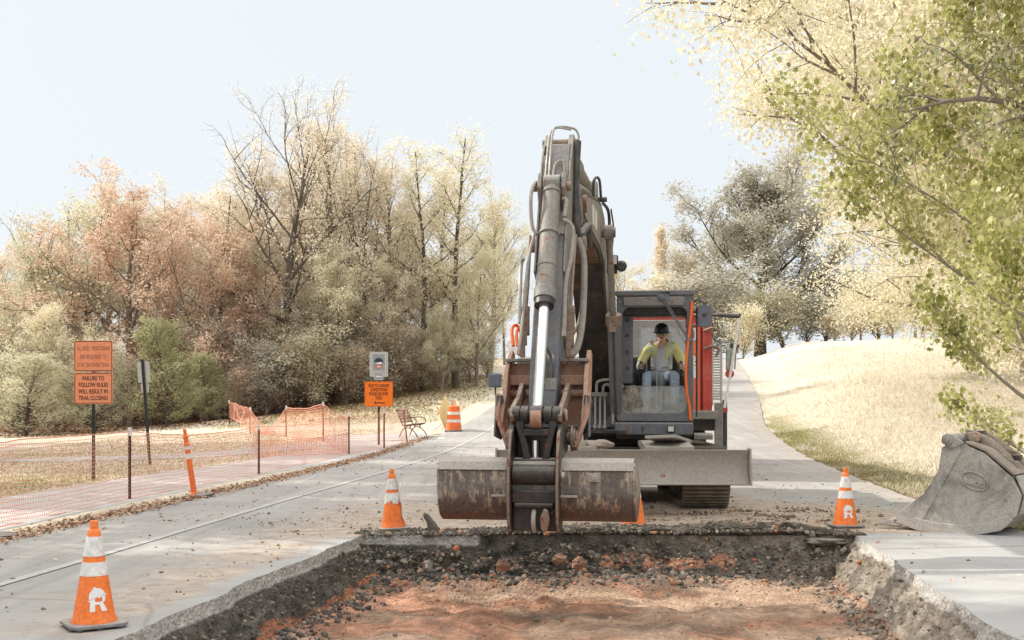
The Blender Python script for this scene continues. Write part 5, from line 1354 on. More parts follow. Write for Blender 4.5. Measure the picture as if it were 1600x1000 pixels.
b = MB(); b.lathe([(.11, 0), (.13, .2), (.10, .42), (.05, .46)], Matrix.Translation(P(.95, V0+.20, 1.30)), 12)
o = b.build('rag_bag', paint('dirty_cloth', (.42, .37, .31), (.2, .16, .12), .6, 8, .9), cab, 0, 60)
for v in o.data.vertices: v.co += Vector((NZ.noise(v.co*8), NZ.noise(v.co*8+Vector((5, 0, 0))), NZ.noise(v.co*8+Vector((0, 5, 0)))))*.05
# wiper, hose, mirror
b = MB()
for d in (0, .035): tb(b, [(U1+.04, .98+d, W1-.03), (U1+.06, 1.36+d*.6, W1-.64)], .010, 6, 0)
b.lathe([(.045, 0), (.045, .03), (.02, .04)], Matrix.Translation(P(U1+.02, .99, W1-.03)) @ Matrix.Rotation(RD(90), 4, 'X'), 12)
bx(b, (U1+.01, .92, W1-.09), (U1+.03, 1.10, W1+.05)); tb(b, [(U1+.05, 1.33, W1-.64), (U1+.05, 1.42, W1-.66)], .02, 6, 0); b.build('wiper', M_CAB, cab)
b = MB(); tb(b, [(U1+.02, 1.425, W1-.10), (U1+.04, 1.405, W1-.35), (U1+.05, 1.36, W1-.75), (U1+.05, 1.335, W1-1.1), (U1+.04, 1.35, W1-1.4), (U1+.03, 1.385, W1-1.6), (U1+.02, 1.40, W0+.02)], .020, 8); b.each('hydraulic_hose', M_HOSO, cab)
b = MB(); tb(b, [(U1-.1, 1.44, W1-.12), (U1-.08, 1.50, W1-.06), (U1-.06, 1.60, W1-.12), (U1-.06, 1.62, W1-.2)], .012, 6); tb(b, [(U1-.1, 1.44, W1-.45), (U1-.06, 1.55, W1-.40)], .012, 6, 0); tb(b, [(.9, 1.49, 1.3), (.9, 1.49, W1-.15)], .016, 6, 0); ma = b.build('mirror_arm', M_HOSE, cab)
b = MB(); b.prism(rr2(1.50, 1.70, W1-.46, W1-.14, .04), lambda p, t: P(t, p[0], p[1]), U1-.10, U1-.05); mm = b.build('mirror', M_MIR, ma, .012)
b = MB(); b.lathe([(.03, 0), (.03, .02), (.012, .03)], Matrix.Translation(P(U1-.05, 1.60, W1-.28)) @ Matrix.Rotation(RD(90), 4, 'X'), 12); b.build('mirror_mount', M_HOSE, mm)
b = MB(); bx(b, (.2, 1.45, .98), (1.2, 1.72, 1.05)); b.build('step', M_DST, EX, .01)
b = MB()
for w_, v in ((W0+.06, V0+.07), (W0+.06, V1-.08), (W1-.09, V0+.05), (W1-.09, V1-.04)): b.lathe([(.018, 0), (.018, .006), (.006, .008)], Matrix.Translation(P(U1+.002, v, w_)) @ Matrix.Rotation(RD(90), 4, 'X'), 10)
b.each('bolt', M_DST, cab)

# ---- undercarriage: turned back to face along the road
UC = RD(9-1.0)
UCO = Matrix.Rotation(RD(9), 3, 'Z') @ Vector((.12, -.22, 0))
def local(o): o.rotation_euler = (0, 0, UC); o.location = UCO; return o
b = MB(); cyl(b, (0, 0, .86), (0, 0, 1.03), .62, None, 36); bx(b, (-.9, -.75, .42), (.9, .75, .86)); local(b.build('car_body', M_DKP, EX, .03))
def track(cx):
    hw, Lh, r = .33, 1.72, .40; tr = []
    N = 46; loop = []
    # stadium path
    per = [(-Lh+r, r*2), (Lh-r, r*2)]
    S_ = 2*(2*(Lh-r))+2*pi*r*1.0
    def path(s):
        s = s % S_; a = 2*(Lh-r)
        if s < a: return (-Lh+r+s, 2*r*.5+r*1.0, 0)
        s -= a
        if s < pi*r: t = s/r; return (Lh-r+r*sin(t), r+r*cos(t), -t)
        s -= pi*r
        if s < a: return (Lh-r-s, 0.0, -pi)
        s -= a; t = s/r; return (-Lh+r-r*sin(t), r-r*cos(t), -pi-t)
    b = MB(); b2 = MB()
    for k in range(N):
        u, w_, an = path(k*S_/N); Rm = Matrix.Rotation(-an, 3, 'X')
        c_ = P(u, cx, w_); inw = -1
        nrm = Rm @ Vector((0, 0, 1)); c2 = c_+nrm*(-.015) if False else c_
        L0 = S_/N
        b.box(c2-nrm*(-.0)+Vector((0, 0, 0)), (hw*2, L0*.94, .022), Rm)
        for q in (-.36, 0, .36): b.box(c2+(Rm @ Vector((0, q*L0, .025))), (hw*2, .014, .035), Rm)
        for s in (-.11, .11): b2.box(c2+(Rm @ Vector((s, 0, -.045))), (.035, L0*.85, .07), Rm)
    t_ = local(b.build('track', M_TRK, EX)); t_.location.z = .045
    l_ = b2.build('track_chain', M_TRK, t_)
    b = MB(); bx(b, (-Lh+.35, cx-.15, .22), (Lh-.35, cx+.15, .62)); b.build('track_frame', M_DKP, t_, .03)
    b = MB()
    for u in (-Lh+r, Lh-r): cyl(b, (u, cx-.05, r), (u, cx+.05, r), r-.09, None, 28); cyl(b, (u, cx-.13, r), (u, cx+.13, r), .14)
    for k in range(7): cyl(b, (-Lh+.62+k*.37, cx-.12, .14), (-Lh+.62+k*.37, cx+.12, .14), .095, None, 16)
    b.each('roller', M_TRK, t_, .01)
for cx in (-1.235, 1.245): track(cx)
# dozer blade
b = MB(); u_ = 2.72
bp_ = [(2.66, .90), (2.78, .90), (2.72, .82), (2.70, .70), (2.715, .58), (2.78, .47), (2.84, .455), (2.80, .44), (2.70, .44), (2.64, .58), (2.62, .75)]
pr(b, bp_, -1.64, 1.64); blade = local(b.build('dozer_blade', M_BLD, EX, .008))
b = MB()
for s in (-1, 1): pr(b, [(2.60, .92), (2.80, .92), (2.80, .72), (2.86, .44), (2.60, .44)], s*1.64, s*1.665)
b.each('end_plate', M_BLD, blade, .006)
b = MB(); b.lathe([(.03, 0), (.035, .01), (.01, .015)], Matrix.Translation(P(2.725, .52, .555)) @ Matrix.Rotation(RD(90), 4, 'X'), 7); b.build('rust_spot', M_RST, blade)
b = MB()
for v in (-.55, .55): pr(b, [(.8, .45), (.8, .65), (2.66, .82), (2.66, .60)], v-.07, v+.07)
b.each('push_arm', M_DKP, blade, .01)
b = MB()
for v in (-.55, .62): pr(b, [(2.30, .84), (2.66, .90), (2.66, .94), (2.0, 1.00), (1.6, .98), (1.6, .92)], v-.32 if v > 0 else v-.22, v+.32 if v > 0 else v+.22)
b.each('cover_plate', M_BLD, blade, .008)
bd = MB(); bd.box(P(2.25, .62, 1.02), (.42, .9, .04), Matrix.Rotation(RD(-7), 3, 'X') @ Matrix.Rotation(RD(-22), 3, 'Z')); bd = bd.build('board', paint('weathered_board', (.40, .37, .33), (.28, .24, .2), .5, 6, .9), None, .004)
bd.matrix_world = Matrix.Translation(Vector(EX.location)+Vector((.12, -.22, 0)))
tag(bd, 'grey board lying on the plates behind the blade under the cab', 'board')
def ucp(u, v, w_): return Vector(EX.location)+Vector((.12, -.22, 0))+Matrix.Rotation(RD(-1), 3, 'Z') @ P(u, v, w_)
b = MB(); cc_ = ucp(2.52, -.62, .93)
b.lathe([(.10, 0), (.115, .06), (.105, .14), (.07, .17)], Matrix.Translation(cc_+Vector((.05, -.07, .07))) @ Matrix.Rotation(RD(88), 4, 'X') @ Matrix.Translation((0, 0, -.1)), 18)
b.box(cc_+Vector((0, .12, .06)), (.26, .12, .13)); b.box(cc_+Vector((-.12, .05, .07)), (.05, .16, .16), Matrix.Rotation(RD(20), 3, 'Y'))
tag(b.build('pump_housing', paint('clay_dusted_casting', (.46, .39, .32), (.34, .25, .19), .6, 8, .9, 0, .4), None, .01), 'dusty round cast housing lying on top of the blade beside the dirt clod', 'machine part')
single_rock('clay_clod', ucp(2.55, -.30, .95), .12, paint('pale_clay', (.42, .34, .27), (.3, .22, .16), .6, 14, .95, 0, .2, 0, .9), 'lumpy heap of pale clay lying on top of the blade under the cab', 31, .6, 'clod', (1.5, 1, 1))

# ------------------------------------------------------------------ the operator
M_SKIN = plain('skin', (.66, .40, .29), .55, 0, .08, 20, .05)
M_JEAN = plain('washed_denim', (.30, .35, .42), .9, 0, .25, 22, .3)
M_TEE = plain('grey_shirt_cloth', (.66, .65, .65), .9, 0, .1, 15, .3)
M_VEST = plain('yellow_vest_cloth', (.84, .78, .34), .85, 0, .12, 15, .3)
M_HAT = plain('black_hard_hat', (.018, .018, .02), .22, 0, .2, 6, .02, .6)
M_SUNG = plain('mirrored_lens', (.30, .34, .16), .12, .7, .4, 40, .0)
M_BOOT = plain('tan_boot', (.20, .13, .08), .8)
PV = SV
def skin(name, verts, edges, rad, root, mat, parent, sub=2):
    me = bpy.data.meshes.new(name); me.from_pydata([tuple(P(*v)) for v in verts], edges, [])
    ob = bpy.data.objects.new(name, me); C.objects.link(ob)
    md = ob.modifiers.new('s', 'SKIN'); md.use_smooth_shade = True
    if not me.skin_vertices: me.skin_vertices.new()
    sv = me.skin_vertices[0].data
    for i, r in enumerate(rad):
        sv[i].radius = (r, r) if not isinstance(r, tuple) else r; sv[i].use_root = (i in (root if isinstance(root, (list, tuple)) else [root]))
    ss = ob.modifiers.new('ss', 'SUBSURF'); ss.levels = sub; ss.render_levels = sub
    dg = bpy.context.evaluated_depsgraph_get(); dg.update()
    m2 = bpy.data.meshes.new_from_object(ob.evaluated_get(dg)); bpy.data.objects.remove(ob)
    m2.name = name; o = link(name, m2, mat, parent, None); m2.polygons.foreach_set('use_smooth', [True]*len(m2.polygons))
    return o
def joinm(objs):
    bm = bmesh.new()
    for o in objs: bm.from_mesh(o.data)
    me = objs[0].data; bm.to_mesh(me); bm.free()
    for o in objs[1:]: bpy.data.objects.remove(o)
    return objs[0]
PE = empty('person', EX.location, RD(-9), 'operator in black hard hat, mirrored glasses, open yellow vest and jeans sitting in the cab', 'person')
# body: torso, head, limbs in one graph
W = .0
V_ = [(.30, PV, 1.90), (.27, PV, 2.06), (.26, PV, 2.22), (.27, PV, 2.36), (.29, PV, 2.435), (.315, PV, 2.49), (.33, PV, 2.545), (.30, PV, 2.60)]
R1 = [.13, .125, .135, .12, .055, .060, .082, .080]
E_ = [(0, 1), (1, 2), (2, 3), (3, 4), (4, 5), (5, 6), (6, 7)]
for s in (-1, 1):
    n = len(V_)
    V_ += [(.26, PV+s*.175, 2.36), (.30, PV+s*.25, 2.25), (.36, PV+s*.325, 2.09), (.50, PV+s*.325, 2.035), (.60, PV+s*.305, 2.03), (.635, PV+s*.30, 2.035)]
    R1 += [.062, .056, .046, .040, .029, .027]; E_ += [(3, n)]+[(n+i, n+i+1) for i in range(5)]
    n = len(V_)
    V_ += [(.34, PV+s*.10, 1.87), (.62, PV+s*.17, 1.90), (.84, PV+s*.205, 1.90), (.92, PV+s*.205, 1.66), (.95, PV+s*.20, 1.44), (.97, PV+s*.20, 1.37), (1.09, PV+s*.215, 1.35)]
    R1 += [.095, .082, .062, .058, .042, .042, .036]; E_ += [(0, n)]+[(n+i, n+i+1) for i in range(6)]
body = skin('body', V_, E_, R1, 0, M_SKIN, PE)
hands = []
for s in (-1, 1):   # fingers wrap the joystick (centre u=.68, v=PV+s*.295)
    jx, jv = .68, PV+s*.295
    for k in range(4):
        w_ = 2.085-.021*k; ln = (1.0, 1.08, 1.02, .85)[k]
        pts = [(.645, jv+s*.030, w_-.01), (.672, jv+s*.040, w_), (.705, jv+s*.030*ln, w_-.001), (.718, jv+s*.004, w_-.003), (.712, jv-s*.022*ln, w_-.004)]
        hands.append(skin('f', pts, [(i, i+1) for i in range(4)], [.010, .0098, .0092, .0086, .0075], 0, M_SKIN, PE, 1))
    pts = [(.640, jv-s*.010, 2.06), (.655, jv-s*.034, 2.085), (.680, jv-s*.032, 2.110), (.70, jv-s*.016, 2.118)]
    hands.append(skin('f', pts, [(i, i+1) for i in range(3)], [.013, .0115, .010, .0085], 0, M_SKIN, PE, 1))
    pts = [(.605, jv+s*.008, 2.035), (.632, jv+s*.018, 2.052), (.655, jv+s*.028, 2.060)]
    hands.append(skin('f', pts, [(0, 1), (1, 2)], [(.024, .024), (.032, .022), (.034, .018)], 0, M_SKIN, PE, 1))
# face: nose, lips, chin, ears
fc = MB()
hu = .33
def ell(mb, c, r, n=10, m=7):
    vs = []; 
    for i in range(m+1):
        th = pi*i/m
        for k in range(n):
            a = 2*pi*k/n; vs.append(P(c[0]+r[0]*sin(th)*cos(a), c[1]+r[1]*sin(th)*sin(a), c[2]+r[2]*cos(th)))
    mb.add(vs, [(i*n+k, i*n+(k+1) % n, (i+1)*n+(k+1) % n, (i+1)*n+k) for i in range(m) for k in range(n)])
ell(fc, (.415, PV, 2.535), (.022, .013, .022)); ell(fc, (.405, PV, 2.555), (.014, .009, .03))
ell(fc, (.388, PV, 2.455), (.026, .030, .022)); ell(fc, (.36, PV, 2.47), (.04, .055, .03))
for s in (-1, 1): ell(fc, (.325, PV+s*.083, 2.54), (.018, .010, .030)); ell(fc, (.395, PV+s*.04, 2.57), (.012, .022, .007))
for s in (-1, 1): ell(fc, (.385, PV+s*.038, 2.52), (.022, .022, .02))
f_ = fc.build('face', M_SKIN, PE, 0, 60)
joinm([body]+hands+[f_]); body.data.polygons.foreach_set('use_smooth', [True]*len(body.data.polygons))
fc = MB(); ell(fc, (.402, PV, 2.492), (.012, .026, .0045)); ell(fc, (.401, PV, 2.483), (.012, .022, .005)); fc.build('mouth', plain('lips', (.36, .14, .11), .5), PE, 0, 60)
fc = MB(); ell(fc, (.385, PV, 2.452), (.027, .036, .016)); fc.build('beard', plain('dark_stubble', (.42, .25, .18), .9), PE, 0, 60)
fc = MB()
ell(fc, (.275, PV, 2.575), (.075, .080, .06)); fc.build('hair', plain('dark_hair', (.045, .03, .022), .8), PE, 0, 60)
fc = MB()
for s in (-1, 1): ell(fc, (.402, PV+s*.034, 2.556), (.014, .030, .019), 14, 8)
gl_ = fc.build('sunglasses', M_SUNG, PE, 0, 60)
fc = MB(); tb(fc, [(.30, PV-.086, 2.56), (.385, PV-.074, 2.562), (.418, PV-.03, 2.572), (.424, PV, 2.566), (.418, PV+.03, 2.572), (.385, PV+.074, 2.562), (.30, PV+.086, 2.56)], .0045, 6); fc.build('frame', M_HOSE, gl_)
b = MB(); pf = [(.150, -.012), (.152, -.006), (.118, .006), (.116, .02), (.112, .055), (.096, .095), (.066, .122), (.03, .134), (.004, .137)]
b.lathe(pf, Matrix.Translation(P(.32, PV, 2.585)) @ Matrix.Rotation(RD(6), 4, 'X') @ Matrix.Scale(1.12, 4, (0, 1, 0)) @ Matrix.Scale(.95, 4, (1, 0, 0)), 28)
for dv_ in (-.03, 0, .03): b.tube([P(.32+.118*cos(RD(a))*1.1, PV+dv_, 2.59+.135*sin(RD(a))) for a in range(10, 171, 16)], .007, 6)
hat = b.build('hard_hat', M_HAT, PE, 0, 50)
b = MB(); ell(b, (.415, PV-.028, 2.665), (.01, .022, .018)); b.build('sticker', plain('pale_sticker', (.45, .42, .38), .5), hat, 0, 60)
# clothes follow the same bones, slightly thicker
def sub(idx, add, name, mat, sub_=2, rt=0, filt=None):
    mp = {j: i for i, j in enumerate(idx)}; ed = [(mp[a], mp[c_]) for a, c_ in E_ if a in mp and c_ in mp]
    o = skin(name, [V_[j] for j in idx], ed, [R1[j]+add for j in idx], 0, mat, PE, sub_)
    if filt:
        bm = bmesh.new(); bm.from_mesh(o.data); kill = [f for f in bm.faces if filt(f.calc_center_median())]; bmesh.ops.delete(bm, geom=kill, context='FACES'); bm.to_mesh(o.data); bm.free()
    return o
A1, A2 = list(range(8, 14)), list(range(21, 27)); L1_, L2_ = list(range(14, 21)), list(range(27, 34))
sub([0, 1, 2, 3]+A1[:5]+A2[:5], .014, 'shirt', M_TEE)
sub([0]+L1_[:5]+L2_[:5], .016, 'jeans', M_JEAN)
vest = sub([1, 2, 3]+A1[:3]+A2[:3], .030, 'vest', M_VEST, 2, 0, lambda c_: (abs(c_.x-PV) < .075+.10*max(0, (2.36-c_.z))*.8 and -c_.y > .24) or c_.z > 2.50)
b = MB()
for s in (-1, 1):
    vs = []
    for k in range(9):
        w_ = 2.02+.43*k/8; 
        for q in (-.026, .026): vs.append((w_, PV+s*(.135+.01*k/8)+q))
    pts = [P(.27+.175*cos(asin_), 0, 0) for asin_ in []]
    vv_ = []
    for w_, v in vs:
        # push the tape onto the vest by ray cast
        hit, loc, nn_, ix = vest.ray_cast(P(1.2, v, w_), P(-1, 0, 0))
        vv_.append(loc+P(.006, 0, 0) if hit else P(.40, v, w_))
    b.add(vv_, [(k*2, k*2+1, k*2+3, k*2+2) for k in range(8)])
b.each('reflective_tape', plain('silver_tape', (.66, .65, .60), .5), vest, 0, 60)
for idx in (L1_, L2_):
    pass
b = MB()
for s in (-1, 1): ell(b, (1.04, PV+s*.21, 1.355), (.135, .052, .05), 14, 8); ell(b, (.97, PV+s*.20, 1.42), (.062, .056, .07), 12, 7)
b.each('boot', M_BOOT, PE, 0, 60)
b = MB(); tb(b, [(.385, PV-.05, 2.42), (.425, PV-.02, 2.33), (.428, PV, 2.30), (.425, PV+.02, 2.33), (.385, PV+.05, 2.42)], .003, 4); b.build('necklace', M_FIT, PE)
b = MB(); ell(b, (.435, PV, 1.965), (.02, .10, .022)); b.build('belt', M_HOSE, PE, 0, 60)

# ------------------------------------------------------------------ red truck behind
M_RED = paint('red_truck_paint', (.50, .035, .02), (.40, .25, .2), .4, 4, .4, 0, .4, .05, .1)
M_REDL = plain('light_red_panel', (.66, .13, .07), .5, 0, .1)
M_SIL = plain('ribbed_aluminium', (.55, .54, .52), .4, .4, .1)
M_TYR = paint('tyre_rubber', (.025, .025, .026), (.2, .17, .14), .5, 8, .9, 0, .4)
TK = empty('truck', (3.12, 22.4, 0), RD(-3), 'red work truck parked close behind the excavator with mirror, white pole and double tyres', 'truck')
def tbx(mb, x0, x1, y0, y1, z0, z1): return mb.bb((x0, y0, z0), (x1, y1, z1))
hgz = hgt(3.1, 22.4)
b = MB(); tbx(b, -1.12, .78, .25, 5.5, 1.25, 3.25); body_ = b.build('cargo_body', M_RED, TK, .04)
b = MB(); tbx(b, -1.12, -.82, .215, .25, 2.60, 3.28); b.build('rear_panel', M_REDL, body_, .01)
b = MB(); tbx(b, -.80, .27, .16, .249, 1.4, 3.12); b.build('rear_shutter', paint('grey_shutter', (.36, .34, .33), (.24, .18, .16), .5, 3, .6), body_, .02)
for z0, z1, m_ in ((2.28, 2.46, M_SIL), (2.50, 2.56, M_REDL), (2.62, 2.80, M_RED), (2.95, 3.05, M_SIL)):
    b = MB(); tbx(b, -1.14, -.82, .17, .214, z0, z1); b.build('trim_band', m_, body_, .01)
b = MB(); tbx(b, .30, .56, .16, .25, 1.28, 3.05); lp = b.build('side_panel', M_REDL, body_, .01)
b = MB(); tbx(b, .34, .50, .150, .159, 2.72, 2.95); tbx(b, .34, .50, .150, .159, 1.98, 2.22); b.each('white_panel', plain('white_panel', (.72, .70, .68), .5), lp)
b = MB(); add_text(b, '2', .24, lambda x, y: Vector((.42+x, .146, 2.32+y)), 1, 0, .01); b.build('number', plain('number_paint', (.75, .72, .70), .5), lp, 0, None, fix=False)
b = MB(); add_text(b, '1', .20, lambda x, y: Vector((.42+x, .146, 2.83+y)), 1, 0, .01); b.build('number', M_RED, lp, 0, None, fix=False)
b = MB(); tbx(b, .34, .50, .150, .159, 2.46, 2.70); b.build('orange_panel', M_OR, lp)
b = MB(); tbx(b, .60, .78, .12, .24, 1.3, 3.3); b.build('door_post', M_RED, body_, .015)
b = MB()
for k in range(22): tbx(b, .80, .98, .30, .33, 1.55+k*.052, 1.585+k*.052)
tbx(b, .79, .82, .28, .36, 1.45, 2.75); tbx(b, .97, 1.0, .28, .36, 1.45, 2.75); b.build('ribbed_panel', M_SIL, TK)
b = MB(); b.tube([(.45, .2, 3.20), (.9, .1, 3.21)], .03, 8); b.tube([(.9, .1, 3.21), (1.30, .05, 3.18)], .045, 8); b.tube([(1.28, .05, 3.2), (1.32, .05, 3.18)], .05, 8); b.build('boom_arm', M_HOSE, TK)
b = MB(); b.tube([(1.30, .05, 3.18), (1.16, .0, 2.3), (1.0, -.02, 1.4)], .026, 8); b.build('white_pole', plain('white_pole_paint', (.68, .67, .66), .4), TK)
b = MB(); b.tube(spline([(.85, .2, 2.60), (1.0, .15, 2.68), (1.20, .15, 2.66), (1.24, .15, 2.5), (1.22, .15, 2.15)], 6), .016, 7); mk = b.build('mirror_arm', M_FIT, TK)
b = MB(); tbx(b, 1.05, 1.18, .12, .18, 2.12, 2.56); b.build('mirror', plain('mirror_face', (.30, .32, .25), .2, .6, .5), mk, .02)
b = MB(); b.lathe([(.02, -.03), (.085, -.02), (.085, .02), (.02, .03)], Matrix.Translation((1.12, .12, 2.06)) @ Matrix.Rotation(RD(90), 4, 'X'), 16); b.build('red_lamp', M_RED, mk)
b = MB()
for z in (2.9, 2.55): b.tube(spline([(.62, .1, z), (.78, .04, z+.05), (.90, .08, z-.02), (.85, .1, z-.15)], 5), .03, 7)
b.each('tie_chain', M_PIN, TK)
for x0 in (.05, .40, -1.1, -.75):
    b = MB(); R__ = Matrix.Rotation(RD(90), 4, 'Y')
    b.lathe([(.2, -.14), (.46, -.14), (.50, -.11), (.50, .11), (.46, .14), (.2, .14)], Matrix.Translation((x0+.17, .9, .5)) @ R__, 36)
    for k in range(36):
        a = 2*pi*k/36
        for s in (-.06, .06): b.box(Vector((x0+.17+s, .9+.505*cos(a), .5+.505*sin(a))), (.08, .05, .02), Matrix.Rotation(a-pi/2, 3, 'X'))
    ty = b.build('tyre', M_TYR, TK, 0, 30)
b = MB(); tbx(b, -1.0, .9, .1, 5.4, .95, 1.22); tbx(b, -.3, .3, .2, 5.3, .55, .95); b.build('chassis', M_DKP, TK, .02)
b = MB(); tbx(b, -.6, .86, -.12, .30, 1.18, 1.34); b.build('rear_bumper', M_DST, TK, .015)
b = MB(); tbx(b, .82, .98, .02, .12, .55, 1.5); b.build('step_frame', M_DST, TK, .015)
b = MB(); tbx(b, 1.0, 1.10, .3, .5, .35, 1.55); b.build('mud_flap', M_TYR, TK, .03)
b = MB(); tbx(b, .96, 1.08, .1, .2, 1.3, 1.42); b.build('tail_light', M_RED, TK, .02)
b = MB(); b.bb((-1.05, 5.5, .9), (1.05, 7.2, 2.9)); b.build('driver_cab', M_RED, TK, .12)
b = MB(); 
for x0 in (-.95, .95):
    b.lathe([(.2, -.13), (.48, -.13), (.50, -.1), (.50, .1), (.48, .13), (.2, .13)], Matrix.Translation((x0, 6.4, .5)) @ Matrix.Rotation(RD(90), 4, 'Y'), 30)
b.each('tyre', M_TYR, TK)

# ------------------------------------------------------------------ digging bucket lying on the right
A_ = RD(33)
M_BD = paint('dusty_bucket_steel', (.36, .335, .295), (.22, .195, .17), .8, 2.4, .8, 0, .35, .04, .6, 30)
M_BDK = paint('dark_bucket_back', (.17, .135, .105), (.36, .30, .24), .75, 2.6, .8, 0, .3, .2, .4, 30)
def worn_bucket():
    t = NT('worn_dusty_bucket_steel'); c = t.coord('Object'); s_ = t.n('ShaderNodeSeparateXYZ'); t.l(c, s_.inputs[0])
    n1 = t.noise(c, 2.4, 9, .7, .5); n2 = t.noise(c, 42, 5, .75); n3b = t.noise(c, 7, 7, .7, 1.0)
    scr = t.noise(t.coord('Object', sv=(1.2, 1.2, 9)), 6, 4, .6, .8)
    col = t.ramp(n1, [(.34, (.20, .185, .165)), (.47, (.33, .305, .27)), (.56, (.44, .41, .36)), (.70, (.27, .245, .22))])
    col = t.mix(t.ramp(n3b, [(.56, 0), (.68, .75)]), col, (.17, .15, .145))
    lo = t.n('ShaderNodeMapRange'); lo.inputs['From Min'].default_value = .05; lo.inputs['From Max'].default_value = .45; lo.inputs['To Min'].default_value = .65; lo.inputs['To Max'].default_value = 0; t.l(s_.outputs['Z'], lo.inputs['Value'])
    col = t.mix(t.math('MULTIPLY', lo.outputs[0], t.ramp(n3b, [(.3, .5), (.6, 1)])), col, (.50, .455, .40))
    col = t.mix(t.ramp(scr, [(.66, 0), (.72, .5)]), col, (.50, .47, .43))
    col = t.mix(t.ramp(t.noise(c, 5.1, 8, .75), [(.66, 0), (.72, .8)]), col, (.24, .12, .07))
    col = t.mix(1.0, col, t.ramp(n2, [(.25, .68), (.75, 1.3)]), 'MULTIPLY')
    t.bsdf(col, t.ramp(n1, [(.3, .5), (.7, .95)]), 0, t.bump(t.math('ADD', n1, t.math('MULTIPLY', n2, .35)), .7, .015), .35); return t.m
M_BD = worn_bucket()
BU = empty('digging_bucket', G(1487, 13.15)+Vector((0, 0, .03)), 0, 'large dusty digging bucket with teeth lying on its side edge on the slab at the right', 'excavator bucket')
BU.scale = (.90, .90, .92); BU['label'] = 'large dusty toothed digging bucket resting on the slab at the right'
WX, TX = Vector((sin(A_), cos(A_), 0)), Vector((-cos(A_), sin(A_), 0))
WX = Vector((cos(RD(50)), sin(RD(50)), 0)); TX = Vector((-sin(RD(50)), cos(RD(50)), 0))*1.0
TX = Vector((-.80, -.0, 0))+Vector((0, .0, 0)); 
a5 = RD(38); WX = Vector((sin(a5), cos(a5), 0)); TX = Vector((-cos(a5), sin(a5), 0))
def Q(t, z, wd_): return TX*t+WX*wd_+Vector((0, 0, z))
BW = 1.15
sidep = [(.72, .12), (.42, .02), (.05, -.0), (-.30, .01), (-.60, .09), (-.78, .27), (-.83, .50), (-.72, .72), (-.40, 1.0), (-.16, 1.10), (.0, 1.12), (.11, 1.05), (.16, .78), (.34, .48), (.70, .20)]
for w0_ in (0, BW):
    b = MB(); b.prism(sidep, lambda p, t: Q(p[0], p[1], t), w0_, w0_+.03); sp_ = b.build('side_plate', M_BD, BU, .006)
    if w0_ == 0:
        b = MB(); b.prism([(.72, .10), (.42, .0), (.10, -.012), (-.30, -.005), (-.60, .07), (-.74, .21), (-.66, .26), (-.45, .17), (-.15, .115), (.2, .12), (.45, .17)], lambda p, t: Q(p[0], p[1], t), -.022, -.002); b.build('wear_plate', M_BD, sp_, .010)
        b = MB(); b.prism([(.16, .78), (.34, .48), (.70, .20), (.73, .13), (.42, .03), (.38, .10), (-.12, 1.02), (-.10, 1.09), (.0, 1.13), (.12, 1.06)], lambda p, t: Q(p[0], p[1], t), -.020, -.002); b.build('side_cutter', M_BD, sp_, .008)
        b = MB(); cx_, cz_ = -.28, .66
        outer = [(cx_+.165*cos(2*pi*k/28)*1.0-.0, cz_+.105*sin(2*pi*k/28)+.12*cos(2*pi*k/28)*.32) for k in range(28)]
        for k in range(28):
            a_, c_ = outer[k], outer[(k+1) % 28]
            b.tube([Q(a_[0], a_[1], -.008), Q(c_[0], c_[1], -.008)], .013, 6)
        add_text(b, 'esco', .15, lambda x, y: Q(cx_-x*1.0, cz_+y-.005-.28*x, -.014), .95, 0, .007)
        b.build('cast_emblem', M_BD, sp_, 0, None)
shell = sidep[:10]
b = MB(); sh2 = [Vector(p) for p in shell]; inn = []
for i, p in enumerate(sh2):
    t_ = (sh2[min(i+1, len(sh2)-1)]-sh2[max(0, i-1)]).normalized(); inn.append(p+Vector((t_.y, -t_.x))*.025)
m = len(shell); vs = []; NW = 14
for k in range(NW+1):
    v = .03+(BW-.03)*k/NW; vs += [Q(p.x, p.y, v) for p in sh2]+[Q(p.x, p.y, v) for p in inn]
fs = []
for k in range(NW):
    o1, o2 = k*2*m, (k+1)*2*m
    for i in range(m-1): fs += [(o1+i, o1+i+1, o2+i+1, o2+i), (o1+m+i, o2+m+i, o2+m+i+1, o1+m+i+1)]
    fs += [(o1, o2, o2+m, o1+m), (o1+m-1, o1+2*m-1, o2+2*m-1, o2+m-1)]
b.add(vs, fs); b.build('shell', M_BD, BU, 0, 28)
b = MB(); b.prism([(-.735, .74), (-.40, 1.02), (-.16, 1.12), (-.16, 1.145), (-.42, 1.045), (-.76, .755)], lambda p, t: Q(p[0], p[1], t), .02, BW); b.build('back_plate', M_BDK, BU, .006)
b = MB(); b.prism([(-.79, .28), (-.845, .50), (-.745, .73), (-.765, .74), (-.87, .50), (-.81, .27)], lambda p, t: Q(p[0], p[1], t), .06, BW-.05); b.build('back_wear_plate', M_BD, BU, .006)
b = MB(); 
for w0_ in (.28, .78): b.prism([(-.16, 1.12), (-.05, 1.20), (.05, 1.24), (.11, 1.20), (.12, 1.12), (.0, 1.05)], lambda p, t: Q(p[0], p[1], t), w0_-.32 if w0_ < .5 else w0_, (w0_-.32 if w0_ < .5 else w0_)+.06)
b.cyl(Q(.035, 1.155, -.035), Q(.035, 1.155, BW+.03), .075, None, 24); b.build('hinge_tube', M_BD, BU, .006)
b = MB(); b.cyl(Q(.035, 1.155, -.065), Q(.035, 1.155, -.03), .055, None, 20); b.cyl(Q(.035, 1.155, -.08), Q(.035, 1.155, -.06), .03, None, 16); b.each('hinge_pin', M_BD, BU, .004)
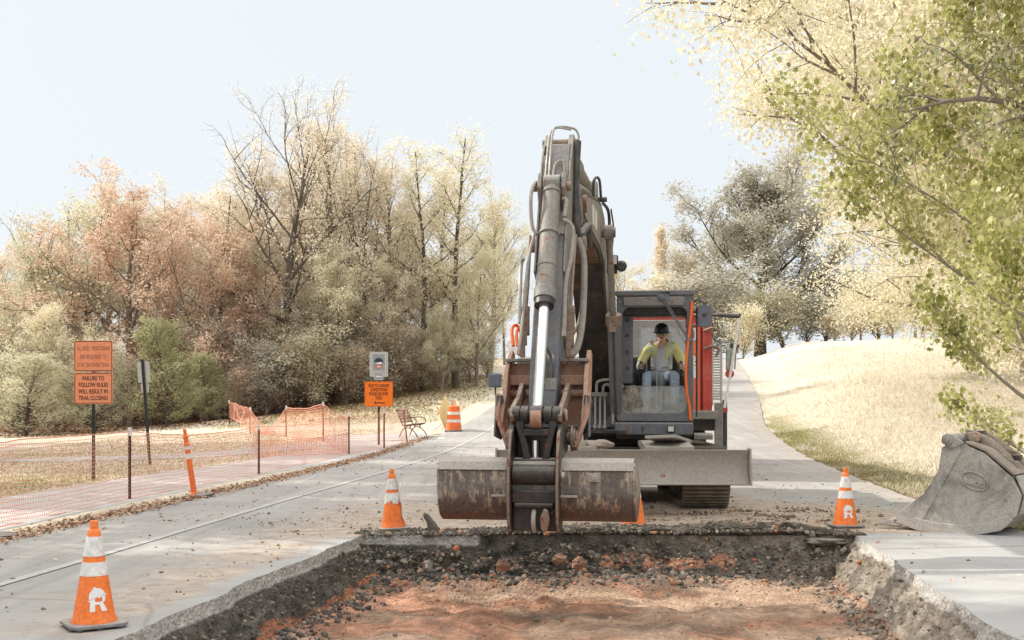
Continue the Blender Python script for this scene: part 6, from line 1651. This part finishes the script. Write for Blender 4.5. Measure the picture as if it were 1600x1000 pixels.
for w0_ in (.38, .74):
    b = MB(); b.prism([(-.10, 1.13), (-.06, 1.24), (-.18, 1.26), (-.36, 1.18), (-.60, .98), (-.70, .82), (-.72, .74), (-.42, 1.03)], lambda p, t: Q(p[0], p[1], t), w0_, w0_+.045); b.build('ear_plate', M_BDK, BU, .008)
b = MB(); b.cyl(Q(-.22, 1.17, .30), Q(-.22, 1.17, .39), .04); b.cyl(Q(-.22, 1.17, .78), Q(-.22, 1.17, .86), .04); b.cyl(Q(-.55, .96, .72), Q(-.55, .96, .84), .055); b.each('pin_end', M_PIN, BU, .005)
b = MB(); b.box(Q(-.14, 1.24, .56), (.22, .16, .05), Matrix.Rotation(-a5, 3, 'Z')); b.box(Q(-.60, .94, .50), (.22, .13, .07), Matrix.Rotation(-a5, 3, 'Z')); b.each('quick_hitch_pad', M_BKK, BU, .01)
for k in range(5):
    w0_ = .02+k*(BW-.06)/4
    b = MB(); pl = [(.62, .10), (.68, .17), (.80, .13), (.955, .075), (.97, .06), (.95, .045), (.79, .035), (.66, .04)]
    for (h0, h1) in ((0, .075),): b.prism(pl, lambda p, t: Q(p[0], p[1], t), w0_, w0_+h1)
    o = b.build('tooth', M_BD, BU, .02)
    b = MB(); b.cyl(Q(.73, .10, w0_-.006), Q(.73, .10, w0_+.081), .02, None, 10); b.build('tooth_pin', M_PIN, o)
b = MB(); b.prism([(.71, .13), (.66, .16), (.38, .06), (.42, .02)], lambda p, t: Q(p[0], p[1], t), .0, BW+.02); b.build('cutting_edge', M_BD, BU, .008)
# ------------------------------------------------------------------ trees
def grow(seed, H, R0, nb, crown_lo, spread, elev, l2=7, l3=5, lean=0.0, wob=.05, droop=0.0, topshape=.6, l2len=.42, irr=.2):
    rr = random.Random(seed); mb = MB(); tips = []
    def branch(p, d, L_, r, lvl, nseg, out=None):
        pts = [p.copy()]; rs = [r]; d = d.normalized()
        for i in range(nseg):
            g = Vector((0, 0, (.06 if lvl < 3 else 0)-droop*(i/nseg)*(lvl > 0)))
            d = (d+Vector((rr.uniform(-1, 1), rr.uniform(-1, 1), rr.uniform(-1, 1)))*wob*(1+lvl*.9)+g).normalized()
            p = p+d*L_/nseg; pts.append(p.copy()); rs.append(max(.004, r*(1-(i+1)/nseg*(.82 if lvl else .85))))
        mb.tube(pts, rs, (9, 6, 4, 3)[min(lvl, 3)], lvl == 0)
        return pts, rs
    def sample(pts, t):
        k = t*(len(pts)-1); i = min(int(k), len(pts)-2); return pts[i].lerp(pts[i+1], k-i), (pts[i+1]-pts[i]).normalized()
    trunk, trs = branch(Vector((0, 0, -.15)), Vector((lean, lean*.3, 1)), H*.93, R0, 0, 12)
    for i in range(nb):
        t = crown_lo+(1-crown_lo)*((i+rr.random()*.7)/nb)*.97; p, d0 = sample(trunk, t)
        u = (t-crown_lo)/(1-crown_lo); az = i*2.399+rr.uniform(-.5, .5)
        L1 = spread*(sin(pi*min(1, .18+.82*u**.8))**topshape if u < .75 else (1.05-u)*2.2+.15)*rr.uniform(.75, 1.15)
        L1 = max(L1*(1+irr*rr.uniform(-1, .8)), spread*.15); el = RD(elev+(75-elev)*u*.75+rr.uniform(-10, 10))
        d = Vector((cos(az)*cos(el), sin(az)*cos(el), sin(el)))
        r1 = R0*(1-t*.85)*rr.uniform(.38, .55)
        b1, _ = branch(p, d, L1, r1, 1, 7)
        n2 = max(2, int(l2*L1/spread+.5))
        for j in range(n2):
            t2 = .22+.78*(j+rr.random()*.8)/n2; q, dd = sample(b1, min(.99, t2))
            sd = Vector((rr.uniform(-1, 1), rr.uniform(-1, 1), rr.uniform(-.5, .8)))
            d2 = (dd*.75+sd*.8).normalized(); L2 = L1*l2len*(1.25-t2*.6)*rr.uniform(.6, 1.2)
            b2, _ = branch(q, d2, L2, r1*.38, 2, 5); tips += [sample(b2, x) for x in (.35, .55, .75, .95)]
            for k in range(l3):
                t3 = .2+.8*(k+rr.random())/l3; q3, d3 = sample(b2, min(.99, t3))
                sd = Vector((rr.uniform(-1, 1), rr.uniform(-1, 1), rr.uniform(-.7, .7)))
                b3, _ = branch(q3, (d3*.6+sd).normalized(), L2*.45*rr.uniform(.6, 1.2), r1*.14, 3, 3)
                tips += [sample(b3, .5), sample(b3, 1.0-1e-6)]
    return mb, tips

def leafcloud(tips, n, size, sig, seed, asp=.6, k=4, clump=.0):
    rng = np.random.default_rng(seed)
    T = np.array([tuple(p) for p, d in tips])
    w = rng.random(len(T))**(1+clump*3)+.02; w /= w.sum()
    idx = rng.choice(len(T), n, p=w)
    P = T[idx]+rng.normal(size=(n, 3))*sig
    tt = rng.random(len(T)); tint = np.clip(tt[idx]*.6+rng.random(n)*.4, 0, 1)
    if k == 4: return leaf_quads(P, size, rng, asp=asp), 4, tint
    # lobed leaf, 7 corners
    shp = np.array([(0, -.5), (.42, -.30), (.34, .02), (.55, .22), (.12, .20), (0, .62), (-.12, .20), (-.55, .22), (-.34, .02), (-.42, -.30)])
    d = rng.normal(size=(n, 3)); d[:, 2] -= .7; d /= np.linalg.norm(d, axis=1)[:, None]
    e = rng.normal(size=(n, 3)); e -= d*(e*d).sum(1)[:, None]; e /= np.linalg.norm(e, axis=1)[:, None]
    nn = np.cross(d, e); s = (size*rng.uniform(.55, 1.2, n))[:, None, None]
    v = P[:, None, :]+s*(e[:, None, :]*shp[None, :, 0, None]+d[:, None, :]*shp[None, :, 1, None]+nn[:, None, :]*(np.abs(shp[None, :, 0, None])*.35))
    return v.reshape(-1, 3), len(shp), tint

M_BARK = paint('grey_brown_bark', (.17, .135, .105), (.30, .25, .20), .7, 3, .95, 0, .0, 0, .9, 14)
M_BARKL = paint('pale_bark', (.42, .37, .31), (.25, .2, .15), .6, 4, .9, 0, .0, 0, .6, 14)
M_BARKD = paint('dark_bark', (.09, .07, .055), (.16, .13, .10), .6, 3, .95, 0, .0, 0, .9, 14)
LM = {  # wood palettes lightened: haze and glow are mixed into the leaf colours
 'rust': leafmat('rust_orange_leaves', [(.44, .27, .18), (.64, .43, .32), (.76, .56, .43), (.78, .66, .50), (.62, .57, .40)], .5),
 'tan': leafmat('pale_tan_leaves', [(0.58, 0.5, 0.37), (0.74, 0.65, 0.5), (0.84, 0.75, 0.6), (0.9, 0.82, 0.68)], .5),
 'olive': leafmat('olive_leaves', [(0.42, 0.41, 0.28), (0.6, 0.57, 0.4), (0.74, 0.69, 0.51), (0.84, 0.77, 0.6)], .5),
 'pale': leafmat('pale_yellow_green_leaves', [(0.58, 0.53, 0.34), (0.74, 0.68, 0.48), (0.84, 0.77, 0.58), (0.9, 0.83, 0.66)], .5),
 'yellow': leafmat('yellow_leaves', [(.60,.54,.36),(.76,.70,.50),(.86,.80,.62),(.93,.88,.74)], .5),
 'cedar': leafmat('cedar_foliage', [(0.16, 0.17, 0.08), (0.28, 0.29, 0.14), (0.42, 0.41, 0.22), (0.56, 0.52, 0.34)], .5),
 'dark': leafmat('hazed_grey_green_leaves', [(0.32, 0.31, 0.24), (0.46, 0.44, 0.35), (0.58, 0.54, 0.45), (0.68, 0.63, 0.53)], .5),  # lightened again, haze over the far oak put into its leaves
 'maple': leafmat('maple_green_glint_leaves', [(.11, .13, .03), (.26, .28, .07), (.48, .47, .17), (.76, .72, .40), (.93, .90, .74)], .45, .7, .3),  # palest tones put the white glints of glossy leaves into the colour
 'hang': leafmat('grey_green_hanging_leaves', [(.07, .085, .04), (.20, .21, .11), (.50, .48, .30), (.82, .80, .72)], .4, 1.2, .3),
 'brush': leafmat('brown_brush', [(0.4, 0.33, 0.25), (0.56, 0.48, 0.37), (0.66, 0.58, 0.45), (0.72, 0.48, 0.34), (0.62, 0.6, 0.44)], .5),
}
_proto = {}
def proto(key, g, leaves, lm, bark):
    mb, tips = grow(**g)
    me_t = bpy.data.meshes.new('trunk'); me_t.from_pydata([tuple(p) for p in mb.v], [], mb.f); me_t.materials.append(bark)
    me_t.polygons.foreach_set('use_smooth', [True]*len(me_t.polygons))
    v, k, tint = leafcloud(tips, **leaves)
    me_c = fastmesh('crown', v, k, tint); me_c.materials.append(lm)
    _proto[key] = (me_t, me_c)
def tree(key, name, loc, label, s=(1, 1, 1), rz=0.0, lm=None, cat='tree', group=None, tilt=0.0):
    e = empty(name, loc, rz, label, cat, group); e.scale = s if isinstance(s, tuple) else (s, s, s)
    e.rotation_euler = (0, tilt, rz)
    mt, mc = _proto[key]
    a = bpy.data.objects.new('trunk' if cat == 'tree' else 'stems', mt); C.objects.link(a); a.parent = e
    c_ = bpy.data.objects.new('crown' if cat == 'tree' else 'foliage', mc); C.objects.link(c_); c_.parent = e
    if lm:
        c_.material_slots[0].link = 'OBJECT'; c_.material_slots[0].material = lm
    return e
P_ = dict
proto('round', P_(seed=11, H=9, R0=.17, nb=24, crown_lo=.12, spread=4.3, elev=30, l2=8, l3=5, wob=.09, l2len=.5, irr=.45), P_(n=21000, size=.112, sig=.15, seed=1, clump=.6), LM['rust'], M_BARK)
proto('round2', P_(seed=23, H=10, R0=.18, nb=22, crown_lo=.15, spread=3.9, elev=40, l2=8, l3=5, wob=.10, l2len=.5, irr=.5), P_(n=20000, size=.112, sig=.16, seed=2, clump=.6), LM['rust'], M_BARK)
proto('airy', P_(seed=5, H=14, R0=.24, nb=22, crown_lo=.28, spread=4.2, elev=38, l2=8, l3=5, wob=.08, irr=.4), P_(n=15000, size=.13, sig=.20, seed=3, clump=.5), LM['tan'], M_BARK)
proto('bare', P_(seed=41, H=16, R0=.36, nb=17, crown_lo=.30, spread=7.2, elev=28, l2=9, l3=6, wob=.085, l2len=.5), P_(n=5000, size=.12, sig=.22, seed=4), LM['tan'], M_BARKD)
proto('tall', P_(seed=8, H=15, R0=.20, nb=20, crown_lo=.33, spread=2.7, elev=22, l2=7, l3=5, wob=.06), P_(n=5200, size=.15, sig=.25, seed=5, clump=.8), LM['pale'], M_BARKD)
proto('cedar', P_(seed=3, H=6, R0=.10, nb=60, crown_lo=.05, spread=1.9, elev=12, l2=6, l3=3, topshape=.35), P_(n=16000, size=.11, sig=.10, seed=6, asp=.35), LM['cedar'], M_BARKD)
proto('shrub', P_(seed=15, H=3.0, R0=.05, nb=26, crown_lo=.03, spread=1.9, elev=55, l2=7, l3=5, wob=.14, irr=.6, l2len=.55), P_(n=5200, size=.10, sig=.14, seed=7, clump=.6), LM['brush'], M_BARK)
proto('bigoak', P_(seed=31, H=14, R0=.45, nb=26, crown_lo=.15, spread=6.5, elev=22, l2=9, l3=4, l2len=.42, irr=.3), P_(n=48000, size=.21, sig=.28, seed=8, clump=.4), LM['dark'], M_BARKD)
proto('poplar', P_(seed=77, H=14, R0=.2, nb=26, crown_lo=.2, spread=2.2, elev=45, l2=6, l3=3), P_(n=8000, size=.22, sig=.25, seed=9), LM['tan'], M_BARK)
proto('bigyellow', P_(seed=52, H=17, R0=.30, nb=44, crown_lo=.10, spread=11.0, elev=20, l2=15, l3=6, droop=.16, l2len=.36), P_(n=280000, size=.15, sig=.42, seed=10, clump=.1), LM['yellow'], M_BARK)
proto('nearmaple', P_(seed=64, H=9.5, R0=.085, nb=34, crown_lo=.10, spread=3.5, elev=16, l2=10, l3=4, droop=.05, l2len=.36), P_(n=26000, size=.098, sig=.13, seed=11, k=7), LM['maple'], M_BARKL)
proto('hanging', P_(seed=71, H=11, R0=.22, nb=26, crown_lo=.40, spread=4.2, elev=10, l2=11, l3=5, droop=.30), P_(n=42000, size=.10, sig=.11, seed=12, asp=.38), LM['hang'], M_BARK)
proto('shade', P_(seed=90, H=19, R0=.4, nb=28, crown_lo=.22, spread=5.6, elev=30, l2=9, l3=4), P_(n=26000, size=.26, sig=.36, seed=13), LM['olive'], M_BARK)

def T(key, name, px, Y, top, label, lm=None, rz=0.0, wide=1.0, Hp=None, tilt=0.0, cat='tree', group='trees of the wood behind the trail'):
    """place by ground pixel column, depth and the height (m) wanted"""
    g_ = G(px, Y); H0 = {'round': 9.6, 'round2': 10.6, 'airy': 15, 'bare': 17.5, 'tall': 15.2, 'cedar': 6.2, 'shrub': 3.3, 'bigoak': 15, 'poplar': 15, 'bigyellow': 18, 'nearmaple': 10, 'hanging': 11, 'shade': 20}[key]
    zt = EYE+(HZ-top)/F*Y; s = (zt-g_.z)/H0
    return tree(key, name, g_, label, (s*wide, s*wide, s), rz, LM[lm] if lm else None, cat, group, tilt)
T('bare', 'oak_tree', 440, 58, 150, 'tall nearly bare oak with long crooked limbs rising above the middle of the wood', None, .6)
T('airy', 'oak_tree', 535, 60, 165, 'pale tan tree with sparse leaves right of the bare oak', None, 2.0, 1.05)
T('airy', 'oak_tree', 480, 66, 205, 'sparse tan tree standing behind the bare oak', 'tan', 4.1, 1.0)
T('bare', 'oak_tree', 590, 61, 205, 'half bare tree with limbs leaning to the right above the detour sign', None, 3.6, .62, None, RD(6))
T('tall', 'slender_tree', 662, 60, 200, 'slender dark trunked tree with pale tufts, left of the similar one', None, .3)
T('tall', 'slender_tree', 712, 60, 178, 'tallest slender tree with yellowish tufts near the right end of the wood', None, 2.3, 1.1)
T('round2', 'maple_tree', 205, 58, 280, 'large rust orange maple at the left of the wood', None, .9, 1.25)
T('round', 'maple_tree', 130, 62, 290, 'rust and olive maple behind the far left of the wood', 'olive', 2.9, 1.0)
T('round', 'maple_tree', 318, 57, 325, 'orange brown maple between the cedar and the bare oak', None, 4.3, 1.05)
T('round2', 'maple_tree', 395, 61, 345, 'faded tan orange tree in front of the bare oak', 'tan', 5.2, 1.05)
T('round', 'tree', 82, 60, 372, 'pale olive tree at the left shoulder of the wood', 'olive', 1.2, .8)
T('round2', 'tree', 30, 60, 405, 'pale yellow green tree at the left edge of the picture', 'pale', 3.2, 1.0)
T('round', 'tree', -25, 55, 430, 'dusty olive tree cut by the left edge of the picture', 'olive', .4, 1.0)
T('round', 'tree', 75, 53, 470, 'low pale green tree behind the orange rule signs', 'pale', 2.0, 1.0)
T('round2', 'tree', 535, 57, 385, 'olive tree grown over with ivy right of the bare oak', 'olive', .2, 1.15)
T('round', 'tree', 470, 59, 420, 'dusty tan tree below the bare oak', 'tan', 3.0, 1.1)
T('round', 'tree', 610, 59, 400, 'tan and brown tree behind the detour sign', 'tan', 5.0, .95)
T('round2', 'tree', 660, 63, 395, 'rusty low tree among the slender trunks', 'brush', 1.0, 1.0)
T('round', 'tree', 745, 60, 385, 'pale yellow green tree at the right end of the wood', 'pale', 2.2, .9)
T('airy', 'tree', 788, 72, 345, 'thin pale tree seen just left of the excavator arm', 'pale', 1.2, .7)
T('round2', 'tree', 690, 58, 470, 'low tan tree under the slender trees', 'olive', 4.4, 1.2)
T('cedar', 'cedar_tree', 262, 49, 487, 'dense green cedar just behind the grey backed sign', None, .5, 1.35)
T('cedar', 'cedar_tree', 325, 52, 545, 'smaller dark cedar to the right of the dense green cedar', None, 1.5, 1.2)
T('cedar', 'cedar_tree', 150, 50, 520, 'olive cedar directly behind the orange rule signs', 'olive', 2.5, 1.3)
T('cedar', 'cedar_tree', 40, 49, 545, 'wide low cedar near the left edge of the picture', 'olive', 3.5, 1.8)
T('cedar', 'cedar_tree', 520, 58, 500, 'narrow cedar hidden among brown brush in the middle of the wood', None, 4.5, 1.0)
sh = [(375, 54, 575, 'brush'), (415, 54, 540, 'dark'), (452, 55, 545, 'brush'), (490, 55, 520, 'olive'), (540, 56, 540, 'brush'), (575, 57, 555, 'dark'),
      (620, 58, 520, 'brush'), (655, 60, 540, 'olive'), (690, 61, 520, 'olive'), (735, 63, 500, 'dark'), (762, 65, 520, 'olive'), (100, 52, 580, 'pale'), (190, 54, 560, 'brush'), (345, 56, 510, 'brush'), (-10, 52, 560, 'olive'), (505, 59, 470, 'brush'), (235, 57, 520, 'rust')]
nm = {'brush': 'brown tangled bush', 'dark': 'grey green bush', 'olive': 'olive bush', 'pale': 'pale green bush', 'rust': 'rust coloured bush'}
wh = ['left of the ivy trunk', 'under the left limb of the bare oak', 'under the bare oak trunk', 'under the sparse tan tree', 'left of the detour sign', 'just behind the detour sign', 'right of the detour sign', 'at the foot of the left slender tree', 'between the two slender trees', 'on the bank above the bench', 'at the right end of the wood above the drum', 'left of the orange rule signs', 'between the rule signs and the dense cedar', 'right of the small dark cedar', 'at the left picture edge', 'halfway up the middle of the wood', 'behind the dense cedar']
for i, (px, Y, top, lm) in enumerate(sh):
    T('shrub', 'bush', px, Y, top, nm[lm]+' '+wh[i], lm, i*1.7, 1.25, cat='bush', group='bushes along the foot of the wood')
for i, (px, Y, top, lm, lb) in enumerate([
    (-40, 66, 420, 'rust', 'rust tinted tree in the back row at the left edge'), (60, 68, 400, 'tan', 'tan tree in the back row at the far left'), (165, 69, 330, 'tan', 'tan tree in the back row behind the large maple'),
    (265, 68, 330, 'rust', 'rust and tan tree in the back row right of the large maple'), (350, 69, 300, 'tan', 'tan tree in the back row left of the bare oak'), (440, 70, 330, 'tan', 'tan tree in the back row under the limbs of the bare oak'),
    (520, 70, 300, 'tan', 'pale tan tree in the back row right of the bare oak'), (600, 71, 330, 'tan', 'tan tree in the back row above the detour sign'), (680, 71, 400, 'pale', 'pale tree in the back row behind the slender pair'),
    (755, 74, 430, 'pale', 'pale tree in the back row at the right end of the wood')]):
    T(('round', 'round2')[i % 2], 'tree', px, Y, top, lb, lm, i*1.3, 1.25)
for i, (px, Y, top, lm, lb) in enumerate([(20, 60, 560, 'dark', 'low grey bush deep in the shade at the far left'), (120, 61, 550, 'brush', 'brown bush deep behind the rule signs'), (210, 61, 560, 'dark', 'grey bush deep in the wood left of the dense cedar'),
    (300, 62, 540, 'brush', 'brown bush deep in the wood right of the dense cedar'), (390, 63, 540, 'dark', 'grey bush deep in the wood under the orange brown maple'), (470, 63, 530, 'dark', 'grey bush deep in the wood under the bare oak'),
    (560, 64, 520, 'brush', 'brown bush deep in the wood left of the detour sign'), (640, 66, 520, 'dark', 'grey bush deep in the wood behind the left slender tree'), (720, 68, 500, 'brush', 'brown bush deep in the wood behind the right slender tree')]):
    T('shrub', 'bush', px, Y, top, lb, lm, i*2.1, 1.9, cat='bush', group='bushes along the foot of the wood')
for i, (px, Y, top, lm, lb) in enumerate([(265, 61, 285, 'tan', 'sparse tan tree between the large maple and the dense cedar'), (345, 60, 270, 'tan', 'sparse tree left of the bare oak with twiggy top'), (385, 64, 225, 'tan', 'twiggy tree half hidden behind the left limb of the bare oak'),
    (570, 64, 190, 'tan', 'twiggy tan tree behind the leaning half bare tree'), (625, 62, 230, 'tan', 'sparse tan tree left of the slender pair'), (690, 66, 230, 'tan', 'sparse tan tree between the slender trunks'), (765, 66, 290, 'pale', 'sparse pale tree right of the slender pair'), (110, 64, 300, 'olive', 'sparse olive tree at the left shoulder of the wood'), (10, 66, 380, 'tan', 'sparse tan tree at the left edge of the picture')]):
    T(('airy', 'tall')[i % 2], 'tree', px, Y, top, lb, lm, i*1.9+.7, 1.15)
# far side and right
g2 = 'trees beyond the road on the right'
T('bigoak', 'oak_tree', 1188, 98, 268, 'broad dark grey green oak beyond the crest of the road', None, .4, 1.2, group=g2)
T('poplar', 'poplar_tree', 1030, 100, 325, 'narrow pale poplar left of the dark oak', None, 1.4, .8, group=g2)
T('round', 'tree', 985, 92, 408, 'pale yellow tree between the boom and the cab roof', 'pale', .4, 1.5, group=g2)
T('round2', 'tree', 1065, 96, 395, 'tan tree above the cab roof', 'tan', 1.4, 1.1, group=g2)
T('round', 'tree', 915, 95, 470, 'pale tree seen behind the boom', 'pale', 2.4, 1.1, group=g2)
T('shrub', 'bush', 1160, 82, 480, 'pale green bush at the road crest right of the truck', 'pale', .3, 1.2, cat='bush', group=g2)
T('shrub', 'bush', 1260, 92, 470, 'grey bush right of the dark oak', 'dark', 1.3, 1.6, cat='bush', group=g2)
T('round', 'tree', 1345, 90, 440, 'bright pale tree on the field crest below the big yellow tree', 'yellow', .4, 1.1, group=g2)
T('round2', 'tree', 1430, 80, 400, 'bright pale tree behind the near maple', 'yellow', 3.4, 1.2, group=g2)
T('shrub', 'bush', 1395, 84, 480, 'washed out bush on the field crest', 'pale', 2.3, 1.6, cat='bush', group=g2)
T('shrub', 'bush', 1305, 88, 490, 'small pale bush on the field crest', 'tan', 4.3, 1.4, cat='bush', group=g2)
tree('bigyellow', 'elm_tree', G(1615, 35), 'huge yellow tree arching over the field with drooping branches', (.94, .94, 1.10), .9, None, 'tree', g2)
T('round2', 'tree', 1500, 60, 250, 'bright pale tree filling the gap behind the near maple leaves', 'yellow', 1.4, 1.6, group=g2)
T('round', 'tree', 1600, 52, 330, 'pale tree at the right picture edge behind the maple', 'yellow', 2.4, 1.5, group=g2)
for i, (px, Y, top, lm, lb) in enumerate([(985, 88, 480, 'pale', 'pale bush behind the cab on the left'), (1050, 90, 470, 'tan', 'tan bush behind the cab roof'), (1105, 90, 455, 'dark', 'grey bush between cab roof and dark oak'), (1140, 91, 470, 'olive', 'olive bush left of the dark oak trunk'),
    (1225, 90, 462, 'olive', 'olive bush at the foot of the dark oak'), (1290, 95, 455, 'dark', 'grey bush at the right foot of the dark oak'), (1330, 84, 470, 'pale', 'pale bush on the crest left of the bright tree'), (1375, 92, 450, 'yellow', 'yellowish bush on the crest under the drooping branches'),
    (1440, 86, 455, 'pale', 'pale bush on the crest behind the maple leaves'), (1480, 78, 450, 'yellow', 'yellow bush behind the maple leaves'), (1540, 70, 440, 'pale', 'pale bush at the right behind the maple trunk')]):
    T('shrub', 'bush', px, Y, top-12*(i % 3), lb, lm, i*2.3, 2.0, cat='bush', group='bushes along the crest of the field')
tree('bigyellow', 'elm_tree', G(1640, 45), 'second yellow tree standing behind the near maple at the right edge', (.95, .95, .98), 3.9, None, 'tree', g2)
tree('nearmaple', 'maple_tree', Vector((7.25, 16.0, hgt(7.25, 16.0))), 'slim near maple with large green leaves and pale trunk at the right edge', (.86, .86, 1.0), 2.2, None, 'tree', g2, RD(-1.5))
tree('hanging', 'oak_tree', Vector((7.9, 14.6, hgt(7.9, 14.6))), 'near tree with grey green leaves hanging into the top right corner', (1, 1, 1.12), 1.0, None, 'tree', g2)
# trees out of frame on the left, whose shade covers the road
g3 = 'tall roadside trees on the left casting shade'
for i, (x, y, s_, r_, lb) in enumerate([(-17.7, 22.5, .92, .3, 'roadside tree whose leaf tips enter the top left corner'), (-19.9, 30.5, .9, 1.9, 'tall tree left of the frame beside the trail'), (-23.5, 38.0, .9, 3.3, 'tall tree farthest along the left side of the trail'),
                                     (-15.5, 13.0, .88, 4.1, 'tall tree left of the pit'), (-12.5, 4.5, .85, 5.0, 'tall tree to the left behind the camera')]):
    tree('shade', 'shade_tree', Vector((x, y, hgt(x, y))), lb, (s_, s_, s_), r_, None, 'tree', g3)

# ------------------------------------------------------------------ light
w = bpy.data.worlds.new('World'); SC.world = w; w.use_nodes = True
nt = w.node_tree; nt.nodes.clear()
SUN_AZ = RD(290)      # compass bearing of the sun measured from +Y clockwise
SUN_EL = RD(36)
out = nt.nodes.new('ShaderNodeOutputWorld'); bg = nt.nodes.new('ShaderNodeBackground'); bg2 = nt.nodes.new('ShaderNodeBackground')
sky = nt.nodes.new('ShaderNodeTexSky'); sky.sky_type = 'NISHITA'; sky.sun_disc = False; sky.sun_elevation = SUN_EL; sky.sun_rotation = SUN_AZ
sky.dust_density = 3; sky.air_density = 1.0
nt.links.new(sky.outputs[0], bg.inputs[0]); bg.inputs[1].default_value = .012
tc = nt.nodes.new('ShaderNodeTexCoord'); sx = nt.nodes.new('ShaderNodeSeparateXYZ'); nt.links.new(tc.outputs['Generated'], sx.inputs[0])
rp = nt.nodes.new('ShaderNodeValToRGB'); e_ = rp.color_ramp.elements
e_[0].position = .38; e_[0].color = (.82, .87, .91, 1); e_[1].position = .85; e_[1].color = (1, 1, 1, 1)
nt.links.new(sx.outputs['Z'], rp.inputs[0])
st = nt.nodes.new('ShaderNodeMapRange'); st.inputs['From Min'].default_value = .38; st.inputs['From Max'].default_value = .85; st.inputs['To Min'].default_value = 1.0; st.inputs['To Max'].default_value = SKYTOP
nt.links.new(sx.outputs['Z'], st.inputs['Value']); nt.links.new(st.outputs[0], bg2.inputs[1]); nt.links.new(rp.outputs[0], bg2.inputs[0])
ad = nt.nodes.new('ShaderNodeAddShader'); nt.links.new(bg.outputs[0], ad.inputs[0]); nt.links.new(bg2.outputs[0], ad.inputs[1]); nt.links.new(ad.outputs[0], out.inputs[0])
sd = bpy.data.lights.new('sun', 'SUN'); sd.energy = 5.0; sd.angle = RD(.6); sd.color = (1, .94, .85)
so = bpy.data.objects.new('sun', sd); C.objects.link(so)
dv = Vector((sin(SUN_AZ)*cos(SUN_EL), cos(SUN_AZ)*cos(SUN_EL), sin(SUN_EL)))
so.rotation_euler = dv.to_track_quat('Z', 'Y').to_euler()
SC.view_settings.view_transform = 'Standard'; SC.view_settings.look = 'None'; SC.view_settings.exposure = 0; SC.view_settings.gamma = 1
SC.render.engine = 'CYCLES'; SC.cycles.use_denoising = True
SC.cycles.max_bounces = 8; SC.cycles.transparent_max_bounces = 8; SC.cycles.diffuse_bounces = 3
